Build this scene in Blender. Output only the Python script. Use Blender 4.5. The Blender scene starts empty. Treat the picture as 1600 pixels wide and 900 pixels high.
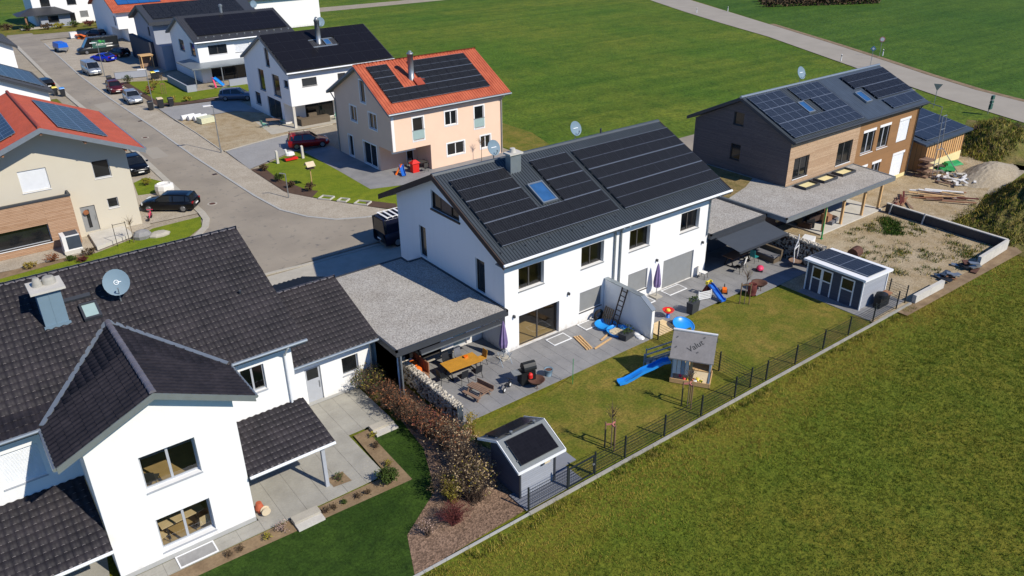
import bpy, math, random
import numpy as np
from mathutils import Vector, Matrix
random.seed(7); RNG = np.random.default_rng(7)
S = bpy.context.scene
COL = S.collection
R = math.radians
PI = math.pi

# ------------------------------------------------------------ camera
cam = bpy.data.cameras.new('camera')
cam.sensor_width = 36.0
cam.lens = 27.70
cam.clip_start = 0.5
cam.clip_end = 3000
camo = bpy.data.objects.new('camera', cam)
COL.objects.link(camo)
CAM = Vector((-23.47, -31.57, 24.0))
PITCH, ROLL, YAW = 0.46487, -0.0127, 0.92086


def cam_matrix():
    c, s = math.cos(PITCH), math.sin(PITCH)
    cr, sr = math.cos(ROLL), math.sin(ROLL)

    def d(vx, vd, vf):
        y = vd * c - vf * s
        z = vd * s + vf * c
        return (cr * vx - sr * y, sr * vx + cr * y, z)
    X = d(math.sin(YAW), 0, math.cos(YAW))
    Y = d(math.sin(YAW - PI / 2), 0, math.cos(YAW - PI / 2))
    Z = d(0, -1, 0)
    right = Vector((X[0], Y[0], Z[0]))
    up = -Vector((X[1], Y[1], Z[1]))
    back = -Vector((X[2], Y[2], Z[2]))
    m = Matrix((right, up, back)).transposed().to_4x4()
    m.translation = CAM
    return m


camo.matrix_world = cam_matrix()
S.camera = camo

# ------------------------------------------------------------ sky and sun
SUN_EL, SUN_AZ = 41.0, -71.0           # the sun stands over +X, -Y
w = bpy.data.worlds.new('World')
S.world = w
w.use_nodes = True
nt = w.node_tree
bg = nt.nodes['Background']
sky = nt.nodes.new('ShaderNodeTexSky')
sky.sky_type = 'NISHITA'
sky.sun_disc = False
sky.sun_elevation = R(SUN_EL)
sky.sun_rotation = R(90 - SUN_AZ)
sky.altitude = 500
sky.air_density = 1.0
sky.dust_density = 0.0
sky.ozone_density = 4.0
tint = nt.nodes.new('ShaderNodeMix')          # camera white balance is set for the sun, so the whole sky reads bluer
tint.data_type = 'RGBA'
tint.blend_type = 'MULTIPLY'
tint.inputs[0].default_value = 1.0
tint.inputs[7].default_value = (0.54, 0.98, 1.5, 1)
nt.links.new(sky.outputs[0], tint.inputs[6])
nt.links.new(tint.outputs[2], bg.inputs[0])
bg.inputs[1].default_value = 0.082
sl = bpy.data.lights.new('sun', 'SUN')
sl.energy = 4.9
sl.angle = R(0.53)
sl.color = (1.0, 0.925, 0.80)
so = bpy.data.objects.new('sun', sl)
COL.objects.link(so)
a, e = R(SUN_AZ), R(SUN_EL)
sd = Vector((math.cos(a) * math.cos(e), math.sin(a) * math.cos(e), math.sin(e)))
so.rotation_euler = (-sd).to_track_quat('-Z', 'Y').to_euler()
so.location = (20, -60, 60)
S.view_settings.view_transform = 'Standard'
S.view_settings.look = 'None'
S.view_settings.exposure = 0.1
S.view_settings.gamma = 1.0
S.view_settings.use_curve_mapping = False
S.cycles.max_bounces = 6
S.cycles.transparent_max_bounces = 8
S.cycles.caustics_reflective = False
S.cycles.caustics_refractive = False


# ------------------------------------------------------------ materials
def srgb(r, g, b):
    f = lambda c: (c / 255 / 12.92) if c <= 10 else ((c / 255 + 0.055) / 1.055) ** 2.4
    return (f(r), f(g), f(b))


MATS = {}


class NT:
    def __init__(self, name):
        self.m = bpy.data.materials.new(name)
        self.m.use_nodes = True
        self.t = self.m.node_tree
        self.p = self.t.nodes['Principled BSDF']
        MATS[name] = self.m

    def n(self, typ, **kw):
        nd = self.t.nodes.new('ShaderNode' + typ)
        for k, v in kw.items():
            if k.startswith('i_'):
                nd.inputs[k[2:].replace('_', ' ')].default_value = v
            else:
                setattr(nd, k, v)
        return nd

    def l(self, a, b):
        self.t.links.new(a, b)

    def pos(self, obj=False):
        if obj:
            return self.n('TexCoord').outputs['Object']
        return self.n('NewGeometry').outputs['Position']

    def noise(self, vec, scale, detail=3, rough=0.55):
        nd = self.n('TexNoise')
        nd.inputs['Scale'].default_value = scale
        nd.inputs['Detail'].default_value = detail
        nd.inputs['Roughness'].default_value = rough
        self.l(vec, nd.inputs['Vector'])
        return nd.outputs['Fac']

    def remap(self, fac, lo, hi):
        nd = self.n('MapRange')
        nd.inputs['From Min'].default_value = lo
        nd.inputs['From Max'].default_value = hi
        self.l(fac, nd.inputs['Value'])
        return nd.outputs[0]

    def mix(self, fac, a, b, mode='MIX'):
        nd = self.n('Mix', data_type='RGBA', blend_type=mode)
        if isinstance(fac, (int, float)):
            nd.inputs[0].default_value = fac
        else:
            self.l(fac, nd.inputs[0])
        for i, c in ((6, a), (7, b)):
            if isinstance(c, tuple):
                nd.inputs[i].default_value = (*c[:3], 1)
            else:
                self.l(c, nd.inputs[i])
        return nd.outputs[2]

    def bump(self, h, strength, dist=0.02):
        nd = self.n('Bump')
        nd.inputs['Strength'].default_value = strength
        nd.inputs['Distance'].default_value = dist
        self.l(h, nd.inputs['Height'])
        self.l(nd.outputs[0], self.p.inputs['Normal'])

    def base(self, c):
        if isinstance(c, tuple):
            self.p.inputs['Base Color'].default_value = (*c[:3], 1)
        else:
            self.l(c, self.p.inputs['Base Color'])


def mul(c, k):
    return tuple(min(1, x * k) for x in c[:3])


def simple(name, col, rough=0.7, var=0.12, scale=2.0, fine=0.08, fscale=30, metal=0, spec=0.4,
           bump=0, bscale=60, col2=None, obj=False):
    t = NT(name)
    v = t.pos(obj)
    f = t.remap(t.noise(v, scale, 4), 0.3, 0.7)
    c = t.mix(f, mul(col, 1 - var), col2 or mul(col, 1 + var))
    if fine:
        g = t.remap(t.noise(v, fscale, 2), 0.3, 0.7)
        c = t.mix(g, c, t.mix(1.0, c, (1 - 2 * fine,) * 3, 'MULTIPLY'))
    t.base(c)
    t.p.inputs['Roughness'].default_value = rough
    t.p.inputs['Metallic'].default_value = metal
    t.p.inputs['Specular IOR Level'].default_value = spec
    if bump:
        t.bump(t.noise(v, bscale, 3), bump)
    return t.m


def grass_mat(name, cols, scale=0.25, mid=1.6, fine=14, bump=0.6, dist=0.05, streak=None):
    t = NT(name)
    v = t.pos()
    a, b, c = cols
    f1 = t.remap(t.noise(v, scale, 5, 0.6), 0.36, 0.64)
    f2 = t.remap(t.noise(v, mid, 4, 0.6), 0.35, 0.68)
    f3 = t.remap(t.noise(v, fine, 3, 0.7), 0.3, 0.72)
    col = t.mix(f1, a, b)
    col = t.mix(t.remap(f2, 0.25, 1.4), col, c)
    if streak:
        mp = t.n('Mapping')
        mp.inputs['Rotation'].default_value = (0, 0, streak)
        mp.inputs['Scale'].default_value = (0.02, 0.35, 1)
        t.l(v, mp.inputs[0])
        s = t.remap(t.noise(mp.outputs[0], 1.0, 4, 0.6), 0.42, 0.62)
        col = t.mix(s, col, t.mix(1.0, col, (0.72, 0.8, 0.7), 'MULTIPLY'))
    col = t.mix(f3, t.mix(1.0, col, (0.55, 0.55, 0.55), 'MULTIPLY'), t.mix(1.0, col, (1.35, 1.3, 1.25), 'MULTIPLY'))
    t.base(col)
    t.p.inputs['Roughness'].default_value = 0.9
    t.p.inputs['Specular IOR Level'].default_value = 0.15
    t.bump(t.noise(v, fine, 4, 0.75), bump, dist)
    return t.m


def gravel_mat(name, a, b, scale=14, bump=0.7):
    t = NT(name)
    v = t.pos()
    vo = t.n('TexVoronoi')
    vo.inputs['Scale'].default_value = scale
    t.l(v, vo.inputs['Vector'])
    hs = t.n('SeparateColor')
    t.l(vo.outputs['Color'], hs.inputs[0])
    c = t.mix(hs.outputs[0], a, b)
    c = t.mix(t.remap(t.noise(v, 0.6, 4), 0.3, 0.7), c, t.mix(1.0, c, (0.82, 0.8, 0.78), 'MULTIPLY'))
    t.base(c)
    t.p.inputs['Roughness'].default_value = 0.9
    t.p.inputs['Specular IOR Level'].default_value = 0.2
    t.bump(vo.outputs['Distance'], bump, 0.03)
    return t.m


def plank_mat(name, cols, h=0.11, length=2.6, gap=0.006, obj=True, vertical=False, rough=0.8, gapcol=(0.05, 0.04, 0.03)):
    t = NT(name)
    v = t.pos(obj)
    sp = t.n('SeparateXYZ')
    t.l(v, sp.inputs[0])
    ad = t.n('Math', operation='ADD')
    t.l(sp.outputs[0], ad.inputs[0])
    t.l(sp.outputs[1], ad.inputs[1])
    cb = t.n('CombineXYZ')
    if vertical:
        t.l(sp.outputs[2], cb.inputs[0])
        t.l(ad.outputs[0], cb.inputs[1])
    else:
        t.l(ad.outputs[0], cb.inputs[0])
        t.l(sp.outputs[2], cb.inputs[1])
    br = t.n('TexBrick', offset=0.37, offset_frequency=2)
    br.inputs['Scale'].default_value = 1.0
    br.inputs['Brick Width'].default_value = length
    br.inputs['Row Height'].default_value = h
    br.inputs['Mortar Size'].default_value = gap
    br.inputs['Color1'].default_value = (*cols[0], 1)
    br.inputs['Color2'].default_value = (*cols[1], 1)
    br.inputs['Mortar'].default_value = (*gapcol, 1)
    t.l(cb.outputs[0], br.inputs['Vector'])
    mp = t.n('Mapping')
    mp.inputs['Scale'].default_value = (1.2, 14, 1)
    t.l(cb.outputs[0], mp.inputs[0])
    g = t.remap(t.noise(mp.outputs[0], 1.3, 5, 0.6), 0.3, 0.7)
    c = t.mix(g, br.outputs['Color'], t.mix(1.0, br.outputs['Color'], cols[2], 'MULTIPLY'))
    t.base(c)
    t.p.inputs['Roughness'].default_value = rough
    t.p.inputs['Specular IOR Level'].default_value = 0.25
    return t.m


def pv_mat(name, cell, line, cw, ch, mort=0.008, rough=0.12):
    t = NT(name)
    v = t.pos(True)
    br = t.n('TexBrick', offset=0.0, squash=1.0)
    br.inputs['Scale'].default_value = 1.0
    br.inputs['Brick Width'].default_value = cw
    br.inputs['Row Height'].default_value = ch
    br.inputs['Mortar Size'].default_value = mort
    br.inputs['Mortar Smooth'].default_value = 0.0
    br.inputs['Color1'].default_value = (*cell, 1)
    br.inputs['Color2'].default_value = (*mul(cell, 1.25), 1)
    br.inputs['Mortar'].default_value = (*line, 1)
    t.l(v, br.inputs['Vector'])
    t.base(br.outputs['Color'])
    t.p.inputs['Roughness'].default_value = rough
    t.p.inputs['Specular IOR Level'].default_value = 0.08
    return t.m


def glass_mat(name, tint=(0.75, 0.8, 0.8), refl=0.06):
    t = NT(name)
    tr = t.n('BsdfTransparent')
    tr.inputs[0].default_value = (*tint, 1)
    gl = t.n('BsdfGlossy')
    gl.inputs['Roughness'].default_value = 0.03
    gl.inputs[0].default_value = (0.95, 0.97, 1, 1)
    fr = t.n('LayerWeight')
    fr.inputs[0].default_value = 0.5
    pw = t.n('Math', operation='POWER')
    pw.inputs[1].default_value = 4.0
    t.l(fr.outputs['Facing'], pw.inputs[0])
    ad = t.n('Math', operation='ADD')
    ad.inputs[1].default_value = refl + 0.04
    t.l(pw.outputs[0], ad.inputs[0])
    mx = t.n('MixShader')
    t.l(ad.outputs[0], mx.inputs[0])
    t.l(tr.outputs[0], mx.inputs[1])
    t.l(gl.outputs[0], mx.inputs[2])
    t.l(mx.outputs[0], t.t.nodes['Material Output'].inputs[0])
    return t.m


G = srgb
t = NT('render_white')
v = t.pos()
sp = t.n('SeparateXYZ'); t.l(v, sp.inputs[0])
mp = t.n('Mapping'); mp.inputs['Scale'].default_value = (3.0, 3.0, 0.25); t.l(v, mp.inputs[0])
st_ = t.remap(t.noise(mp.outputs[0], 1.2, 5, 0.65), 0.52, 0.8)          # faint rain streaks
c = t.mix(st_, (0.79, 0.79, 0.775), (0.745, 0.745, 0.73))
mr = t.n('MapRange'); mr.inputs['From Min'].default_value = 0.5; mr.inputs['From Max'].default_value = 0.05; t.l(sp.outputs[2], mr.inputs['Value'])
mm = t.n('Math', operation='MULTIPLY'); t.l(mr.outputs[0], mm.inputs[0]); t.l(t.remap(t.noise(v, 4.0, 4), 0.3, 0.75), mm.inputs[1])
c = t.mix(mm.outputs[0], c, (0.5, 0.47, 0.42))                            # splash zone
t.base(c); t.p.inputs['Roughness'].default_value = 0.9
t.bump(t.noise(v, 90, 2), 0.06)
simple('render_cream', srgb(196, 189, 172), 0.85, 0.02, 0.8, 0.012, 25)
simple('render_peach', srgb(228, 198, 174), 0.85, 0.025, 0.8, 0.012, 25)
simple('render_grey', srgb(150, 155, 165), 0.85, 0.03, 0.8, 0.012, 25)
simple('render_anthracite', srgb(66, 68, 76), 0.85, 0.03, 0.8, 0.012, 25)
simple('plinth', srgb(168, 168, 164), 0.85, 0.05, 2, 0.03, 25)
simple('soffit', srgb(118, 124, 128), 0.7, 0.03)
simple('white_trim', (0.78, 0.79, 0.79), 0.45, 0.02, 1, 0)
simple('zinc', srgb(150, 158, 163), 0.4, 0.06, 3, 0.03, 12, metal=0.6)
simple('gutter_white', (0.74, 0.76, 0.77), 0.35, 0.04, 3, 0)
simple('anthracite', srgb(58, 61, 66), 0.5, 0.06, 3, 0.03)
simple('dark_wood', srgb(66, 50, 42), 0.75, 0.15, 4, 0.06)
simple('frame_dark', srgb(70, 68, 66), 0.45, 0.04, 3, 0)
simple('frame_grey', srgb(168, 172, 178), 0.4, 0.04, 3, 0)
simple('frame_brown', srgb(52, 42, 38), 0.5, 0.05, 3, 0)
simple('shutter_grey', srgb(136, 138, 138), 0.5, 0.05, 3, 0.02)
simple('shutter_white', (0.70, 0.72, 0.74), 0.5, 0.03, 3, 0)
simple('room_floor', srgb(176, 148, 98), 0.6, 0.1, 3, 0.05)
simple('room_wall', (0.35, 0.34, 0.32), 0.9, 0.05)
simple('curtain', (0.6, 0.6, 0.58), 0.9, 0.06, 8)
simple('tile_dark', srgb(38, 36, 41), 0.62, 0.2, 0.9, 0.16, 7, spec=0.22, col2=srgb(52, 48, 52))
simple('tile_speck', srgb(112, 106, 106), 0.7, 0.1)
simple('tile_ridge', srgb(106, 104, 112), 0.5, 0.12, 2, 0.08, 12)
simple('tile_black', srgb(58, 59, 62), 0.55, 0.1, 1.2, 0.08, 9)
simple('metal_roof', srgb(72, 78, 82), 0.42, 0.08, 0.7, 0.04, 6, metal=0.25)
simple('slate_blue', srgb(62, 72, 84), 0.5, 0.12, 1, 0.06, 8)
simple('tile_red', srgb(176, 84, 56), 0.7, 0.12, 0.8, 0.1, 7, col2=srgb(196, 104, 72))
simple('tile_red_dark', srgb(160, 70, 48), 0.7, 0.12, 0.8, 0.1, 7)
pv_mat('pv_cells', (0.003, 0.0035, 0.0055), (0.075, 0.08, 0.088), 0.1595, 0.0817, 0.006, 0.14)
pv_mat('pv_black', (0.009, 0.009, 0.012), (0.016, 0.016, 0.02), 0.16, 0.16, 0.004, 0.18)
pv_mat('pv_blue', (0.008, 0.013, 0.026), (0.1, 0.12, 0.15), 0.1595, 0.163, 0.008, 0.3)
pv_mat('pv_thermal', (0.02, 0.09, 0.26), (0.03, 0.1, 0.28), 1.0, 0.35, 0.006)
simple('pv_frame', srgb(168, 174, 180), 0.35, 0.04, 3, 0, metal=0.7)
simple('pv_frame_black', (0.02, 0.02, 0.022), 0.4, 0.04, 3, 0)
glass_mat('pane', (0.78, 0.8, 0.79), 0.02)
simple('pane_dark', (0.012, 0.014, 0.016), 0.06, 0.3, 1.2, 0, spec=0.6)
simple('pane_sky', (0.03, 0.10, 0.24), 0.08, 0.15, 2, 0, spec=0.5)
simple('pane_frost', srgb(150, 172, 170), 0.25, 0.05, 3, 0)

t = NT('asphalt')
v = t.pos()
c = t.mix(t.remap(t.noise(v, 0.22, 4), 0.35, 0.65), srgb(156, 146, 130), srgb(140, 131, 117))
c = t.mix(t.remap(t.noise(v, 1.4, 5, 0.65), 0.58, 0.74), c, srgb(104, 100, 96))
c = t.mix(t.remap(t.noise(v, 40, 2), 0.3, 0.7), c, t.mix(1.0, c, (0.86, 0.86, 0.86), 'MULTIPLY'))
t.base(c); t.p.inputs['Roughness'].default_value = 0.88
t.bump(t.noise(v, 60, 2), 0.25)
simple('asphalt_lane', srgb(158, 150, 136), 0.88, 0.07, 0.3, 0.05, 20)
simple('concrete', srgb(176, 170, 156), 0.85, 0.09, 1.2, 0.06, 18, bump=0.15)
simple('concrete_pale', srgb(196, 192, 182), 0.85, 0.08, 1.5, 0.06, 18, bump=0.15)
simple('slab_beige', srgb(152, 149, 140), 0.85, 0.06, 1.1, 0.05, 14, col2=srgb(166, 163, 153))
simple('slab_grey', srgb(128, 128, 129), 0.8, 0.09, 0.7, 0.05, 9, col2=srgb(144, 143, 142))
simple('joint_sand', srgb(112, 110, 107), 0.95, 0.1, 3, 0.08, 30)
simple('paver_blue', srgb(150, 149, 147), 0.85, 0.08, 0.6, 0.08, 5)
gravel_mat('gravel_roof', srgb(136, 132, 126), srgb(192, 188, 180), 20, 0.5)
gravel_mat('gravel_light', srgb(158, 148, 132), srgb(186, 177, 160), 15, 0.3)
gravel_mat('gravel_verge', srgb(146, 136, 118), srgb(172, 162, 144), 13, 0.3)
gravel_mat('bark_mulch', srgb(98, 80, 66), srgb(152, 126, 106), 13, 0.8)
simple('soil', srgb(128, 106, 80), 0.95, 0.14, 1.2, 0.1, 9, bump=0.5, bscale=14, col2=srgb(150, 128, 98))
simple('soil_dark', srgb(86, 66, 52), 0.95, 0.2, 1.2, 0.1, 9, bump=0.6, bscale=12)
grass_mat('bare_soil', (srgb(164, 148, 120), srgb(176, 164, 140), srgb(140, 122, 88)), 0.22, 1.1, 9, 0.5, 0.04)
grass_mat('lawn_olive', (srgb(98, 104, 34), srgb(132, 118, 56), srgb(82, 98, 30)), 0.45, 1.6, 9, 0.6, 0.03)
grass_mat('lawn_dark', (srgb(42, 66, 20), srgb(58, 82, 28), srgb(36, 56, 20)), 0.5, 1.8, 9, 0.5, 0.03)
grass_mat('lawn_bright', (srgb(104, 122, 28), srgb(122, 132, 36), srgb(88, 108, 28)), 0.3, 1.5, 12, 0.4, 0.03)
grass_mat('field_near', (srgb(96, 110, 32), srgb(120, 114, 40), srgb(80, 100, 28)), 0.1, 1.6, 7, 0.9, 0.06)
grass_mat('meadow', (srgb(82, 110, 28), srgb(108, 120, 38), srgb(64, 94, 24)), 0.045, 0.4, 2.6, 0.9, 0.16, streak=0.5)
grass_mat('field_far', (srgb(68, 99, 30), srgb(82, 107, 34), srgb(57, 87, 27)), 0.03, 0.25, 1.8, 0.9, 0.16, streak=-0.25)
grass_mat('mound_grass', (srgb(104, 104, 48), srgb(126, 112, 72), srgb(66, 78, 32)), 0.3, 0.8, 5, 0.9, 0.12)
grass_mat('sedum', (srgb(126, 112, 72), srgb(142, 124, 86), srgb(92, 92, 46)), 0.5, 1.8, 9, 0.8, 0.05)
for nm, cl in dict(blade_olive=(132, 134, 44), blade_lawn=(112, 118, 40), blade_dark=(50, 76, 22), blade_straw=(168, 150, 78), blade_mid=(98, 122, 40), blade_brown=(122, 106, 72),
                   blade_green=(66, 92, 26), blade_field=(94, 114, 34), blade_field_light=(130, 138, 44), blade_field_straw=(164, 146, 66), leaf_green=(66, 84, 34), leaf_copper=(142, 92, 62), leaf_tan=(186, 162, 126), leaf_red=(104, 54, 50),
                   leaf_straw=(150, 132, 62), leaf_pink=(196, 168, 156), leaf_brown=(92, 76, 56), leaf_yellow=(150, 142, 50)).items():
    simple(nm, srgb(*cl), 0.85, 0.3, 1.1, 0.14, 11, spec=0.2)
simple('twig', srgb(98, 80, 66), 0.9, 0.2, 4, 0.1)
simple('twig_red', srgb(112, 56, 52), 0.9, 0.2, 4, 0.1)
simple('twig_yellow', srgb(150, 132, 60), 0.9, 0.2, 4, 0.1)
simple('bark', srgb(112, 98, 84), 0.9, 0.2, 6, 0.1)
simple('stake_wood', srgb(128, 104, 76), 0.8, 0.15, 6, 0.1)
simple('fresh_wood', srgb(206, 168, 118), 0.75, 0.1, 4, 0.08, 20)
simple('pale_wood', srgb(222, 196, 150), 0.75, 0.08, 4, 0.06, 20)
simple('old_wood', srgb(138, 112, 94), 0.8, 0.12, 4, 0.1, 20)
simple('pallet_wood', srgb(150, 108, 80), 0.8, 0.15, 4, 0.1, 20)
simple('oak_oil', srgb(196, 142, 54), 0.45, 0.1, 3, 0.08, 14)
plank_mat('larch', (srgb(172, 140, 112), srgb(188, 158, 132), (0.74, 0.66, 0.6)), 0.12, 3.2)
plank_mat('larch_fresh', (srgb(196, 170, 142), srgb(178, 150, 122), (0.8, 0.74, 0.68)), 0.10, 3.5)
plank_mat('larch_grey', (srgb(98, 93, 94), srgb(112, 104, 102), (0.75, 0.73, 0.72)), 0.10, 3.5)
plank_mat('panel_brown', (srgb(148, 112, 76), srgb(142, 108, 74), (0.92, 0.9, 0.88)), 0.6, 1.25, 0.004, gapcol=(0.12, 0.07, 0.04))
plank_mat('board_vertical', (srgb(206, 160, 106), srgb(218, 176, 122), (0.85, 0.8, 0.75)), 0.45, 6, 0.012, vertical=True)
plank_mat('shed_grey', (srgb(150, 154, 162), srgb(158, 162, 170), (0.94, 0.94, 0.94)), 0.12, 8, 0.003, gapcol=(0.12, 0.12, 0.13))
plank_mat('shed_shaded', (srgb(74, 78, 90), srgb(80, 84, 96), (0.94, 0.94, 0.94)), 0.12, 8, 0.004, gapcol=(0.04, 0.04, 0.05))  # darker copy of the grey shed boards, side-wall shade put into the colour
plank_mat('deck_grey', (srgb(128, 132, 140), srgb(116, 120, 130), (0.9, 0.9, 0.9)), 0.14, 6, 0.008)
simple('stone', srgb(176, 166, 148), 0.9, 0.2, 3, 0.1, 12, col2=srgb(216, 208, 192))
simple('black_metal', srgb(34, 36, 38), 0.45, 0.06, 5, 0, metal=0.3)
simple('fence_metal', srgb(40, 46, 48), 0.5, 0.06, 5, 0, metal=0.2)
simple('rust', srgb(92, 62, 50), 0.85, 0.2, 6, 0.1)
simple('galv', srgb(150, 154, 156), 0.4, 0.08, 6, 0.03, metal=0.6)
simple('plastic_blue', (0.02, 0.13, 0.52), 0.35, 0.06, 3, 0)
simple('plastic_lightblue', (0.02, 0.26, 0.72), 0.35, 0.06, 3, 0)
simple('paint_bluegrey', srgb(140, 158, 176), 0.6, 0.06, 4, 0.03)
simple('plastic_yellow', srgb(226, 206, 60), 0.4, 0.06, 3, 0)
simple('plastic_red', srgb(206, 40, 34), 0.4, 0.06, 3, 0)
simple('plastic_orange', srgb(236, 112, 26), 0.5, 0.1, 6, 0)
simple('plastic_pink', srgb(214, 62, 100), 0.5, 0.06, 3, 0)
simple('plastic_green', srgb(20, 140, 76), 0.5, 0.06, 3, 0)
simple('plastic_teal', srgb(40, 132, 132), 0.5, 0.06, 3, 0)
simple('plastic_mint', srgb(110, 170, 146), 0.5, 0.06, 3, 0)
simple('plastic_white', (0.72, 0.72, 0.71), 0.45, 0.05, 3, 0)
simple('plastic_black', srgb(36, 38, 42), 0.5, 0.06, 3, 0)
simple('sand', srgb(206, 190, 160), 0.95, 0.06, 4, 0.06)
simple('fabric_purple', srgb(124, 108, 150), 0.9, 0.12, 5, 0.05)
simple('fabric_orange', srgb(232, 112, 28), 0.85, 0.1, 5, 0.05)
simple('fabric_grey', srgb(108, 110, 116), 0.9, 0.08, 5, 0.04)
simple('fabric_awning', srgb(64, 70, 78), 0.85, 0.05, 2, 0.03)
simple('fabric_white', (0.7, 0.69, 0.66), 0.9, 0.06, 5, 0.03)
simple('rattan', srgb(104, 92, 76), 0.8, 0.15, 8, 0.1, 40)
simple('roof_felt', srgb(122, 127, 128), 0.9, 0.06, 2, 0.06, 18)
simple('membrane', srgb(138, 134, 132), 0.85, 0.08, 2.5, 0.07, 10, bump=0.3, bscale=5)
simple('ink', srgb(60, 60, 60), 0.9, 0.1)
simple('dish_grey', srgb(108, 130, 144), 0.65, 0.03, 3, 0)
simple('dish_print', (0.72, 0.76, 0.78), 0.5, 0.02, 3, 0)
simple('insulation', srgb(206, 208, 178), 0.8, 0.04, 3, 0.04)
simple('cream_board', srgb(228, 214, 160), 0.8, 0.05, 3, 0.05)
simple('sign_red', srgb(190, 120, 110), 0.5, 0.05, 3, 0)
simple('sign_blue', srgb(88, 128, 160), 0.5, 0.05, 3, 0)
simple('sign_green', srgb(50, 88, 78), 0.5, 0.05, 3, 0)
for nm, cl, mt in (('car_black', (14, 15, 18), 0.3), ('car_blue', (20, 46, 190), 0.2), ('car_red', (150, 14, 18), 0.2), ('car_silver', (168, 174, 180), 0.6),
                   ('car_greyblue', (104, 116, 132), 0.5), ('car_darkred', (84, 26, 32), 0.3), ('car_white', (205, 208, 210), 0.0), ('car_navy', (24, 28, 48), 0.3),
                   ('car_darkgrey', (40, 44, 46), 0.3), ('trailer_blue', (18, 92, 196), 0.0)):
    simple(nm, srgb(*cl), 0.28, 0.03, 1, 0, metal=mt, spec=0.5)
simple('tyre', srgb(26, 26, 27), 0.85, 0.1, 8, 0)
simple('rim', srgb(150, 152, 155), 0.35, 0.05, 8, 0, metal=0.8)
simple('lamp_glass', (0.75, 0.78, 0.8), 0.15, 0.03, 5, 0)
simple('lamp_red', srgb(150, 16, 18), 0.2, 0.05, 5, 0)
simple('plate', (0.75, 0.75, 0.72), 0.5, 0.02, 5, 0)
simple('print_green', srgb(60, 150, 70), 0.5, 0.03, 5, 0)


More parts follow.
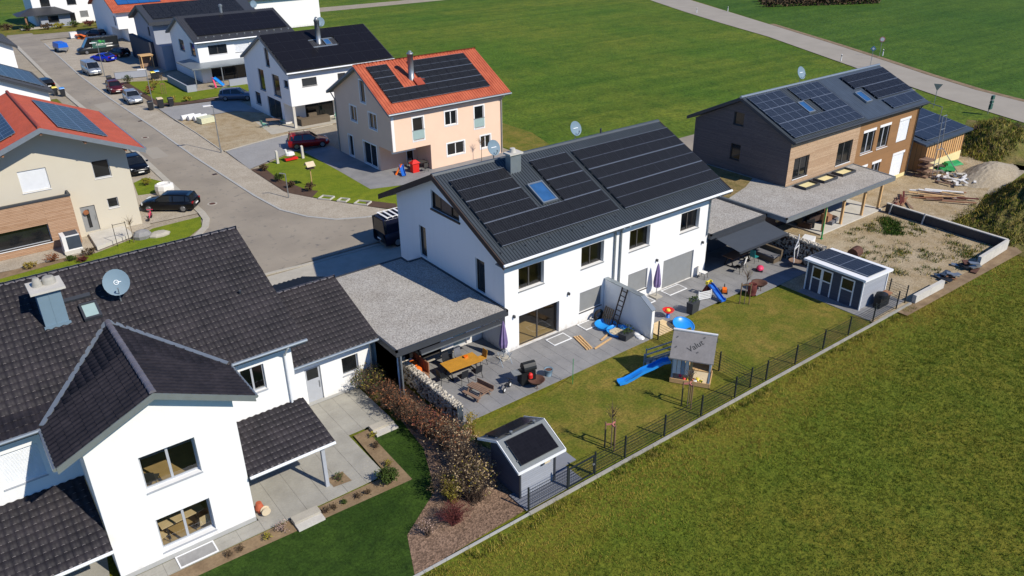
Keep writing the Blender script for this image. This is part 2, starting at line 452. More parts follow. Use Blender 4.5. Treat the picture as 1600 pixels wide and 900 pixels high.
# ------------------------------------------------------------ mesh builder
class MB:
    def __init__(self):
        self.v, self.f, self.m = [], [], []

    def poly(self, pts, m=0):
        b = len(self.v)
        self.v += [tuple(p) for p in pts]
        self.f.append(tuple(range(b, b + len(pts))))
        self.m.append(m)
        return self

    def hexa(self, p, m=0):
        b = len(self.v)
        self.v += [tuple(q) for q in p]
        for f in ((0, 3, 2, 1), (4, 5, 6, 7), (0, 1, 5, 4), (1, 2, 6, 5), (2, 3, 7, 6), (3, 0, 4, 7)):
            self.f.append(tuple(b + i for i in f))
            self.m.append(m)
        return self

    def box(self, x0, y0, z0, x1, y1, z1, m=0):
        return self.hexa([(x0, y0, z0), (x1, y0, z0), (x1, y1, z0), (x0, y1, z0), (x0, y0, z1), (x1, y0, z1), (x1, y1, z1), (x0, y1, z1)], m)

    def obox(self, c, ax, ay, az, m=0):
        c, ax, ay, az = Vector(c), Vector(ax), Vector(ay), Vector(az)
        return self.hexa([c - ax - ay - az, c + ax - ay - az, c + ax + ay - az, c - ax + ay - az, c - ax - ay + az, c + ax - ay + az, c + ax + ay + az, c - ax + ay + az], m)

    def bar(self, a, b, w, h=None, m=0, up=(0, 0, 1)):
        a, b = Vector(a), Vector(b)
        h = h or w
        d = (b - a)
        u = Vector(up)
        if d.normalized().cross(u).length < 0.05:
            u = Vector((1, 0, 0))
        s = d.cross(u).normalized()
        t = s.cross(d).normalized()
        return self.obox((a + b) / 2, d / 2, s * (w / 2), t * (h / 2), m)

    def tube(self, pts, r, n=6, m=0, cap=True):
        pts = [Vector(p) for p in pts]
        rs = r if isinstance(r, (list, tuple)) else [r] * len(pts)
        b = len(self.v)
        for i, p in enumerate(pts):
            d = (pts[min(i + 1, len(pts) - 1)] - pts[max(i - 1, 0)])
            d = d.normalized() if d.length > 1e-9 else Vector((0, 0, 1))
            u = Vector((0, 0, 1)) if abs(d.z) < 0.9 else Vector((1, 0, 0))
            s = d.cross(u).normalized()
            q = s.cross(d)
            for k in range(n):
                an = 2 * PI * k / n
                self.v.append(tuple(p + (s * math.cos(an) + q * math.sin(an)) * rs[i]))
        for i in range(len(pts) - 1):
            for k in range(n):
                a0, a1 = b + i * n + k, b + i * n + (k + 1) % n
                self.f.append((a0, a1, a1 + n, a0 + n))
                self.m.append(m)
        if cap:
            self.f.append(tuple(b + k for k in range(n)))
            self.f.append(tuple(b + (len(pts) - 1) * n + k for k in range(n)))
            self.m += [m, m]
        return self

    def lathe(self, c, prof, n=16, m=0, sx=1, sy=1):
        b = len(self.v)
        for r, z in prof:
            for k in range(n):
                an = 2 * PI * k / n
                self.v.append((c[0] + r * math.cos(an) * sx, c[1] + r * math.sin(an) * sy, c[2] + z))
        for i in range(len(prof) - 1):
            for k in range(n):
                a0, a1 = b + i * n + k, b + i * n + (k + 1) % n
                self.f.append((a0, a1, a1 + n, a0 + n))
                self.m.append(m)
        self.f.append(tuple(b + k for k in range(n)))
        self.f.append(tuple(b + (len(prof) - 1) * n + k for k in range(n)))
        self.m += [m, m]
        return self

    def prism(self, poly, z0, z1, m=0, mt=None):
        n = len(poly)
        b = len(self.v)
        self.v += [(p[0], p[1], z0) for p in poly] + [(p[0], p[1], z1) for p in poly]
        for i in range(n):
            j = (i + 1) % n
            self.f.append((b + i, b + j, b + n + j, b + n + i))
            self.m.append(m)
        self.f.append(tuple(b + n + i for i in range(n)))
        self.m.append(m if mt is None else mt)
        self.f.append(tuple(b + i for i in reversed(range(n))))
        self.m.append(m)
        return self

    def loft(self, rings, m=0, cap=True):
        n = len(rings[0])
        b = len(self.v)
        for r in rings:
            self.v += [tuple(p) for p in r]
        for i in range(len(rings) - 1):
            for k in range(n):
                a0, a1 = b + i * n + k, b + i * n + (k + 1) % n
                self.f.append((a0, a1, a1 + n, a0 + n))
                self.m.append(m)
        if cap:
            self.f.append(tuple(b + k for k in range(n)))
            self.f.append(tuple(b + (len(rings) - 1) * n + k for k in range(n)))
            self.m += [m, m]
        return self


OFFS = {}


def mesh_of(name, mb, mats, off=(0, 0, 0), smooth=False):
    me = bpy.data.meshes.new(name)
    ox, oy, oz = off
    me.from_pydata([(x - ox, y - oy, z - oz) for x, y, z in mb.v], [], mb.f)
    for mm in (mats if isinstance(mats, (list, tuple)) else [mats]):
        me.materials.append(MATS[mm])
    if len(me.materials) > 1:
        me.polygons.foreach_set('material_index', mb.m)
    if smooth:
        me.polygons.foreach_set('use_smooth', [True] * len(me.polygons))
    me.update()
    return me


def link(o, parent=None, off=(0, 0, 0)):
    COL.objects.link(o)
    if parent is not None:
        o.parent = parent
    OFFS[o.name] = off
    return o


def obj(name, mb, mats, parent=None, smooth=False, local=False, loc=None):
    """one mesh object; verts in world coordinates unless local"""
    off = (0, 0, 0)
    if parent is not None and not local:
        off = OFFS[parent.name]
    if parent is None and loc is not None and not local:
        off = tuple(loc)
    o = bpy.data.objects.new(name, mesh_of(name, mb, mats, off, smooth))
    link(o, parent, off)
    if parent is None and loc is not None:
        o.location = loc
    return o


def tag(o, label, cat, group=None):
    o['label'] = label
    o['category'] = cat
    if group:
        o['group'] = group
    return o


def thing(name, label, cat, loc=(0, 0, 0), rz=0.0, group=None):
    o = bpy.data.objects.new(name, None)
    o.empty_display_size = 0.3
    link(o, None, tuple(loc))
    o.location = loc
    o.rotation_euler = (0, 0, rz)
    return tag(o, label, cat, group)


def struct(name, mb, mats, parent=None, kind='structure', smooth=False):
    o = obj(name, mb, mats, parent, smooth)
    if parent is None:
        o['kind'] = kind
    return o


def inst(name, me, parent, loc, rot=None):
    """an object that shares a mesh, at a world location under an unrotated parent"""
    o = bpy.data.objects.new(name, me)
    off = OFFS[parent.name] if parent is not None else (0, 0, 0)
    link(o, parent, tuple(loc))
    o.location = (loc[0] - off[0], loc[1] - off[1], loc[2] - off[2])
    if rot is not None:
        o.rotation_euler = rot
    return o


def np_mesh(name, verts, faces, mats, parent=None, kind=None, midx=None):
    """verts (n,3), faces (m,k) numpy arrays"""
    me = bpy.data.meshes.new(name)
    off = np.array(OFFS[parent.name] if parent is not None else (0, 0, 0))
    verts = (verts - off).astype(np.float32)
    k = faces.shape[1]
    me.vertices.add(len(verts))
    me.vertices.foreach_set('co', verts.ravel())
    me.loops.add(faces.size)
    me.loops.foreach_set('vertex_index', faces.astype(np.int32).ravel())
    me.polygons.add(len(faces))
    me.polygons.foreach_set('loop_start', np.arange(0, faces.size, k, dtype=np.int32))
    for mm in (mats if isinstance(mats, (list, tuple)) else [mats]):
        me.materials.append(MATS[mm])
    if midx is not None:
        me.polygons.foreach_set('material_index', midx.astype(np.int32))
    me.update(calc_edges=True)
    o = bpy.data.objects.new(name, me)
    link(o, parent, tuple(off))
    if kind:
        o['kind'] = kind
    return o


def copy_tree(o, parent=None):
    c = o.copy()
    COL.objects.link(c)
    OFFS[c.name] = OFFS.get(o.name, (0, 0, 0))
    if parent is not None:
        c.parent = parent
    for ch in list(o.children):
        copy_tree(ch, c)
    return c


# ------------------------------------------------------------ building helpers
class Fr:
    """a wall's own axes: u along, v up, n outwards"""
    def __init__(self, O, U, N):
        self.O, self.U, self.N = Vector(O), Vector(U), Vector(N)

    def p(self, u, v, n=0.0):
        return self.O + self.U * u + Vector((0, 0, v)) + self.N * n

    def box(self, mb, u0, u1, v0, v1, n0, n1, m=0):
        P = self.p
        return mb.hexa([P(u0, v0, n0), P(u1, v0, n0), P(u1, v0, n1), P(u0, v0, n1), P(u0, v1, n0), P(u1, v1, n0), P(u1, v1, n1), P(u0, v1, n1)], m)


def wall_panel(mb, fr, prof, holes=(), v0=0.0, depth=0.3, m=0):
    """a wall face with real openings; prof = [(u, top)] polyline"""
    us = sorted(set([u for u, _ in prof] + [h[0] for h in holes] + [h[1] for h in holes]))

    def top(u):
        for (a, ta), (b, tb) in zip(prof, prof[1:]):
            if a - 1e-6 <= u <= b + 1e-6:
                return ta + (tb - ta) * (u - a) / max(b - a, 1e-9)
        return prof[-1][1]
    for a, b in zip(us, us[1:]):
        if b - a < 1e-5:
            continue
        mid = (a + b) / 2
        hs = []
        for h in holes:
            if h[0] <= mid <= h[1]:
                t0, t1 = h[3] if isinstance(h[3], tuple) else (h[3], h[3])
                k0, k1 = (a - h[0]) / (h[1] - h[0]), (b - h[0]) / (h[1] - h[0])
                hs.append((h[2], t0 + (t1 - t0) * k0, t0 + (t1 - t0) * k1))
        hs.sort()
        la = lb = v0
        for h0, ta, tb in hs:
            if h0 > la + 1e-5:
                mb.poly([fr.p(a, la), fr.p(b, lb), fr.p(b, h0), fr.p(a, h0)], m)
            la, lb = ta, tb
        mb.poly([fr.p(a, la), fr.p(b, lb), fr.p(b, top(b)), fr.p(a, top(a))], m)
    for u0, u1, h0, h1 in [h[:4] for h in holes if not (len(h) > 4 and h[4] == 'x' and h[2] == 0)]:
        t0, t1 = h1 if isinstance(h1, tuple) else (h1, h1)
        for q in (((u0, h0), (u1, h0)), ((u1, h0), (u1, t1)), ((u1, t1), (u0, t0)), ((u0, t0), (u0, h0))):
            (a, b), (c, d) = q
            mb.poly([fr.p(a, b), fr.p(c, d), fr.p(c, d, -depth), fr.p(a, b, -depth)], m)


def window(house, fr, u0, u1, v0, v1, frame='frame_dark', split=2, pane='pane_dark', depth=0.12, sill='frame_dark', fw=0.06,
           transom=None, name='window', trim=None):
    f = MB()
    d0, d1 = -depth - 0.06, -depth
    fr.box(f, u0, u0 + fw, v0, v1, d0, d1)
    fr.box(f, u1 - fw, u1, v0, v1, d0, d1)
    fr.box(f, u0 + fw, u1 - fw, v0, v0 + fw, d0, d1)
    fr.box(f, u0 + fw, u1 - fw, v1 - fw, v1, d0, d1)
    for k in range(1, split):
        c = u0 + (u1 - u0) * k / split
        fr.box(f, c - fw * 0.7, c + fw * 0.7, v0 + fw, v1 - fw, d0 + 0.002, d1 + 0.002)
    if transom:
        fr.box(f, u0 + fw, u1 - fw, v0 + transom - fw / 2, v0 + transom + fw / 2, d0 + 0.004, d1 + 0.004)
    o = obj(name, f, frame, house)
    g = MB()
    g.poly([fr.p(u0 + fw * 0.5, v0 + fw * 0.5, d0 + 0.03), fr.p(u1 - fw * 0.5, v0 + fw * 0.5, d0 + 0.03), fr.p(u1 - fw * 0.5, v1 - fw * 0.5, d0 + 0.03), fr.p(u0 + fw * 0.5, v1 - fw * 0.5, d0 + 0.03)])
    obj('pane', g, pane, o)
    if sill:
        s = MB()
        fr.box(s, u0 - 0.03, u1 + 0.03, v0 - 0.045, v0 - 0.004, -depth, 0.06)
        obj('sill', s, sill, o)
    if trim:
        s = MB()
        w_ = 0.13
        fr.box(s, u0 - w_, u0, v0 - w_, v1 + w_, 0.002, 0.022)
        fr.box(s, u1, u1 + w_, v0 - w_, v1 + w_, 0.002, 0.022)
        fr.box(s, u0, u1, v1, v1 + w_, 0.002, 0.022)
        fr.box(s, u0, u1, v0 - w_, v0, 0.002, 0.022)
        obj('trim', s, trim, o)
    return o


def shutter(house, fr, u0, u1, v0, v1, mat='shutter_grey', depth=0.1, pitch=0.06, name='roller_shutter', sill='frame_dark'):
    s = MB()
    n = max(3, int((v1 - v0) / pitch))
    h = (v1 - v0) / n
    for k in range(n):
        a = v0 + k * h
        P = fr.p
        s.poly([P(u0, a, -depth), P(u1, a, -depth), P(u1, a + h * 0.8, -depth + 0.022), P(u0, a + h * 0.8, -depth + 0.022)])
        s.poly([P(u0, a + h * 0.8, -depth + 0.022), P(u1, a + h * 0.8, -depth + 0.022), P(u1, a + h, -depth), P(u0, a + h, -depth)])
    o = obj(name, s, mat, house)
    if sill:
        b = MB()
        fr.box(b, u0 - 0.03, u1 + 0.03, v0 - 0.045, v0 - 0.004, -depth, 0.06)
        obj('sill', b, sill, o)
    return o


class Roof:
    """a roof plane: O on the eave, A along the eave, Sd up the slope, N normal"""
    def __init__(self, O, A, Sd):
        self.O, self.A, self.S = Vector(O), Vector(A).normalized(), Vector(Sd).normalized()
        self.N = self.A.cross(self.S).normalized()
        if self.N.z < 0:
            self.N = -self.N

    def p(self, a, s, n=0.0):
        return self.O + self.A * a + self.S * s + self.N * n

    def box(self, mb, a0, a1, s0, s1, n0, n1, m=0):
        P = self.p
        return mb.hexa([P(a0, s0, n0), P(a1, s0, n0), P(a1, s1, n0), P(a0, s1, n0), P(a0, s0, n1), P(a1, s0, n1), P(a1, s1, n1), P(a0, s1, n1)], m)


TILE_W, TILE_L = 0.30, 0.345
TPROF = [(0.0, 0.012), (0.05, 0.035), (0.105, 0.052), (0.16, 0.035), (0.205, 0.008), (0.262, 0.0), (0.302, 0.012)]


def tile_field(parent, rf, width, length, mat, test=None, n_single=0, tw=TILE_W, tl=TILE_L, prof=TPROF, name='roof_tile', ext=1.1):
    """courses of pan tiles on a roof plane; the nearest n_single are objects, the rest one joined part"""
    nc, nr = int(width / tw + 0.5), int(length / tl + 0.5)
    tw2, tl2 = width / nc, length / nr
    k = tw2 / 0.3
    A, Sd, N = [np.array(x) for x in (rf.A, rf.S, rf.N)]
    base = []
    for (s, lift) in ((0.0, 0.03), (tl2 * ext, 0.004)):
        for a_, n_ in prof:
            base.append(A * a_ * k + Sd * s + N * (n_ + lift))
    for a_, n_ in prof:
        base.append(A * a_ * k + N * (n_ * 0.2 - 0.005))
    base = np.array(base)
    P = len(prof)
    fc = []
    for i in range(P - 1):
        fc.append((i, i + 1, P + i + 1, P + i))
        fc.append((2 * P + i, 2 * P + i + 1, i + 1, i))
    fc = np.array(fc)
    spk = np.array([1 if i in (3, 5) else 0 for i in range(len(fc))], dtype=np.int32)
    O = np.array(rf.O)
    pos = []
    for r in range(nr):
        for c in range(nc):
            p = O + A * (c * tw2) + Sd * (r * tl2)
            if test is None or test(p + A * tw2 / 2 + Sd * tl2 / 2):
                pos.append(p)
    if not pos:
        return
    pos = np.array(pos)
    d = np.linalg.norm(pos - np.array(CAM), axis=1)
    order = np.argsort(d)
    sing, rest = order[:n_single], order[n_single:]
    if len(sing):
        me = bpy.data.meshes.new(name)
        me.from_pydata([tuple(x) for x in base], [], [tuple(x) for x in fc])
        me.materials.append(MATS[mat])
        me.materials.append(MATS['tile_speck'])
        me.polygons.foreach_set('material_index', spk)
        for i in sing:
            jit = RNG.normal(0, 0.003, 3)
            inst(name, me, parent, tuple(pos[i] + jit))
    if len(rest):
        q = pos[rest] + RNG.normal(0, 0.0025, (len(rest), 3))
        V = (q[:, None, :] + base[None]).reshape(-1, 3)
        F = (np.arange(len(rest))[:, None, None] * len(base) + fc[None]).reshape(-1, 4)
        np_mesh(name + 's', V, F, [mat, 'tile_speck'], parent, 'stuff', np.tile(spk, len(rest)))


def rib_sheet(parent, rf, width, length, mat, pitch=0.2, h=0.035, name='roof_sheet', a0=0.0, s0=0.0, n0=0.01, top=0.35):
    """trapezoid-ribbed sheet or rows of tile rolls running up the slope"""
    n = int(width / pitch + 0.5)
    p = width / n
    m = MB()
    prev = None
    for i in range(n):
        a = a0 + i * p
        for da, dn in ((0, 0), (p * (0.5 - top / 2 - 0.1), 0), (p * (0.5 - top / 2), h), (p * (0.5 + top / 2), h), (p * (0.5 + top / 2 + 0.1), 0)):
            cur = (rf.p(a + da, s0, n0 + dn), rf.p(a + da, s0 + length, n0 + dn))
            if prev:
                m.poly([prev[0], cur[0], cur[1], prev[1]])
            prev = cur
    cur = (rf.p(a0 + width, s0, n0), rf.p(a0 + width, s0 + length, n0))
    m.poly([prev[0], cur[0], cur[1], prev[1]])
    return obj(name, m, mat, parent)


PVM = {}


def pv_module_mesh(w_, h_, cell, frame, mid=True):
    key = (round(w_, 3), round(h_, 3), cell, frame, mid)
    if key in PVM:
        return PVM[key]
    m = MB()
    b, t0 = 0.016, 0.035
    m.box(b, b, 0.0, w_ - b, h_ - b, t0 - 0.004, 0)
    m.box(0, -.008, 0, w_, b, t0, 1)
    m.box(0, h_ - b, 0, w_, h_ + .008, t0, 1)
    m.box(0, b, 0, b, h_ - b, t0, 2)
    m.box(w_ - b, b, 0, w_, h_ - b, t0, 2)
    if mid:
        m.box(b, h_ / 2 - 0.009, t0 - 0.004, w_ - b, h_ / 2 + 0.009, t0 - 0.001, 1)
    PVM[key] = mesh_of('solar_panel', m, [cell, frame, 'pv_frame_black' if cell == 'pv_cells' else frame])
    return PVM[key]


def pv_array(parent, rf, a0, s0, cols, rows, w_, h_, cell='pv_cells', frame='pv_frame', skip=(), gap=0.012, rgap=0.03, n0=0.13, mid=True, support=True):
    me = pv_module_mesh(w_, h_, cell, frame, mid)
    rot = Matrix((rf.A, rf.S, rf.N)).transposed().to_euler()
    cells = []
    for r in range(rows):
        for c in range(cols):
            if (c, r) in skip:
                continue
            p = rf.p(a0 + c * (w_ + gap), s0 + r * (h_ + rgap), n0)
            inst('solar_panel', me, parent, tuple(p), rot)
            cells.append((c, r))
    if support and cells:
        m = MB()
        for r in range(rows):
            cs = sorted(c for c, q in cells if q == r)
            runs, st = [], None
            for i, c in enumerate(cs):
                if st is None:
                    st = c
                if i + 1 == len(cs) or cs[i + 1] != c + 1:
                    runs.append((st, c))
                    st = None
            for c0, c1 in runs:
                for fr_ in (0.2, 0.8):
                    s = s0 + r * (h_ + rgap) + fr_ * h_
                    rf.box(m, a0 + c0 * (w_ + gap) - 0.05, a0 + (c1 + 1) * (w_ + gap) + 0.05, s - 0.02, s + 0.02, n0 - 0.06, n0 - 0.003)
        obj('mounting_rail', m, 'galv', parent)


def skylight(parent, rf, a0, a1, s0, s1, frame='anthracite', pane='pane_sky', n0=0.03, n1=0.14):
    m = MB()
    b = 0.09
    rf.box(m, a0, a1, s0, s0 + b, n0, n1)
    rf.box(m, a0, a1, s1 - b, s1, n0, n1 + 0.02)
    rf.box(m, a0, a0 + b, s0 + b, s1 - b, n0, n1)
    rf.box(m, a1 - b, a1, s0 + b, s1 - b, n0, n1)
    g = MB()
    rf.box(g, a0 + b, a1 - b, s0 + b, s1 - b, n0, n1 - 0.03)
    o = obj('skylight', m, frame, parent)
    # the pane is a sub-part of the roof's skylight when the roof is level one, so it is joined by parent
    obj('skylight_pane', g, pane, parent)
    return o


def gable_roof(house, x0, x1, ye, ze, yr, zr, yb, zb, th, mats, name='roof', gutter=None, eps=0.0):
    """ridge along X; returns roof object, front plane, back plane"""
    m = MB()
    m.hexa([(x0, ye, ze - th), (x1, ye, ze - th), (x1, yr, zr - th), (x0, yr, zr - th), (x0, ye, ze), (x1, ye, ze), (x1, yr, zr), (x0, yr, zr)])
    m.hexa([(x0, yr, zr - th), (x1, yr, zr - th), (x1, yb, zb - th), (x0, yb, zb - th), (x0, yr, zr), (x1, yr, zr), (x1, yb, zb), (x0, yb, zb)])
    o = obj(name, m, mats, house)
    F = Roof((x0, ye, ze), (1, 0, 0), (0, yr - ye, zr - ze))
    B = Roof((x1, yb, zb), (-1, 0, 0), (0, yr - yb, zr - zb))
    return o, F, B


def gutter(parent, a, b, r=0.075, mat='zinc', name='gutter'):
    m = MB()
    m.tube([a, b], r, 8)
    return obj(name, m, mat, parent)


def dish(label, base, target, r=0.45, mast=0.6, cat='dish', mat='dish_grey', deep=0.07, group=None, logo=True):
    """satellite dish: mast, reflector, feed arm; base is on the roof, target a point it faces"""
    t = thing('satellite_dish', label, 'satellite dish', base, 0, group)
    top = Vector(base) + Vector((0, 0, mast))
    m = MB()
    m.tube([base, tuple(top)], 0.03, 6)
    obj('mast', m, 'galv', t)
    d = (Vector(target) - top).normalized()
    u = Vector((0, 0, 1))
    s = d.cross(u).normalized()
    q = s.cross(d).normalized()
    c = top + d * 0.12 + q * 0.25
    m = MB()
    rings = []
    n = 20
    for k in range(5):
        rr = r * k / 4
        off = deep * ((k / 4) ** 2)
        rings.append([c + d * off + (s * math.cos(2 * PI * i / n) + q * math.sin(2 * PI * i / n) * 1.08) * max(rr, 0.01) for i in range(n)])
    m.loft(rings, 0, False)
    back = [[p - d * 0.02 for p in rg] for rg in rings]
    m.loft(back, 0, False)
    o = obj('reflector', m, mat, t, True)
    if logo:
        m = MB()
        e = d * (deep * 0.25 + 0.012)
        m.obox(c + e + q * 0.06 * r + s * (-0.03 * r), s * r * 0.42, q * r * 0.045, d * 0.004)
        if r > .51:
            m = MB()
            rg = lambda rr, z_: [c + d * (deep * .2 + z_) + (s * math.cos(2 * PI * i / 16) + q * math.sin(2 * PI * i / 16)) * rr for i in range(16)]
            m.loft([rg(r * .2, .004), rg(r * .2, .014), rg(r * .15, .014), rg(r * .15, .004)], 0, False)
            m.obox(c + d * (deep * .2 + .018) - s * r * .16, s * r * .2, q * r * .03, d * .004)
        obj('logo', m, 'dish_print', o)
    m = MB()
    f = c + d * (r * 0.9) - q * (r * 0.55)
    m.tube([c - q * r * 0.95 + d * deep, f], 0.018, 5)
    m.tube([f - d * 0.02, f - d * 0.12 + q * 0.02], 0.035, 6)
    obj('feed_arm', m, 'galv', t)
    return t


# ------------------------------------------------------------ ground
def sheet(name, poly, z, mat):
    m = MB()
    m.poly([(x, y, z) for x, y in poly])
    return struct(name, m, mat)


def rect(x0, y0, x1, y1):
    return [(x0, y0), (x1, y0), (x1, y1), (x0, y1)]


sheet('ground', rect(-900, -900, 1500, 1500), -0.12, 'field_near')
LANE_UP = [(86.8, 7.5), (89.1, 14.4), (93.5, 23.1), (99.6, 33.9), (106.7, 46.9), (117.4, 67.9), (135.8, 103.9), (190, 205)]
LANE_LO = [(70, -9.5), (76.5, 3.3), (81.5, 15), (89.6, 30.7), (104.5, 58.4), (111.5, 75), (118.6, 90.5), (127, 107.5), (178, 205)]
sheet('meadow', [(22, 9), (60, 9), (70, -3), (76, -3), (81.5, 14), (89.6, 30.2), (104.5, 58), (118.6, 90), (178, 206), (178, 700), (-700, 700), (-700, 158), (-14, 158), (22, 158)], -0.10, 'meadow')
sheet('far_field', [(84, -3), (87, 7), (93.8, 22.8), (107, 46.5), (117.7, 67.5), (190, 206), (190, 1200), (1400, 1200), (1400, -700), (75, -700), (72, -22)], -0.095, 'field_far')
sheet('lane', [(60, -34), (84, -3)] + LANE_UP + LANE_LO[::-1] + [(56, -34)], -0.03, 'asphalt_lane')
sheet('gravel_verge', [(-45, 9), (25, 9), (25, 24.5), (25, 158), (-45, 158)], -0.08, 'gravel_verge')
ROAD = [(-4.5, 157), (-6, 96), (-5.9, 57), (-6.2, 45), (-6.3, 34.4), (-6.5, 32.6), (-7.2, 30.9), (-8.4, 29.4), (-10.2, 28.3), (-14, 27.6), (-40, 27.0), (-40, 19.3), (83, 19.3),
        (85, 24), (9, 23.8), (6.6, 23.9), (4.1, 24.4), (1.8, 25.6), (0.2, 27.7), (-0.9, 30.6), (-1.3, 35.5), (-1.7, 51), (-1.7, 65.6), (-2.0, 85), (-1.8, 105), (-0.4, 142), (0, 157)]
sheet('road', ROAD, 0.0, 'asphalt')
sheet('cross_road', [(-40, 148), (40, 144.5), (40, 152), (-40, 156)], 0.004, 'asphalt')
sheet('farm_path', [(30, 149), (48, 147.2), (91, 146.2), (150, 150), (150, 156), (83, 153), (47, 155), (30, 156)], -0.07, 'gravel_verge')
sheet('verge', [(-1.7, 51), (-1.7, 65.6), (-2.0, 85), (-1.8, 105), (1.2, 106), (1.0, 85), (1.1, 72), (1.5, 61), (1.3, 41.5), (1.3, 35), (3.0, 31), (5.4, 26.8), (6.8, 24.4), (6.4, 24.2), (4.1, 24.6), (1.8, 25.8), (0.2, 27.9), (-0.9, 30.8), (-1.3, 35.5)], -0.02, 'gravel_light')


def kerb(name, pts, width=0.28, z=0.045, off=0.0, step=1.0, mat='concrete'):
    """a row of single kerb stones along a polyline"""
    e = bpy.data.objects.new(name, None)
    link(e, None, (0, 0, 0))
    e['kind'] = 'structure'
    me = None
    P = [Vector((x, y, 0)) for x, y in pts]
    for a, b in zip(P, P[1:]):
        d = b - a
        n = max(1, round(d.length / step))
        L_ = d.length / n
        m = MB()
        m.box(0.006, -width / 2, -0.05, L_ - 0.006, width / 2, z)
        me = mesh_of('kerb_stone', m, mat)
        ang = math.atan2(d.y, d.x)
        for k in range(n):
            p = a + d * (k / n)
            inst('kerb_stone', me, e, (p.x, p.y, 0), (0, 0, ang))
    return e


kerb('kerb', [(6.6, 24.0), (4.1, 24.5), (1.8, 25.7), (0.25, 27.8), (-0.85, 30.7), (-1.25, 35.5), (-1.65, 51), (-1.65, 66)], 0.2, 0.05, step=1.0, mat='plinth')
kerb('kerb', [(-1.65, 66), (-1.95, 85), (-1.75, 105), (-0.4, 141)], 0.2, 0.05, step=3.0, mat='plinth')
kerb('kerb', [(-10.2, 28.25), (-8.4, 29.35), (-7.2, 30.9), (-6.55, 32.6), (-6.35, 34.4), (-6.2, 45), (-5.95, 57)], 0.55, 0.05, step=1.0)
kerb('kerb', [(-5.95, 57), (-6.0, 96), (-4.9, 141)], 0.55, 0.05, step=3.0)
kerb('kerb', [(-8, 19.3), (-3.2, 18.95), (2.5, 18.9), (9, 19.0)], 0.3, 0.03, step=1.0)
kerb('kerb', [(1.35, 51.2), (1.5, 60), (1.45, 68)], 0.12, 0.06, step=1.0)
kerb('kerb', [(1.5, 51.0), (5.0, 52.0), (9.4, 53.0), (15.2, 53.6)], 0.12, 0.05, step=1.0)
sheet('driveway', rect(-8.2, 9.2, 12, 18.8), -0.015, 'concrete')
# beige house plot
sheet('driveway', [(-16, 34.9), (-6.5, 34.5), (-6.5, 45), (-6.1, 52), (-10, 52), (-11, 36)], -0.02, 'gravel_light')
sheet('footpath', [(-24, 31.9), (-16, 31.1), (-15.2, 32.4), (-10.6, 34.0), (-10.4, 35.2), (-16, 35.2), (-16, 34), (-24, 34.3)], -0.012, 'gravel_light')
sheet('lawn', [(-6.7, 33.6), (-7.4, 31.2), (-8.8, 29.8), (-12, 28.9), (-24, 28.2), (-24, 30.2), (-15.4, 31.0), (-12.4, 32.2), (-10.6, 33.4)], -0.008, 'lawn_bright')
sheet('planting_bed', [(-24, 30.2), (-24, 31.6), (-16.2, 31.5), (-15.4, 31.0)], -0.004, 'soil')
sheet('lawn', [(-8.8, 46.4), (-7.5, 47.4), (-6.6, 45.2), (-7.0, 41.9), (-9.4, 42.5)], -0.008, 'lawn_bright')
m = MB()
m.prism([(-15.1, 34.8), (-12.5, 34.8), (-12.3, 32.6), (-15.2, 31.4)], 0.0, 0.28)
struct('entrance_slab', m, 'concrete_pale')
# peach house plot
sheet('lawn', [(2.0, 43.2), (6.8, 46.1), (9.0, 45.8), (7.9, 38.2), (7.7, 30.6), (10.2, 29.8), (12.5, 28), (8, 24.6), (6.8, 24.6), (5.4, 27.0), (3.0, 31.4), (1.4, 34.6)], -0.008, 'lawn_bright')
sheet('patio', [(7.9, 45.6), (11.1, 46), (11.1, 29.5), (7.7, 30.6), (7.9, 38.2)], -0.002, 'slab_grey')
sheet('patio', [(11.1, 29.5), (25.2, 28.6), (25.2, 31.9), (15.2, 31.9), (15.2, 34.7), (11.1, 34.7)], -0.002, 'slab_grey')
sheet('driveway', [(1.3, 43.4), (6.8, 46.3), (11, 46.2), (11, 53), (7.8, 52.6), (1.6, 51.0)], -0.006, 'paver_blue')
sheet('planting_bed', [(1.35, 43.2), (2.6, 43.2), (2.3, 39), (3.1, 34.2), (3.8, 33.2), (2.6, 31.9), (1.35, 34.6)], -0.002, 'soil_dark')
sheet('planting_bed', [(6.0, 28.2), (7.6, 25.8), (7.0, 24.4), (5.3, 27.0)], -0.002, 'soil_dark')
sheet('lawn', [(25.2, 26), (28, 26), (31, 36), (31, 60), (25.2, 60)], -0.07, 'lawn_olive')
# plot of the white house behind
sheet('gravel_plot', [(1.5, 51.2), (9.4, 53.1), (16, 53.8), (16, 57.8), (11, 58), (11, 64), (8.7, 67.2), (1.6, 67.6)], -0.006, 'bare_soil')
sheet('patio', [(7.9, 54.0), (25, 53.9), (25, 57.8), (11, 58), (8.6, 60.8)], 0.0, 'concrete')
sheet('driveway', [(1.4, 67.7), (8.7, 67.4), (11, 64.2), (11, 72), (13.9, 73.8), (4.9, 74.9), (1.5, 75.2)], -0.002, 'paver_blue')
sheet('lawn', [(2.5, 95), (2.4, 77.7), (4.7, 76.6), (15.5, 77.5), (15.5, 82), (7.4, 82), (8.4, 92), (5.9, 93.2)], -0.006, 'lawn_bright')
sheet('planting_bed', [(1.6, 95), (2.6, 95), (2.6, 77.9), (4.9, 76.7), (14.0, 75.8), (13.5, 74.2), (4.9, 75.2), (1.9, 76.0)], -0.001, 'soil_dark')
sheet('gravel_yard', [(-0.3, 141.5), (-1.6, 106.5), (2.2, 98.2), (6.8, 97.4), (11, 99.5), (11, 122), (6.4, 144.5)], -0.004, 'gravel_light')
sheet('lawn', [(-14, 158), (-14, 175), (22, 175), (22, 152.6), (-3, 155.5)], -0.05, 'lawn_olive')
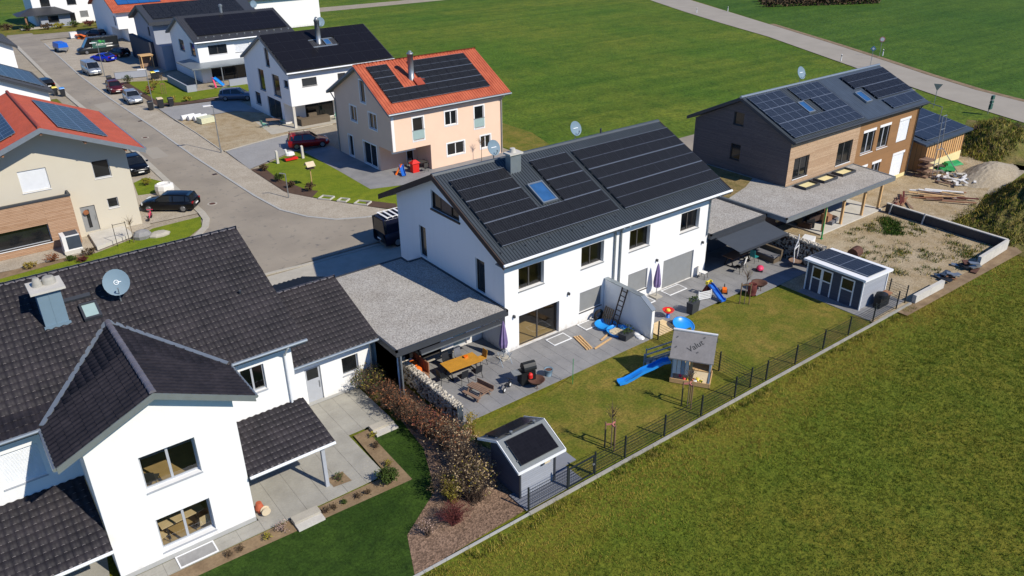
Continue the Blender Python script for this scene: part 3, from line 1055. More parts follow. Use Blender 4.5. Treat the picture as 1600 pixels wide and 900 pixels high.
sheet('lawn', [(-40, 60), (-7.5, 60), (-7.5, 90), (-40, 90)], -0.05, 'lawn_olive')
# the two gardens
sheet('lawn', [(-8.2, -10.9), (20.2, -11.1), (20.2, -4.6), (16.9, -4.6), (13.4, -3.5), (7.9, -3.7), (1.6, -4.1), (-0.4, -4.6), (-5.9, -4.6), (-5.9, -6.5)], -0.02, 'lawn_olive')
sheet('lawn', [(-24, -5.6), (-24, -11.4), (-13.0, -11.2), (-8.3, -9), (-5.9, -6.6), (-6.2, -2), (-7.2, 1), (-8.5, -1.3), (-10.4, -2.3), (-10.1, -5.6)], -0.024, 'lawn_dark')
sheet('mulch_bed', [(-12.9, -11.1), (-12.0, -9.0), (-9.6, -7.4), (-8.4, -4.5), (-7.8, 0.6), (-6.25, 1.6), (-6.3, -5.5), (-5.9, -6.6), (-7.25, -10.9)], -0.016, 'bark_mulch')
sheet('patio', [(-28, -5.0), (-22.62, -5.0), (-22.1, -1.25), (-28, -1.25)], 0.002, 'slab_beige')
sheet('planting_bed', [(-23, -5.05), (-23, -5.75), (-18.6, -5.8), (-10.0, -6.1), (-9.9, -2.0), (-8.9, -1.9), (-8.9, -1.4), (-10.6, -1.5), (-10.75, -5.15)], -0.012, 'soil')
sheet('gravel_plot', [(38.0, -6.0), (44, -6.2), (58, -2.5), (60, 3), (46, 4), (23, 4), (23, -0.5), (38.0, -0.5)], -0.016, 'bare_soil')
sheet('bare_plot', rect(20.0, -11.4, 38.0, -0.5), -0.008, 'bare_soil')
sheet('soil_bank', [(22.5, -12.1), (38.3, -12.3), (39.5, -11), (38, -11.3), (22.5, -11.3)], -0.028, 'soil')


def slab_area(name, poly_rects, tw, tl, mat, z, joint='joint_sand', gap=0.007, rot=False, th=0.05):
    """paving built of single slabs lying on a joint-coloured bed"""
    m = MB()
    for i, (x0, y0, x1, y1) in enumerate(poly_rects):
        m.poly([(x0, y0, z - 0.012 + 0.001 * i), (x1, y0, z - 0.012 + 0.001 * i), (x1, y1, z - 0.012 + 0.001 * i), (x0, y1, z - 0.012 + 0.001 * i)])
    e = struct(name, m, joint)
    meshes = {}
    for (x0, y0, x1, y1) in poly_rects:
        nx, ny = max(1, round((x1 - x0) / tw)), max(1, round((y1 - y0) / tl))
        w_, l_ = (x1 - x0) / nx, (y1 - y0) / ny
        key = (round(w_, 3), round(l_, 3))
        if key not in meshes:
            q = MB()
            b = 0.003
            a0, a1, c0, c1 = gap / 2, w_ - gap / 2, gap / 2, l_ - gap / 2
            q.hexa([(a0, c0, -th), (a1, c0, -th), (a1, c1, -th), (a0, c1, -th), (a0 + b, c0 + b, 0), (a1 - b, c0 + b, 0), (a1 - b, c1 - b, 0), (a0 + b, c1 - b, 0)])
            meshes[key] = mesh_of('paving_slab', q, mat)
        for i in range(nx):
            for j in range(ny):
                inst('paving_slab', meshes[key], e, (x0 + i * w_, y0 + j * l_, z + random.uniform(-0.002, 0.002)))
    return e


slab_area('patio', [(-5.75, -4.1, 0.0, 2.25), (0.0, -4.1, 7.7, -0.02)], 0.8, 0.8, 'slab_grey', 0.02)
slab_area('patio', [(8.1, -3.5, 17.4, -0.02), (17.4, -4.5, 20.0, 2.0), (20.0, -4.5, 23.8, 2.0)], 0.8, 0.8, 'slab_grey', 0.02)
slab_area('patio', [(-16.6, -5.05, -10.8, -1.25), (-12.8, -1.25, -10.8, 2.15), (-10.8, -1.3, -8.4, 2.15), (-22.6, -5.05, -16.6, -4.3)], 0.95, 0.5, 'slab_beige', 0.02)
slab_area('deck', [(20.0, -11.0, 24.2, -9.8), (20.0, -9.8, 20.75, -5.8)], 0.5, 0.5, 'slab_grey', 0.015)
m = MB()
for i in range(9):
    m.box(-7.2, -11.0 + i * 0.14, 0.0, -3.9, -10.88 + i * 0.14, 0.05)
m.box(-4.6, -9.74, -0.02, -3.2, -8.7, 0.02)
struct('wood_deck', m, 'deck_grey')
# edging kerb under the fence, one stone after the other
kerb('garden_edging', [(-13.6, -11.15), (-7.2, -11.2)], 0.08, 0.05, step=1.0, mat='plinth')
kerb('garden_edging', [(-7.2, -11.2), (9.5, -11.3), (24.2, -11.4)], 0.13, 0.07, step=1.0, mat='slab_beige')

# spoil mound and gravel pile on the right
MH = {}


def mound(name, cx, cy, rx, ry, h, rz, mat, seed, n=60, pw=1.0, rough=0.35):
    rng = np.random.default_rng(seed)
    ph = rng.uniform(0, 6.28, (14, 2))
    fq = rng.uniform(1.5, 14, (14, 2))

    def local_h(u, v):
        r = np.minimum(1, np.hypot(u, v))
        z = h * (0.5 + 0.5 * np.cos(PI * r)) ** pw
        nz = sum(np.sin(fq[k][0] * u * 3 + ph[k][0]) * np.sin(fq[k][1] * v * 3 + ph[k][1]) for k in range(14)) / 9
        return z + h * rough * nz * (1 - r) ** 0.6 - 0.09

    def world_h(x, y):
        dx, dy = x - cx, y - cy
        u = (dx * math.cos(rz) + dy * math.sin(rz)) / rx
        v = (-dx * math.sin(rz) + dy * math.cos(rz)) / ry
        return local_h(u, v)
    MH[(name, seed)] = world_h
    m = MB()
    U, Vv = np.meshgrid(np.linspace(-1, 1, n + 1), np.linspace(-1, 1, n + 1))
    Z = local_h(U, Vv)
    X, Y = U * rx, Vv * ry
    m.v = [tuple(q) for q in np.stack([cx + X * math.cos(rz) - Y * math.sin(rz), cy + X * math.sin(rz) + Y * math.cos(rz), Z], -1).reshape(-1, 3)]
    for j in range(n):
        for i in range(n):
            a_ = j * (n + 1) + i
            m.f.append((a_, a_ + 1, a_ + n + 2, a_ + n + 1))
            m.m.append(0)
    return struct(name, m, mat, smooth=True)


mound('earth_mound', 51.5, -9.4, 14.0, 4.3, 3.0, 0.06, 'mound_grass', 3, pw=.75)
mound('earth_mound', 66, 1.8, 9.0, 3.4, 2.0, 0.35, 'mound_grass', 9, pw=.8)
mound('gravel_pile', 54.5, -2.6, 5.4, 2.2, 1.1, 0.12, 'gravel_verge', 5, rough=0.12, pw=.7)
# strip of bare earth along the field side of the lane
sheet('earth_strip', [(87.0, 7.5), (89.3, 14.3), (93.7, 23.0), (99.8, 33.8), (106.9, 46.8), (117.6, 67.8), (118.6, 67.3), (107.8, 46.3), (100.7, 33.2), (94.6, 22.5), (90.3, 13.9), (88.0, 7.2)], -0.06, 'soil')

# manhole cover in the road
m = MB()
m.lathe((-4.9, 36.0, 0), [(0.42, 0.003), (0.42, 0.012), (0.30, 0.012)], 24, 0)
m.lathe((-4.9, 36.0, 0), [(0.27, 0.006), (0.27, 0.02)], 20, 1)
tag(obj('manhole_cover', m, ['concrete', 'rust'], loc=(-4.9, 36.0, 0)), 'round manhole cover with concrete ring in the road near the bend', 'manhole')

for i, (x, y, lb_) in enumerate(((-1.95, 44.0, 'nearest square gully grate at the right kerb'), (-2.05, 70.0, 'square gully grate at the right kerb before the silver car'), (-5.6, 60.0, 'square gully grate at the left kerb'))):
    m = MB()
    m.box(x - .22, y - .22, .003, x + .22, y + .22, .012, 0)
    for k in range(5):
        m.box(x - .18, y - .17 + k * .075, .012, x + .18, y - .13 + k * .075, .02, 1)
    tag(obj('gully_grate', m, ['rust', 'black_metal'], loc=(x, y, 0)), lb_, 'grate', 'gully grates')
m = MB()
m.lathe((-3.6, 62.0, 0), [(.4, .003), (.4, .012), (.29, .012)], 20, 0)
m.lathe((-3.6, 62.0, 0), [(.27, .006), (.27, .02)], 18, 1)
tag(obj('manhole_cover', m, ['concrete', 'rust'], loc=(-3.6, 62.0, 0)), 'farther round manhole cover in the street beside the gravel plot', 'manhole')
for i, (pl, zz) in enumerate((([(-5.2, 53), (-3.6, 53), (-3.6, 57.5), (-5.2, 57.4)], .003), ([(-4.4, 78), (-2.4, 78.2), (-2.4, 83), (-4.5, 82.8)], .003))):
    sheet('asphalt_patch', pl, zz, 'asphalt_lane')


# ------------------------------------------------------------ houses
def put_openings(h, fr, items):
    """windows, shutters and doors into the openings of one wall"""
    for it in items:
        u0, u1, v0, v1, kind = it[:5]
        kw = it[5] if len(it) > 5 else {}
        if kind == 'w':
            window(h, fr, u0, u1, v0, v1, **kw)
        elif kind == 's':
            shutter(h, fr, u0, u1, v0, v1, **kw)
        elif kind == 'd':
            d = MB()
            fr.box(d, u0, u1, v0, v1, -0.16, -0.1)
            o = obj('door', d, kw.get('mat', 'frame_grey'), h)
            g = MB()
            if kw.get('glass'):
                a0, a1, b0, b1 = kw['glass']
                fr.box(g, u0 + a0, u0 + a1, b0, b1, -0.1, -0.09)
                obj('door_pane', g, 'pane_dark', o)
            k = MB()
            fr.box(k, u1 - 0.14, u1 - 0.11, v0 + 0.85, v0 + 1.25, -0.1, -0.05)
            obj('handle', k, 'galv', o)


def plain_house(name, label, x0, y0, W, D, roof, ov, th, wall, roofmat, wins, loc=None, soff='soffit', plinth=0.0, cat='house', no_front=False):
    """gable house with its ridge along X; walls with openings, roof slab; returns everything needed to add to it"""
    ye, ze, yr, zr, yb, zb = roof
    h = thing(name, label, cat, (x0, y0, 0))
    zf = lambda y: (ze + (y - ye) * (zr - ze) / (yr - ye)) if y <= yr else (zb + (y - yb) * (zr - zb) / (yr - yb))
    F = Fr((x0, y0, 0), (1, 0, 0), (0, -1, 0))
    L = Fr((x0, y0, 0), (0, 1, 0), (-1, 0, 0))
    Rr = Fr((x0 + W, y0, 0), (0, 1, 0), (1, 0, 0))
    B = Fr((x0, y0 + D, 0), (1, 0, 0), (0, 1, 0))
    e = 0.02
    m = MB()
    if not no_front:
        wall_panel(m, F, [(0, zf(y0) - th + e), (W, zf(y0) - th + e)], [w[:5] for w in wins.get('F', [])])
    prof = [(0, zf(y0) - th + e), (yr - y0, zr - th + e), (D, zf(y0 + D) - th + e)]
    wall_panel(m, L, prof, [w[:5] for w in wins.get('L', [])])
    wall_panel(m, Rr, prof)
    wall_panel(m, B, [(0, zf(y0 + D) - th + e), (W, zf(y0 + D) - th + e)])
    obj('wall', m, wall, h)
    put_openings(h, F, wins.get('F', []))
    put_openings(h, L, wins.get('L', []))
    ro, RF, RB = gable_roof(h, x0 - ov[0], x0 + W + ov[1], ye, ze, yr, zr, yb, zb, th, [roofmat])
    if plinth:
        q = MB()
        q.box(x0 - 0.012, y0 - 0.012, 0, x0 + W + 0.012, y0 + D + 0.012, plinth)
        obj('plinth', q, 'plinth', h)
    return h, ro, RF, RB, F, L


def downpipe(house, pts, r=0.05, mat='zinc'):
    m = MB()
    m.tube(pts, r, 8)
    return obj('downpipe', m, mat, house)


def floors(h, x0, y0, x1, y1, zs, inner=None):
    m = MB()
    for z in zs:
        m.box(x0 + 0.2, y0 + 0.2, z - 0.1, x1 - 0.2, y1 - 0.2, z)
    obj('storey_floor', m, 'room_floor', h)
    if inner:
        m = MB()
        for (a, b, c, d) in inner:
            m.box(a, b, 0.05, c, d, 5.6)
        obj('room_partition', m, 'room_wall', h)


# ---- white duplex in the middle
W_D = dict(frame='frame_dark', pane='pane', sill='shutter_grey', split=2, depth=0.26)
dF = [(1.0, 2.86, 3.72, 5.15, 'w', W_D), (5.75, 7.6, 3.72, 5.13, 'w', W_D), (9.8, 11.63, 3.72, 5.13, 'w', W_D), (14.53, 16.37, 3.72, 5.12, 'w', W_D),
      (1.0, 4.07, 0.02, 2.14, 'w', dict(frame='frame_dark', pane='pane', sill=None, split=2, depth=0.22)),
      (5.72, 7.55, 0.75, 2.12, 's', {}), (9.87, 11.65, 0.65, 2.1, 's', {}), (13.15, 16.15, 0.02, 2.12, 's', dict(sill=None))]
dL = [(8.2, 9.0, 3.2, 5.27, 'w', dict(frame='frame_brown', pane='pane_dark', split=1, sill=None)), (1.88, 2.8, 3.1, 5.17, 'w', dict(frame='frame_brown', pane='pane_dark', split=1, sill=None)),
      (4.3, 7.3, 6.88, (7.48, 8.1), 'x')]
dup, dro, dRF, dRB, DF, DL = plain_house('duplex_house', 'white two-storey duplex with dark ribbed metal roof full of solar panels', 0, 0, 17.45, 11.6,
                                         (-0.8, 6.15, 6.08, 9.42, 12.9, 6.3), (0.6, 0.9), 0.26, 'render_white', 'anthracite', dict(F=dF, L=dL))
floors(dup, 0, 0, 17.45, 11.6, [0.03, 3.0], [(0.2, 4.6, 8.6, 4.75), (8.6, 0.2, 8.75, 9), (8.75, 4.6, 17.2, 4.75)])
slope = math.hypot(6.88, 3.27)
rib_sheet(dro, dRF, 18.95, slope, 'metal_roof', 0.2, 0.04)
rib_sheet(dro, dRB, 18.95, math.hypot(6.82, 3.12), 'metal_roof', 0.2, 0.04)
m = MB()
m.hexa([(-0.62, 5.9, 9.38), (18.37, 5.9, 9.38), (18.37, 6.26, 9.38), (-0.62, 6.26, 9.38), (-0.62, 6.0, 9.5), (18.37, 6.0, 9.5), (18.37, 6.16, 9.5), (-0.62, 6.16, 9.5)])
obj('ridge_cap', m, 'metal_roof', dro)
for sx in (-0.66, 18.35):      # verge boards
    m = MB()
    for (ya, za, yb_, zb_) in ((-0.82, 6.15, 6.08, 9.42), (6.08, 9.42, 12.92, 6.3)):
        m.hexa([(sx, ya, za - 0.3), (sx + 0.06, ya, za - 0.3), (sx + 0.06, yb_, zb_ - 0.3), (sx, yb_, zb_ - 0.3), (sx, ya, za + 0.05), (sx + 0.06, ya, za + 0.05), (sx + 0.06, yb_, zb_ + 0.05), (sx, yb_, zb_ + 0.05)])
    obj('verge_board', m, 'dark_wood', dro)
m = MB()
m.box(-0.6, -0.76, 5.88, 18.35, 0.0, 5.95)
obj('soffit', m, 'soffit', dro)
gutter(dro, (-0.66, -0.86, 6.1), (18.4, -0.86, 6.1), 0.085, 'gutter_white')
for x in (8.45, 8.95):
    downpipe(dup, [(x, -0.8, 5.95), (x, -0.1, 5.5), (x, -0.1, 0.05)], 0.06)
downpipe(dup, [(17.3, -0.8, 5.95), (17.3, -0.08, 5.5), (17.3, -0.08, 2.9)], 0.05)
ax = 0.6                        # roof plane starts at x=-0.6
pw, ph = 0.975, 1.83
ks = 1.108
pv_array(dro, dRF, ax + 9.36, 1.08, 9, 3, 0.98, 1.83, rgap=0.04)
pv_array(dro, dRF, ax + 0.0, 1.12, 9, 3, 0.975, 1.83, rgap=0.04, skip={(4, 1), (5, 1), (4, 2), (5, 2)})
skylight(dro, dRF, ax + 4.45, ax + 5.6, 3.18, 4.9, 'zinc', 'pane_sky', 0.06, 0.2)
m = MB()
m.box(4.15, 4.75, 8.6, 4.95, 5.25, 9.95)
ch = obj('chimney', m, 'zinc', dro)
m = MB()
m.box(4.05, 4.65, 9.95, 5.05, 5.35, 10.05)
m.lathe((4.5, 5.0, 10.05), [(0.2, 0), (0.16, 0.25)], 12)
obj('chimney_cap', m, 'concrete_pale', dro)
m = MB()
for i in range(22):             # snow guard hooks are seen as a row of dots below the panels
    m.box(*(dRF.p(0.3 + i * 0.86, 0.75, 0.05) - Vector((0.03, 0.03, 0))), *(dRF.p(0.3 + i * 0.86, 0.75, 0.05) + Vector((0.03, 0.03, 0.08))))
obj('snow_guard', m, 'anthracite', dro)
# gable window, four lights under the slope
f = MB()
for u in (4.3, 5.2, 6.35, 7.22):
    tv = 7.48 + (u - 4.3) / 3.0 * 0.62
    DL.box(f, u, u + 0.08, 6.88, tv, -0.18, -0.1)
DL.box(f, 4.3, 7.3, 6.88, 6.98, -0.18, -0.09)
P_ = DL.p
f.hexa([P_(4.3, 7.38, -0.18), P_(7.3, 8.0, -0.18), P_(7.3, 8.0, -0.1), P_(4.3, 7.38, -0.1), P_(4.3, 7.48, -0.18), P_(7.3, 8.1, -0.18), P_(7.3, 8.1, -0.1), P_(4.3, 7.48, -0.1)])
gw = obj('window', f, 'frame_brown', dup)
g = MB()
g.poly([P_(4.3, 6.9, -0.15), P_(7.3, 6.9, -0.15), P_(7.3, 8.08, -0.15), P_(4.3, 7.46, -0.15)])
obj('pane', g, 'pane_dark', gw)
g = MB()
for k in range(14):
    v = 6.98 + k * 0.062
    DL.box(g, 5.3, 6.35, v, v + 0.045, -0.145, -0.12)
obj('blind', g, 'old_wood', gw)
s = MB()
DL.box(s, 4.2, 7.36, 6.78, 6.876, -0.1, 0.08)
obj('sill', s, 'frame_brown', gw)
for (x, z, w_) in ((0.55, 2.2, 0.1), (4.7, 2.35, 0.1), (12.35, 2.35, 0.1), (16.85, 2.4, 0.1)):
    m = MB()
    m.box(x, -0.16, z, x + w_, 0.0, z + 0.16)
    obj('wall_lamp', m, 'anthracite', dup)
for x0_, x1_ in ((1.05, 2.9), (1.7, 2.9)):
    pass
# light wells in the paving beside the wall
for (x, y, w_, l_, lb) in ((2.75, -1.15, 1.4, 0.85, 'glazed light well cover with white rim by the sliding door'), (5.45, -0.95, 1.7, 0.85, 'glazed light well cover with white rim below the left grey shutter'),
                           (10.1, -0.95, 1.5, 0.85, 'glazed light well cover with white rim below the right grey shutter'), (12.9, -1.0, 1.7, 0.85, 'glazed light well cover beside the tall grey shutter')):
    t_ = thing('light_well', lb, 'light well', (x, y, 0.03), 0, 'light wells along the duplex')
    m = MB()
    m.box(x, y, 0.024, x + w_, y + 0.06, 0.06); m.box(x, y + l_ - 0.06, 0.024, x + w_, y + l_, 0.06)
    m.box(x, y + 0.06, 0.024, x + 0.06, y + l_ - 0.06, 0.06); m.box(x + w_ - 0.06, y + 0.06, 0.024, x + w_, y + l_ - 0.06, 0.06)
    obj('rim', m, 'white_trim', t_)
    m = MB()
    m.box(x + 0.06, y + 0.06, 0.024, x + w_ - 0.06, y + l_ - 0.06, 0.045)
    obj('cover', m, 'paver_blue', t_)

SRC_W = (-0.9, -12, 0)   # a direction the dishes face: roughly south
dish('round grey satellite dish on the ridge above the duplex middle', (10.6, 6.2, 9.35), (9.6, -60, 40), 0.45, 0.55)
dish('round grey satellite dish on the duplex ridge beside the metal chimney', (4.1, 6.4, 9.25), (3.2, -60, 40), 0.45, 0.55)
m = MB()
m.tube([(13.0, 6.3, 9.3), (13.0, 6.3, 9.75)], 0.06, 8)
obj('vent_pipe', m, 'anthracite', dro)


# ---- flat gravel-roofed carport with terrace, left of the duplex
def gravel_flat(h, poly, z, th=0.32, fascia='anthracite', rim=0.12, gravel='gravel_roof', name='roof'):
    m = MB()
    m.prism(poly, z - th, z - 0.06)
    o = obj(name, m, fascia, h)
    r = MB()
    n = len(poly)
    for i in range(n):
        a_, b_ = Vector((*poly[i], 0)), Vector((*poly[(i + 1) % n], 0))
        d = (b_ - a_).normalized()
        nn = Vector((-d.y, d.x, 0)) * rim
        r.hexa([a_ + Vector((0, 0, z - 0.07)), b_ + Vector((0, 0, z - 0.07)), b_ + nn + Vector((0, 0, z - 0.07)), a_ + nn + Vector((0, 0, z - 0.07)), a_ + Vector((0, 0, z + 0.05)), b_ + Vector((0, 0, z + 0.05)), b_ + nn + Vector((0, 0, z + 0.05)), a_ + nn + Vector((0, 0, z + 0.05))])
    obj('roof_edge', r, fascia, o)
    g = MB()
    g.poly([(x, y, z) for x, y in poly])
    obj('gravel_bed', g, gravel, o)
    return o


cp = thing('carport', 'flat gravel-roofed garage with covered terrace left of the white duplex', 'garage', (-7.2, -0.3, 0))
gravel_flat(cp, [(-7.25, -0.35), (-0.02, -0.35), (-0.02, 8.9), (-1.0, 8.9), (-1.0, 9.75), (-7.25, 9.75)], 3.0)
m = MB()
LW = Fr((-7.1, -0.05, 0), (0, 1, 0), (-1, 0, 0))
wall_panel(m, LW, [(0, 2.72), (9.7, 2.72)])
m.box(-7.1, -0.05, 0, -6.85, 2.3, 2.72)
BW = Fr((-6.85, 2.3, 0), (1, 0, 0), (0, -1, 0))
bw = [(0.35, 3.9, 0.05, 2.45), (4.75, 5.7, 0.05, 2.3)]
wall_panel(m, BW, [(0, 2.72), (6.8, 2.72)], bw)
m.poly([(-7.1, 9.6, 0), (-0.02, 9.6, 0), (-0.02, 9.6, 2.72), (-7.1, 9.6, 2.72)])
obj('wall', m, 'render_white', cp)
window(cp, BW, 0.35, 3.9, 0.05, 2.45, split=1, pane='pane_dark', sill=None, name='sliding_door')
window(cp, BW, 4.75, 5.7, 0.05, 2.3, split=1, pane='pane_frost', frame='frame_grey', sill=None, name='door')
m = MB()
m.tube([(-6.98, -0.28, 2.75), (-6.98, -0.28, 0.05)], 0.05, 8)
obj('downpipe', m, 'zinc', cp)
m = MB()
m.box(-7.02, -0.2, 0, -6.88, -0.06, 2.7)
obj('post', m, 'anthracite', cp)
# rolled-up awning under the edge
aw = thing('awning_cassette', 'long dark rolled-up awning under the edge of the gravel roof', 'awning', (-5.9, -0.45, 2.45))
m = MB()
m.box(-5.9, -0.55, 2.44, -0.7, -0.37, 2.62)
obj('cassette', m, 'anthracite', aw)
m = MB()
m.box(-5.9, -0.60, 2.42, -0.7, -0.552, 2.47)
obj('front_rail', m, 'galv', aw)

# ---- big house with dark pan tiles, front left
ridge_y, ridge_z = 5.2, 9.4
eave_y, eave_z = -1.8, 6.4
sl_big = (ridge_z - eave_z) / (ridge_y - eave_y)
mz = lambda y: eave_z + (y - eave_y) * sl_big
gx, gz, ghw, gslope = -19.43, 7.98, 3.5, 0.456       # cross gable ridge
cz = lambda x: gz - abs(x - gx) * gslope
big = thing('tiled_house', 'big white house under a dark pan-tiled roof with a front cross gable', 'house', (-19.4, -1.2, 0))
th = 0.24
m = MB()
XL, XR = -32.0, -12.95
F0 = Fr((XL, -1.2, 0), (1, 0, 0), (0, -1, 0))
hw = [(-24.7 - XL, -23.25 - XL, 3.96, 5.45), (-15.36 - XL, -14.28 - XL, 4.2, 5.5), (-15.3 - XL, -13.6 - XL, 0.1, 2.3)]
wall_panel(m, F0, [(0, mz(-1.2) - th), (XR - XL, mz(-1.2) - th)], hw)
RW = Fr((XR, -1.2, 0), (0, 1, 0), (1, 0, 0))
wall_panel(m, RW, [(0, mz(-1.2) - th), (6.4, ridge_z - th), (12.8, mz(-1.2) - th)])
m.poly([(XL, 11.6, 0), (XR, 11.6, 0), (XR, 11.6, 6.4), (XL, 11.6, 6.4)])
gy = -4.25
GF = Fr((-22.09, gy, 0), (1, 0, 0), (0, -1, 0))
gW = 5.43
gh = [(1.68, 3.76, 3.55, 5.22), (1.68, 3.78, 0.5, 2.16)]
wall_panel(m, GF, [(0, cz(-22.09) - th), (gx + 22.09, gz - th), (gW, cz(-16.66) - th)], gh, depth=0.3)
for x, nx in ((-22.09, -1), (-16.66, 1)):
    wall_panel(m, Fr((x, gy, 0), (0, 1, 0), (nx, 0, 0)), [(0, cz(x) - th), (3.1, cz(x) - th)])
obj('wall', m, 'render_white', big)
q = MB()
q.box(-22.1, gy - 0.012, 0, -16.65, gy + 0.3, 0.22)
obj('plinth', q, 'plinth', big)
q = MB()
q.box(-16.66, -1.215, 0, -12.94, -1.0, 0.2)
obj('plinth', q, 'plinth', big)
WG = dict(frame='frame_grey', pane='pane', sill='frame_grey', split=2, depth=0.26, fw=0.07)
window(big, GF, 1.68, 3.76, 3.55, 5.22, **WG)
window(big, GF, 1.68, 3.78, 0.5, 2.16, **WG)
shutter(big, F0, *hw[0], mat='shutter_white', pitch=0.055, sill='frame_grey')
window(big, F0, *hw[1], frame='frame_grey', pane='pane', sill='frame_grey', split=2)
window(big, F0, *hw[2], frame='frame_grey', pane='pane_dark', sill=None, split=2, name='patio_door')
floors(big, -22.05, -4.2, -16.7, 8, [0.03, 3.0], [(-22, 1.5, -13, 1.6)])
floors(big, -16.6, -1.15, -13, 8, [0.03, 3.0])
# roof slabs
m = MB()
VX = -12.45
m.hexa([(XL - 0.4, eave_y, eave_z - th), (VX, eave_y, eave_z - th), (VX, ridge_y, ridge_z - th), (XL - 0.4, ridge_y, ridge_z - th), (XL - 0.4, eave_y, eave_z), (VX, eave_y, eave_z), (VX, ridge_y, ridge_z), (XL - 0.4, ridge_y, ridge_z)])
yb2 = 12.2
m.hexa([(XL - 0.4, ridge_y, ridge_z - th), (VX, ridge_y, ridge_z - th), (VX, yb2, eave_z - th), (XL - 0.4, yb2, eave_z - th), (XL - 0.4, ridge_y, ridge_z), (VX, ridge_y, ridge_z), (VX, yb2, eave_z), (XL - 0.4, yb2, eave_z)])
bro = obj('roof', m, 'soffit', big)
m = MB()
gfy = -4.75
for s_ in (-1, 1):
    xe = gx + s_ * ghw
    m.hexa([(gx, gfy, gz - th), (xe, gfy, cz(xe) - th), (xe, 2.3, cz(xe) - th), (gx, 2.3, gz - th), (gx, gfy, gz), (xe, gfy, cz(xe)), (xe, 2.3, cz(xe)), (gx, 2.3, gz)])
gro = obj('gable_roof', m, 'soffit', big)
mainF = Roof((XL - 0.4, eave_y - 0.05, eave_z - 0.02), (1, 0, 0), (0, 7, 3.0))
test_main = lambda p: p[2] > cz(p[0]) - 0.02 or abs(p[0] - gx) > ghw
tile_field(bro, mainF, VX - XL + 0.4, math.hypot(7.05, 3.02), 'tile_dark', test_main, 60)
mainB = Roof((VX, yb2 + 0.05, eave_z - 0.02), (-1, 0, 0), (0, -7, 3.0))
tile_field(bro, mainB, 8.0, math.hypot(7.05, 3.02), 'tile_dark')
ct = math.hypot(1, gslope)
gl = Roof((gx - ghw - 0.04, 2.3, cz(gx - ghw)), (0, -1, 0), (1, 0, gslope))
gr_ = Roof((gx + ghw + 0.04, gfy, cz(gx + ghw)), (0, 1, 0), (-1, 0, gslope))
test_g = lambda p: p[2] > mz(p[1]) - 0.03 or p[1] < eave_y
tile_field(gro, gl, 2.3 - gfy, (ghw + 0.04) * ct, 'tile_dark', test_g, 130)
tile_field(gro, gr_, 2.3 - gfy, (ghw + 0.04) * ct, 'tile_dark', test_g, 110)
# ridge tiles, one by one
m = MB()
for k in range(7):
    pass
def ridge_row(parent, a, b, r=0.13, step=0.42, mat='tile_ridge'):
    a, b = Vector(a), Vector(b)
    d = b - a
    n = max(1, round(d.length / step))
    L_ = d.length / n
    q = MB()
    ring0 = [(0, r * math.cos(t_), r * 0.75 * math.sin(t_)) for t_ in np.linspace(-0.15, PI + 0.15, 8)]
    ring1 = [(L_ * 1.06, y * 0.88, z * 0.86) for _, y, z in ring0]
    q.v = ring0 + ring1
    for i in range(7):
        q.f.append((i, i + 1, 8 + i + 1, 8 + i)); q.m.append(0)
    q.poly(ring0)
    me = mesh_of('ridge_tile', q, mat, smooth=False)
    rot = Vector((1, 0, 0)).rotation_difference(d.normalized()).to_euler()
    for k in range(n):
        inst('ridge_tile', me, parent, tuple(a + d * (k / n)), rot)


ridge_row(bro, (VX, ridge_y, ridge_z + 0.06), (XL - 0.4, ridge_y, ridge_z + 0.06))
ridge_row(gro, (gx, gfy - 0.02, gz + 0.06), (gx, 2.0, gz + 0.06))
# valley flashing strips
for s_ in (-1, 1):
    m = MB()
    top = Vector((gx, 2.0, gz + 0.1))
    xe = gx + s_ * (ghw + 0.0)
    ye2 = eave_y + 0.0
    bot = Vector((xe, (cz(xe) - eave_z) / sl_big + eave_y, cz(xe) + 0.1))
    for w0, w1, wm in ((-0.09, 0.09, 0.045),):
        d = (bot - top).normalized()
        side = d.cross(Vector((0, 0, 1))).normalized()
        m.obox((top + bot) / 2, (bot - top) / 2, side * 0.1, Vector((0, 0, 0.02)))
    obj('valley_flashing', m, 'zinc', gro)
gutter(bro, (-15.8, eave_y - 0.1, eave_z - 0.05), (VX + 0.05, eave_y - 0.1, eave_z - 0.05), 0.08, 'zinc')
gutter(bro, (XL, eave_y - 0.1, eave_z - 0.05), (-22.95, eave_y - 0.1, eave_z - 0.05), 0.08, 'zinc')
gutter(gro, (gx - ghw - 0.1, gfy, cz(gx - ghw) - 0.06), (gx - ghw - 0.1, -1.8, cz(gx - ghw) - 0.06), 0.08, 'zinc')
gutter(gro, (gx + ghw + 0.1, gfy, cz(gx + ghw) - 0.06), (gx + ghw + 0.1, -1.9, cz(gx + ghw) - 0.06), 0.08, 'zinc')
downpipe(big, [(-13.3, eave_y - 0.1, eave_z - 0.1), (-13.3, -1.3, 5.6), (-13.3, -1.3, 2.9)], 0.06, 'gutter_white')
for s_ in (-1, 1):               # verge boards of the cross gable
    xe = gx + s_ * (ghw + 0.05)
    m = MB()
    m.hexa([(gx, gfy - 0.03, gz - th), (xe, gfy - 0.03, cz(xe) - th), (xe, gfy + 0.02, cz(xe) - th), (gx, gfy + 0.02, gz - th), (gx, gfy - 0.03, gz + 0.03), (xe, gfy - 0.03, cz(xe) + 0.03), (xe, gfy + 0.02, cz(xe) + 0.03), (gx, gfy + 0.02, gz + 0.03)])
    obj('verge_board', m, 'zinc', gro)
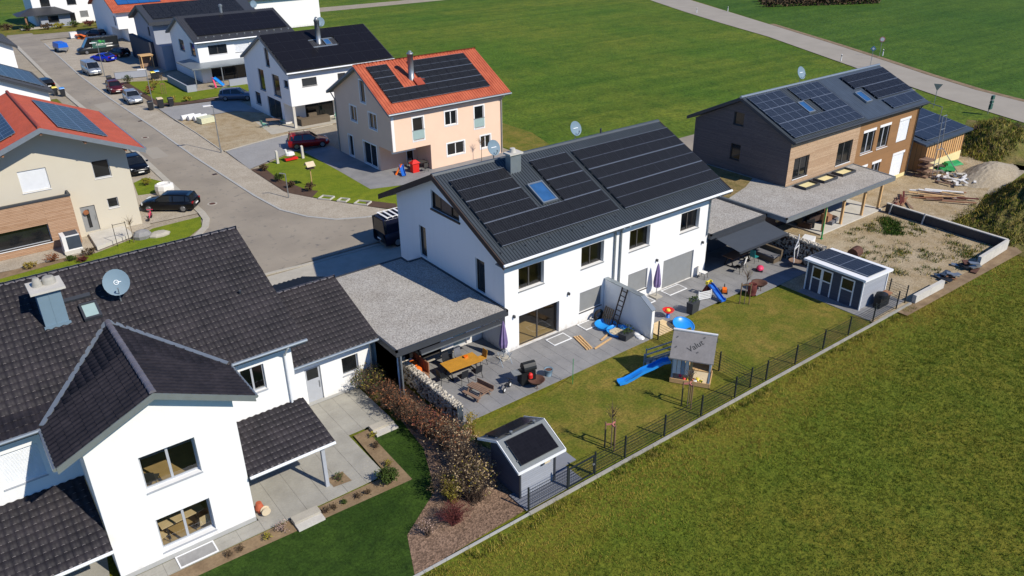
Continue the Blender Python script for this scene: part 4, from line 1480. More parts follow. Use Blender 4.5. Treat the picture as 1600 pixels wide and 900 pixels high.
# chimney on the big roof
m = MB()
m.hexa([(-21.6, 2.45, 8.0), (-20.72, 2.45, 8.0), (-20.72, 3.35, 8.4), (-21.6, 3.35, 8.4), (-21.6, 2.45, 9.85), (-20.72, 2.45, 9.85), (-20.72, 3.35, 9.85), (-21.6, 3.35, 9.85)])
m.box(-21.66, 2.36, 8.16, -20.66, 2.45, 8.34)
m.box(-21.18, 2.436, 8.3, -21.15, 2.45, 9.8)
obj('chimney', m, 'dish_grey', bro)
m = MB()
m.box(-21.8, 2.25, 9.85, -20.52, 3.55, 9.95)
obj('chimney_slab', m, 'concrete_pale', bro)
m = MB()
m.lathe((-21.42, 2.95, 9.95), [(0.2, 0), (0.19, 0.1), (0.11, 0.36), (0.09, 0.36)], 14)
m.lathe((-20.98, 3.0, 9.95), [(0.26, 0), (0.26, 0.16), (0.2, 0.28), (0.14, 0.28)], 14)
obj('chimney_pot', m, 'slab_beige', bro, True)
skylight(bro, mainF, 12.2, 12.9, 4.45, 5.35, 'anthracite', 'pane_frost', 0.05, 0.22)
m = MB()
mainF.box(m, 11.75, 12.8, 5.75, 5.95, 0.05, 0.16)
obj('roof_hatch_step', m, 'anthracite', bro)
m = MB()
m.tube([tuple(mainF.p(18.45, 3.6, 0)), tuple(mainF.p(18.45, 3.6, 0.22))], 0.06, 8)
obj('vent_pipe', m, 'anthracite', bro)
dish('large grey satellite dish standing on the dark tiled roof', (-18.6, 2.75, 8.25), (-24.5, -40, 30), 0.53, 0.8)


# ---- lean-to roofs of the big house
def lean_to(parent, x0, x1, yt, zt, yb_, zb_, single=0, verge=None):
    m = MB()
    t_ = 0.16
    m.hexa([(x0, yb_, zb_ - t_), (x1, yb_, zb_ - t_), (x1, yt, zt - t_), (x0, yt, zt - t_), (x0, yb_, zb_), (x1, yb_, zb_), (x1, yt, zt), (x0, yt, zt)])
    o = obj('terrace_roof', m, 'anthracite', parent)
    rf = Roof((x0, yb_ - 0.04, zb_), (1, 0, 0), (0, yt - yb_, zt - zb_))
    tile_field(o, rf, x1 - x0, math.hypot(yt - yb_, zt - zb_), 'tile_dark', None, single)
    gutter(o, (x0, yb_ - 0.1, zb_ - 0.05), (x1, yb_ - 0.1, zb_ - 0.05), 0.07, 'gutter_white')
    return o


lean_to(big, -16.62, -12.75, -1.22, 3.05, -4.35, 2.45, 0)
lean_to(big, -27.0, -22.12, -1.22, 3.3, -5.0, 2.3, 0)
m = MB()
m.box(-13.36, -4.2, 0.02, -13.2, -4.04, 2.3)
obj('post', m, 'frame_grey', big)
m = MB()
m.bar((-13.28, -4.05, 2.22), (-13.28, -1.25, 2.7), 0.12)
m.bar((-16.6, -4.12, 2.26), (-12.8, -4.12, 2.26), 0.12)
obj('beam', m, 'frame_grey', big)
t_ = thing('light_well', 'white-rimmed light well cover at the foot of the big white gable', 'light well', (-20.0, -5.0, 0.03))
m = MB()
m.box(-20.1, -5.05, 0.026, -18.55, -4.99, 0.06); m.box(-20.1, -4.36, 0.026, -18.55, -4.3, 0.06); m.box(-20.1, -4.99, 0.026, -20.04, -4.36, 0.06); m.box(-18.61, -4.99, 0.026, -18.55, -4.36, 0.06)
obj('rim', m, 'white_trim', t_)
m = MB()
m.box(-20.04, -4.99, 0.026, -18.61, -4.36, 0.045)
obj('cover', m, 'paver_blue', t_)

# ---- tiled garage between the big house and the gravel roof
gg = thing('tiled_garage', 'low white garage with dark pan-tiled roof beside the gravel roof', 'garage', (-12.8, 2.2, 0))
m = MB()
GFr = Fr((-12.8, 2.2, 0), (1, 0, 0), (0, -1, 0))
gho = [(1.55, 2.42, 0.05, 2.25), (3.62, 4.57, 1.05, 2.12)]
wall_panel(m, GFr, [(0, 2.95), (5.4, 2.95)], gho)
m.poly([(-7.4, 2.2, 0), (-7.4, 10.2, 0), (-7.4, 10.2, 2.9), (-7.4, 6.0, 4.4), (-7.4, 2.2, 2.95)])
m.poly([(-12.8, 10.2, 0), (-7.4, 10.2, 0), (-7.4, 10.2, 2.9), (-12.8, 10.2, 2.9)])
obj('wall', m, 'render_white', gg)
q = MB()
q.box(-12.0, 2.185, 0, -7.4, 2.4, 0.16)
obj('plinth', q, 'plinth', gg)
put_openings(gg, GFr, [(*gho[0], 'd', dict(mat='frame_grey', glass=(0.12, 0.75, 1.5, 2.1))), (*gho[1], 'w', dict(frame='frame_grey', pane='pane_dark', sill='frame_grey', split=1))])
gye, gze, gyr, gzr = 1.55, 3.0, 6.3, 4.75
gro2, gRF, gRB = gable_roof(gg, -12.8, -7.2, gye, gze, gyr, gzr, 11.0, 3.0, 0.18, ['soffit'])
tile_field(gro2, gRF, 5.6, math.hypot(gyr - gye, gzr - gze), 'tile_dark')
tile_field(gro2, gRB, 5.6, math.hypot(4.7, 1.75), 'tile_dark')
ridge_row(gro2, (-7.2, gyr, gzr + 0.06), (-12.8, gyr, gzr + 0.06))
gutter(gro2, (-12.8, gye - 0.08, gze - 0.04), (-7.2, gye - 0.08, gze - 0.04), 0.075, 'zinc')
downpipe(gg, [(-7.5, gye - 0.05, gze - 0.06), (-7.5, 2.1, 2.6), (-7.5, 2.1, 0.05)], 0.045)

# ---- carport with awning right of the duplex
cr = thing('carport', 'flat gravel-roofed carport right of the white duplex', 'carport', (17.5, -0.3, 0))
gravel_flat(cr, [(17.48, -0.3), (23.62, -0.3), (23.62, 8.6), (17.48, 8.6)], 2.9)
m = MB()
m.box(17.48, 2.0, 0, 23.6, 2.2, 2.6)
obj('wall', m, 'render_anthracite', cr)
m = MB()
m.box(23.4, -0.2, 0, 23.55, -0.05, 2.6)
obj('post', m, 'white_trim', cr)
aw = thing('awning', 'extended dark grey awning over the right terrace', 'awning', (18.0, -0.4, 2.4))
m = MB()
m.hexa([(18.0, -0.4, 2.52), (23.3, -0.4, 2.52), (23.3, -2.4, 2.2), (18.0, -2.4, 2.2), (18.0, -0.4, 2.54), (23.3, -0.4, 2.54), (23.3, -2.4, 2.22), (18.0, -2.4, 2.22)])
obj('fabric', m, 'fabric_awning', aw)
m = MB()
m.box(17.95, -2.48, 2.12, 23.35, -2.4, 2.24)
obj('front_rail', m, 'anthracite', aw)
m = MB()
m.box(17.95, -0.42, 2.46, 23.35, -0.3, 2.62)
obj('cassette', m, 'anthracite', aw)

# ---- timber and brown semi-detached house on the right
wd = thing('timber_house', 'semi-detached house, left half timber-clad and right half brown panels, solar roof', 'house', (29.3, 2.2, 0))
ye, ze, yr, zr, yb_, zb_ = 1.75, 6.85, 7.05, 9.3, 12.35, 6.8
thw = 0.25
zf = lambda y: ze + (y - ye) * (zr - ze) / (yr - ye)
WF = Fr((29.3, 2.2, 0), (1, 0, 0), (0, -1, 0))
wl = [(0.75, 2.75, 3.5, 5.2), (6.75, 8.9, 3.4, 5.3)]
wr = [(10.4, 12.3, 3.62, 5.5), (12.95, 14.7, 3.62, 5.55), (16.2, 18.0, 3.6, 5.55), (12.8, 14.2, 1.2, 2.3), (16.2, 18.2, 0.15, 2.4), (10.9, 12.0, 1.3, 2.3)]
m = MB()
wall_panel(m, WF, [(0, zf(2.2) - thw), (9.7, zf(2.2) - thw)], wl)
obj('wall', m, 'larch_fresh', wd)
m = MB()
wall_panel(m, WF, [(9.7, zf(2.2) - thw), (19.3, zf(2.2) - thw)], wr)
wall_panel(m, Fr((48.6, 2.2, 0), (0, 1, 0), (1, 0, 0)), [(0, zf(2.2) - thw), (4.85, zr - thw), (9.7, 6.7)])
obj('wall', m, 'panel_brown', wd)['label'] = 'brown panel-clad wall of the right half'
m = MB()
WLf = Fr((29.3, 2.2, 0), (0, 1, 0), (-1, 0, 0))
wlh = [(4.6, 5.6, 6.95, 8.0), (4.6, 5.6, 4.1, 5.4)]
wall_panel(m, WLf, [(0, zf(2.2) - thw), (4.85, zr - thw), (9.5, 6.75)], wlh)
m.poly([(29.3, 11.7, 0), (48.6, 11.7, 0), (48.6, 11.7, 6.7), (29.3, 11.7, 6.7)])
obj('wall', m, 'larch_grey', wd)['label'] = 'grey timber gable wall'
for u0, u1, v0, v1 in wlh:
    window(wd, WLf, u0, u1, v0, v1, frame='frame_dark', pane='pane_dark', split=1)
for q in wl:
    window(wd, WF, *q, frame='frame_dark', pane='pane_dark', split=2, sill='white_trim', fw=0.09)
for q in wr[:2] + [wr[3], wr[5]]:
    window(wd, WF, *q, frame='frame_grey', pane='pane_dark', split=2, sill='white_trim', fw=0.09)
for q in (wr[2], wr[4]):
    shutter(wd, WF, *q, mat='shutter_white', sill=None, depth=0.06)
for q in wr:
    m = MB()
    WF.box(m, q[0] - 0.05, q[1] + 0.05, q[3], q[3] + 0.22, -0.1, 0.03)
    obj('shutter_box', m, 'white_trim', wd)
m = MB()
WF.box(m, 9.8, 19.3, 0.0, 0.35, 0.002, 0.02)
obj('plinth', m, 'cream_board', wd)
wro, wRF, wRB = gable_roof(wd, 28.9, 49.1, ye, ze, yr, zr, yb_, zb_, thw, ['anthracite'])
wsl = math.hypot(yr - ye, zr - ze)
rib_sheet(wro, wRF, 10.2, wsl, 'metal_roof', 0.3, 0.03, 'roof_sheet')
rib_sheet(wro, wRF, 9.9, wsl, 'slate_blue', 0.6, 0.012, 'roof_sheet', a0=10.25, top=0.06)
rib_sheet(wro, wRB, 20.2, math.hypot(5.3, 2.5), 'metal_roof', 0.3, 0.03, 'roof_sheet')
pv_array(wro, wRF, 0.35, 0.28, 9, 3, 1.04, 1.72, 'pv_blue', 'pv_frame', skip={(4, 1), (4, 2), (5, 1)})
pv_array(wro, wRF, 13.0, 3.6, 7, 1, 0.98, 1.72, 'pv_cells', 'pv_frame')
pv_array(wro, wRF, 14.2, 1.85, 6, 1, 0.95, 1.70, 'pv_cells', 'pv_frame')
pv_array(wro, wRF, 14.6, 0.35, 3, 1, 1.72, 1.25, 'pv_blue', 'pv_frame', mid=False)
skylight(wro, wRF, 4.7, 5.55, 2.3, 3.7, 'zinc', 'pane_sky', 0.05, 0.2)
skylight(wro, wRF, 12.3, 13.25, 1.75, 3.15, 'zinc', 'pane_sky', 0.05, 0.2)
gutter(wro, (28.9, ye - 0.08, ze - 0.06), (49.1, ye - 0.08, ze - 0.06), 0.08, 'anthracite')
downpipe(wd, [(48.4, ye, ze - 0.1), (48.4, 2.1, 6.2), (48.4, 2.1, 0.2)], 0.06, 'anthracite')
m = MB()
m.tube([(28.86, yr, zr + 0.03), (49.14, yr, zr + 0.03)], 0.11, 8)
obj('ridge_cap', m, 'zinc', wro)
dish('round grey satellite dish on the ridge of the timber house', (37.2, 7.4, 9.2), (35.5, -60, 40), 0.5, 0.6)

# big flat carport in front of the timber house
c2 = thing('carport', 'long gravel-roofed carport on timber posts in front of the timber house', 'carport', (23.7, -1.9, 0))
gravel_flat(c2, [(23.66, -1.95), (38.3, -1.95), (38.8, 2.15), (29.25, 2.15), (29.25, 10), (23.66, 10)], 3.05, 0.3, 'zinc')
m = MB()
m.poly([(23.9, 3.4, 3.058), (27.0, 4.2, 3.058), (29.2, 5.2, 3.058), (29.2, 9.9, 3.058), (23.9, 9.9, 3.058)])
obj('sedum_bed', m, 'sedum', c2)
for x in (38.2, 35.7, 32.7, 30.2):
    m = MB()
    m.box(x - 0.09, -1.12, 0.1, x + 0.09, -0.94, 2.75)
    obj('post', m, 'fresh_wood', c2)
m = MB()
m.box(23.8, -1.06, 2.5, 38.3, -0.96, 2.74)
obj('beam', m, 'fresh_wood', c2)
m = MB()
m.box(23.8, 1.9, 0, 39, 2.1, 2.75)
obj('wall', m, 'dark_wood', c2)
m = MB()
m.prism([(29.6, -1.3), (38.4, -1.3), (38.4, 2.1), (29.6, 2.1)], 0, 0.1)
obj('floor_slab', m, 'concrete_pale', c2)
for (x, y, w_, l_) in ((29.9, 0.75, 1.9, 1.05), (32.4, 0.75, 1.9, 1.05), (35.0, 0.75, 1.9, 1.05)):
    m = MB()
    z0, z1 = 3.06, 3.26
    m.box(x, y, z0, x + w_, y + 0.08, z1); m.box(x, y + l_ - 0.08, z0, x + w_, y + l_, z1); m.box(x, y + 0.08, z0, x + 0.08, y + l_ - 0.08, z1); m.box(x + w_ - 0.08, y + 0.08, z0, x + w_, y + l_ - 0.08, z1)
    m.box(x + 0.08, y + 0.08, z0, x + w_ - 0.08, y + l_ - 0.08, z0 + 0.05, 1)
    obj('roof_light', m, ['anthracite', 'cream_board'], c2)
# timber annex with solar roof
an = thing('timber_annex', 'small shed of upright pale boards with a solar roof beside the brown house', 'shed', (50.2, 1.5, 0))
m = MB()
AF = Fr((50.2, 1.5, 0), (1, 0, 0), (0, -1, 0))
wall_panel(m, AF, [(0, 3.0), (7.2, 3.0)])
wall_panel(m, Fr((57.4, 1.5, 0), (0, 1, 0), (1, 0, 0)), [(0, 3.0), (6, 4.2)])
wall_panel(m, Fr((50.2, 1.5, 0), (0, 1, 0), (-1, 0, 0)), [(0, 3.0), (6, 4.2)])
m.poly([(50.2, 7.5, 0), (57.4, 7.5, 0), (57.4, 7.5, 4.2), (50.2, 7.5, 4.2)])
obj('wall', m, 'board_vertical', an)
for k in range(17):
    m = MB()
    AF.box(m, 0.02 + k * 0.447, 0.07 + k * 0.447, 0.9, 2.98, 0.002, 0.04)
    obj('batten', m, 'old_wood', an)
m = MB()
AF.box(m, -0.02, 7.22, 0.0, 0.85, 0.002, 0.05)
obj('plinth', m, 'cream_board', an)
m = MB()
m.hexa([(48.9, 1.0, 2.85), (57.9, 1.0, 2.85), (57.9, 7.9, 4.15), (48.9, 7.9, 4.15), (48.9, 1.0, 3.02), (57.9, 1.0, 3.02), (57.9, 7.9, 4.32), (48.9, 7.9, 4.32)])
aro = obj('roof', m, 'slate_blue', an)
aR = Roof((48.9, 1.0, 3.02), (1, 0, 0), (0, 6.9, 1.3))
pv_array(aro, aR, 0.9, 0.5, 4, 3, 1.9, 1.6, 'pv_blue', 'pv_frame', mid=False, n0=0.1)

# ---- peach house
TW = dict(frame='white_trim', pane='pane_dark', sill='white_trim', split=2, trim='white_trim', depth=0.08)
def gl_rail(h, fr, u0, u1, v0, v1):
    m = MB()
    fr.box(m, u0 - 0.05, u1 + 0.05, v0 + 0.1, v1, 0.03, 0.045)
    o = obj('balcony_glass', m, 'pane_frost', h)
    m = MB()
    fr.box(m, u0 - 0.12, u1 + 0.12, v1, v1 + 0.04, 0.025, 0.06)
    obj('rail', m, 'galv', o)


px0, py0 = 11.05, 31.9
pF = [(2.3, 3.45, 3.15, 5.3, 'w', {**TW, 'split': 1}), (5.9, 7.25, 3.98, 5.32, 'w', TW), (9.35, 10.45, 3.1, 5.28, 'w', {**TW, 'split': 1}),
      (6.0, 8.0, 0.95, 2.15, 'w', TW), (10.0, 11.2, 0.95, 2.2, 'w', TW), (0.0, 4.12, 0.0, 2.46, 'x')]
pL = [(4.6, 5.6, 6.2, 8.3, 'w', {**TW, 'split': 1}), (6.75, 8.1, 3.95, 5.45, 'w', TW), (2.75, 4.25, 3.95, 5.45, 'w', TW), (8.2, 9.1, 0.1, 2.25, 'w', {**TW, 'split': 1}), (3.3, 5.9, 0.1, 2.3, 'w', TW), (0.0, 2.7, 0.0, 2.46, 'x')]
pe, pro, pRF, pRB, PF, PL = plain_house('peach_house', 'peach rendered house with orange tiled roof and solar panels', px0, py0, 12.75, 11.4,
                                        (31.35, 6.2, 37.4, 9.6, 44.1, 6.2), (0.5, 0.75), 0.24, 'render_peach', 'soffit', dict(F=pF, L=pL))
m = MB()
m.poly([(px0, py0 + 2.7, 0), (px0 + 4.12, py0 + 2.7, 0), (px0 + 4.12, py0 + 2.7, 2.46), (px0, py0 + 2.7, 2.46)])
m.poly([(px0 + 4.12, py0, 0), (px0 + 4.12, py0 + 2.7, 0), (px0 + 4.12, py0 + 2.7, 2.46), (px0 + 4.12, py0, 2.46)])
m.poly([(px0 + 0.01, py0 + 0.01, 2.47), (px0 + 4.12, py0 + 0.01, 2.47), (px0 + 4.12, py0 + 2.7, 2.47), (px0 + 0.01, py0 + 2.7, 2.47)])
obj('loggia_wall', m, 'render_peach', pe)
LG = Fr((px0, py0 + 2.68, 0), (1, 0, 0), (0, -1, 0))
window(pe, LG, 2.9, 3.7, 0.05, 2.2, frame='white_trim', pane='pane_dark', split=1, sill=None, depth=-0.02, name='terrace_door')
m = MB()
m.box(px0 + 0.02, py0 - 0.02, 2.5, px0 + 0.3, py0 - 0.002, 5.9)
obj('corner_trim', m, 'white_trim', pe)
gl_rail(pe, PF, 2.3, 3.45, 3.15, 4.1)
gl_rail(pe, PF, 9.35, 10.45, 3.1, 4.05)
m = MB()
PF.box(m, 0.1, 2.6, 2.2, 2.42, -0.5, -0.3)
obj('awning_box', m, 'white_trim', pe)
psl = math.hypot(37.4 - 31.35, 3.4)
rib_sheet(pro, pRF, 14.0, psl, 'tile_red', 0.3, 0.045, 'tile_rows', top=0.3)
rib_sheet(pro, pRB, 14.0, math.hypot(6.7, 3.4), 'tile_red', 0.3, 0.045, 'tile_rows', top=0.3)
ridge_row(pro, (px0 + 13.5, 37.4, 9.66), (px0 - 0.5, 37.4, 9.66), 0.13, 0.42, 'tile_red')
pv_array(pro, pRF, 1.05, 1.22, 10, 3, 1.1, 1.72, 'pv_cells', 'pv_frame', skip={(2, 1), (3, 1), (2, 2), (3, 2)}, rgap=0.03)
m = MB()
m.lathe((15.3, 34.9, 8.0), [(0.28, 0), (0.28, 2.5), (0.32, 2.5), (0.32, 2.62), (0.16, 2.62), (0.16, 2.8)], 16)
obj('chimney', m, 'galv', pro, True)
m = MB()
m.tube([tuple(pRF.p(5.0, 4.0, 0.05)), tuple(pRF.p(5.9, 3.6, 0.1))], 0.1, 6)
pRF.box(m, 4.75, 5.6, 2.9, 3.9, 0.06, 0.2)
obj('chimney_flashing', m, 'tile_red_dark', pro)
gutter(pro, (px0 - 0.5, 31.27, 6.12), (px0 + 13.5, 31.27, 6.12), 0.08, 'zinc')
downpipe(pe, [(px0 + 12.6, 31.3, 6.0), (px0 + 12.6, 31.82, 5.5), (px0 + 12.6, 31.82, 0.1)], 0.06)
downpipe(pe, [(px0 - 0.08, 43.9, 6.0), (px0 - 0.08, 43.2, 5.5), (px0 - 0.08, 43.2, 0.1)], 0.06)

# ---- white house with all-black solar roof
w2L = [(5.0, 6.2, 6.2, 8.3, 'w', dict(split=1)), (7.4, 9.2, 3.0, 5.5, 'w', dict(split=1)), (2.8, 4.9, 3.0, 5.5, 'w', dict(split=1)), (9.6, 11.3, 0.9, 2.4, 'w', dict(split=1)), (3.3, 7.4, 0.05, 2.5, 'w', dict(split=2, sill=None)), (0.3, 1.5, 4.5, 5.35, 'w', dict(split=1)), (0.0, 2.5, 0.0, 2.5, 'x')]
w2F = [(1.55, 3.35, 4.55, 5.45, 's', dict(mat='anthracite')), (6.0, 7.0, 4.6, 5.45, 's', dict(mat='anthracite')), (0.0, 12.5, 0.0, 2.5, 'x')]
h2, r2, R2F, R2B, F2, L2 = plain_house('white_house', 'white house with an all-black solar roof and a metal flue behind the peach house', 11.0, 54.7, 12.6, 13.4,
                                       (54.1, 6.4, 61.2, 9.6, 68.2, 6.4), (0.4, 0.7), 0.24, 'render_white', 'soffit', dict(F=w2F, L=w2L))
m = MB()
B2 = Fr((11.0, 57.2, 0), (1, 0, 0), (0, -1, 0))
wall_panel(m, B2, [(0, 2.5), (12.6, 2.5)], [(2.6, 6.2, 0.05, 2.3)])
m.poly([(11.02, 54.72, 2.5), (23.6, 54.72, 2.5), (23.6, 57.2, 2.5), (11.02, 57.2, 2.5)])
obj('loggia_wall', m, 'render_white', h2)
window(h2, B2, 2.6, 6.2, 0.05, 2.3, split=2, sill=None, name='patio_door')
m = MB()
m.box(11.05, 54.75, 0, 11.35, 55.05, 2.5)
obj('post', m, 'concrete_pale', h2)
s2 = math.hypot(7.1, 3.2)
rib_sheet(r2, R2F, 13.7, s2, 'tile_black', 0.3, 0.03, 'tile_rows')
pv_array(r2, R2F, 0.2, 0.12, 8, 4, 1.65, 1.86, 'pv_black', 'pv_frame_black', gap=0.012, rgap=0.012, skip={(3, 2), (4, 2)}, mid=False)
skylight(r2, R2F, 6.9, 7.7, 4.2, 5.4, 'zinc', 'pane_sky', 0.05, 0.16)
m = MB()
R2F.box(m, 5.0, 8.2, 3.85, 4.15, 0.06, 0.12)
R2F.box(m, 5.0, 8.2, 5.45, 5.6, 0.06, 0.12)
obj('flashing', m, 'zinc', r2)
m = MB()
m.lathe((16.9, 58.6, 8.0), [(0.3, 0), (0.3, 2.9), (0.36, 2.9), (0.12, 3.35)], 14)
obj('flue', m, 'galv', r2, True)
gutter(r2, (10.6, 54.0, 6.32), (24.3, 54.0, 6.32), 0.08, 'gutter_white')
dish('round satellite dish on the ridge of the all-black solar roof', (18.6, 61.3, 9.5), (16, -60, 40), 0.5, 0.6, logo=False)

# ---- white house with grey porch
h3L = [(6.2, 8.6, 3.6, 5.2, 'w', dict(split=1)), (1.2, 3.3, 3.5, 5.3, 'w', dict(split=1))]
h3F = [(1.5, 4.15, 3.75, 5.05, 'w', dict(split=2, sill='white_trim')), (5.3, 7.5, 3.7, 5.0, 's', dict(mat='shutter_white')), (1.4, 7.0, 0.05, 2.3, 'w', dict(split=3, sill=None)), (8.2, 11, 0.05, 2.3, 'w', dict(split=2, sill=None))]
h3, r3, R3F, R3B, F3, L3 = plain_house('white_house', 'white house with dark solar roof and grey porch canopy over its terrace', 11.0, 86.5, 14.0, 12.4,
                                       (85.8, 5.75, 93.2, 8.5, 99.5, 5.75), (0.5, 0.5), 0.24, 'render_white', 'soffit', dict(F=h3F, L=h3L))
s3 = math.hypot(7.4, 2.75)
rib_sheet(r3, R3F, 15.0, s3, 'tile_black', 0.3, 0.03, 'tile_rows')
pv_array(r3, R3F, 1.1, 1.6, 12, 3, 1.1, 1.75, 'pv_black', 'pv_frame_black', rgap=0.02, mid=False)
m = MB()
for i in range(13):
    q = R3F.p(0.9 + i * 1.12, 0.95, 0.05)
    m.box(q.x - 0.08, q.y - 0.04, q.z, q.x + 0.08, q.y + 0.04, q.z + 0.16)
obj('snow_guard', m, 'galv', r3)
m = MB()
m.lathe((17.4, 93.2, 8.4), [(0.2, 0), (0.2, 0.9), (0.3, 0.95), (0.3, 1.15), (0.1, 1.3)], 12)
obj('chimney', m, 'galv', r3)
gutter(r3, (10.5, 85.72, 5.68), (25.5, 85.72, 5.68), 0.09, 'gutter_white')
m = MB()
m.hexa([(9.0, 83.8, 2.45), (22.5, 83.8, 2.45), (22.5, 86.5, 2.7), (11.0, 86.5, 2.7), (9.0, 83.8, 2.6), (22.5, 83.8, 2.6), (22.5, 86.5, 2.85), (11.0, 86.5, 2.85)])
m.hexa([(9.0, 83.8, 2.45), (10.98, 86.5, 2.7), (10.98, 91, 2.7), (9.0, 91, 2.45), (9.0, 83.8, 2.6), (10.98, 86.5, 2.85), (10.98, 91, 2.85), (9.0, 91, 2.6)])
obj('porch_roof', m, 'zinc', h3)
for x in (9.2, 13.0, 16.5):
    m = MB()
    m.box(x, 83.9, 0, x + 0.12, 84.02, 2.45)
    obj('post', m, 'galv', h3)
for q_ in ((7.3, 81.9, 7.5, 91), (7.5, 81.9, 8.6, 82.1), (13.2, 81.9, 17.5, 82.1)):
    m = MB()
    m.box(q_[0], q_[1], 0, q_[2], q_[3], 0.9)
    obj('terrace_wall', m, 'render_grey', h3)
dish('satellite dish on the roof edge between the two far solar roofs', (22.5, 93.3, 8.3), (19, -60, 40), 0.5, 0.7, logo=False)

# ---- dark grey modern house
h4, r4, R4F, R4B, F4, L4 = plain_house('grey_house', 'grey and white modern house with thick dark roof edge and solar panels', 9.6, 102.6, 16, 10.6,
                                       (101.6, 6.95, 107.6, 8.95, 113.6, 6.9), (0.7, 0.6), 0.5, 'render_grey', 'anthracite',
                                       dict(F=[(6.0, 9.5, 3.9, 5.2, 'w', dict(split=2)), ], L=[(2.2, 3.2, 4.6, 5.9, 'w', dict(split=1))]))
pv_array(r4, R4F, 1.0, 0.9, 13, 3, 1.1, 1.72, 'pv_cells', 'pv_frame_black', n0=0.08)
m = MB()
Bx = Fr((9.2, 104.9, 0), (1, 0, 0), (0, -1, 0))
m.box(8.9, 104.0, 0.0, 9.58, 116, 3.7)
obj('side_block', m, 'render_anthracite', h4)
m = MB()
FB = Fr((9.6, 99.6, 0), (1, 0, 0), (0, -1, 0))
wall_panel(m, FB, [(0, 3.6), (16, 3.6)], [(2.6, 5.6, 0.4, 2.9)])
wall_panel(m, Fr((9.6, 99.6, 0), (0, 1, 0), (-1, 0, 0)), [(0, 3.6), (3.0, 3.6)])
m.poly([(9.6, 99.6, 3.6), (25.6, 99.6, 3.6), (25.6, 102.6, 3.6), (9.6, 102.6, 3.6)])
obj('front_block', m, 'render_grey', h4)
window(h4, FB, 2.6, 5.6, 0.4, 2.9, split=2, frame='frame_grey')
m = MB()
m.box(12.0, 99.7, 3.62, 25.4, 99.9, 4.6)
obj('balcony_wall', m, 'render_white', h4)

# ---- far white house with orange roof
h5, r5, R5F, R5B, F5, L5 = plain_house('white_house', 'far white house with orange tiled roof and blue solar collector', 10.9, 131.9, 15, 18.5,
                                       (131.0, 5.6, 141, 9.4, 151, 5.4), (0.6, 0.6), 0.25, 'render_white', 'tile_red', dict(F=[(0, 1.6, 0, 2.4, 'x')], L=[(0, 5.6, 0, 2.4, 'x'), (1.2, 2.2, 3.0, 4.6, 'w', dict(split=1))]))
rib_sheet(r5, R5F, 16.2, math.hypot(10, 3.8), 'tile_red', 0.3, 0.04, 'tile_rows')
rib_sheet(r5, R5B, 16.2, math.hypot(10, 4), 'tile_red', 0.3, 0.04, 'tile_rows')
pv_array(r5, R5F, 1.6, 2.2, 4, 2, 1.9, 2.1, 'pv_thermal', 'pv_frame_black', mid=False)
m = MB()
m.poly([(12.5, 132, 0), (12.5, 137.5, 0), (12.5, 137.5, 2.4), (12.5, 132, 2.4)])
m.poly([(10.9, 137.5, 0), (12.5, 137.5, 0), (12.5, 137.5, 2.4), (10.9, 137.5, 2.4)])
m.poly([(10.9, 131.92, 2.4), (12.5, 131.92, 2.4), (12.5, 137.5, 2.4), (10.9, 137.5, 2.4)])
obj('porch_wall', m, 'render_white', h5)
h7, r7, R7F, R7B, F7, L7 = plain_house('white_house', 'far white building with dark roof behind the pink-blossom tree', 33, 128, 16, 11, (127.3, 6.0, 133.5, 9.0, 139.5, 6.0), (0.5, 0.5), 0.25, 'render_white', 'tile_black', {})
rib_sheet(r7, R7F, 17, math.hypot(6.2, 3), 'tile_black', 0.3, 0.03, 'tile_rows')

# ---- farthest white house with hipped porch
h6, r6, R6F, R6B, F6, L6 = plain_house('white_house', 'farthest white house with hipped dark porch roof on brown posts', 2.5, 166, 14.5, 11, (165.3, 6.4, 171.5, 9.5, 177.8, 6.4), (0.5, 0.5), 0.25, 'render_white', 'tile_black',
                                       dict(F=[(1.6, 3.4, 3.8, 5.4, 'w', dict(split=1)), (6.6, 8.4, 3.8, 5.4, 'w', dict(split=1)), (11.2, 12.8, 4.2, 5.6, 'w', dict(split=1)), (6.2, 7.6, 0.5, 2.2, 'w', dict(split=1)), (8.6, 10.2, 1.2, 2.4, 's', dict(mat='shutter_grey'))]))
m = MB()
z0, z1 = 2.6, 3.7
a_ = [(-1.2, 161.9), (9.2, 161.9), (9.2, 166), (-1.2, 168.5)]
b_ = [(2.0, 165.9), (6.6, 165.9), (6.6, 166.0), (2.0, 166.2)]
m.hexa([(*a_[0], z0), (*a_[1], z0), (*a_[2], z0), (*a_[3], z0), (*b_[0], z1), (*b_[1], z1), (*b_[2], z1), (*b_[3], z1)])
obj('porch_roof', m, 'tile_black', h6)
m = MB()
PW = Fr((3.0, 163.2, 0), (1, 0, 0), (0, -1, 0))
wall_panel(m, PW, [(0, 2.6), (5.6, 2.6)], [(1.4, 3.4, 0.9, 2.2)])
wall_panel(m, Fr((3.0, 163.2, 0), (0, 1, 0), (-1, 0, 0)), [(0, 2.6), (2.8, 2.6)])
wall_panel(m, Fr((8.6, 163.2, 0), (0, 1, 0), (1, 0, 0)), [(0, 2.6), (2.8, 2.6)])
obj('porch_wall', m, 'render_grey', h6)
window(h6, PW, 1.4, 3.4, 0.9, 2.2, split=1)
m = MB()
m.box(0.1, 162.3, 0, 0.4, 162.6, 2.6)
obj('post', m, 'pallet_wood', h6)
m = MB()
m.box(-1.0, 162.4, 0, 3.0, 166, 0.15)
obj('terrace_slab', m, 'concrete', h6)

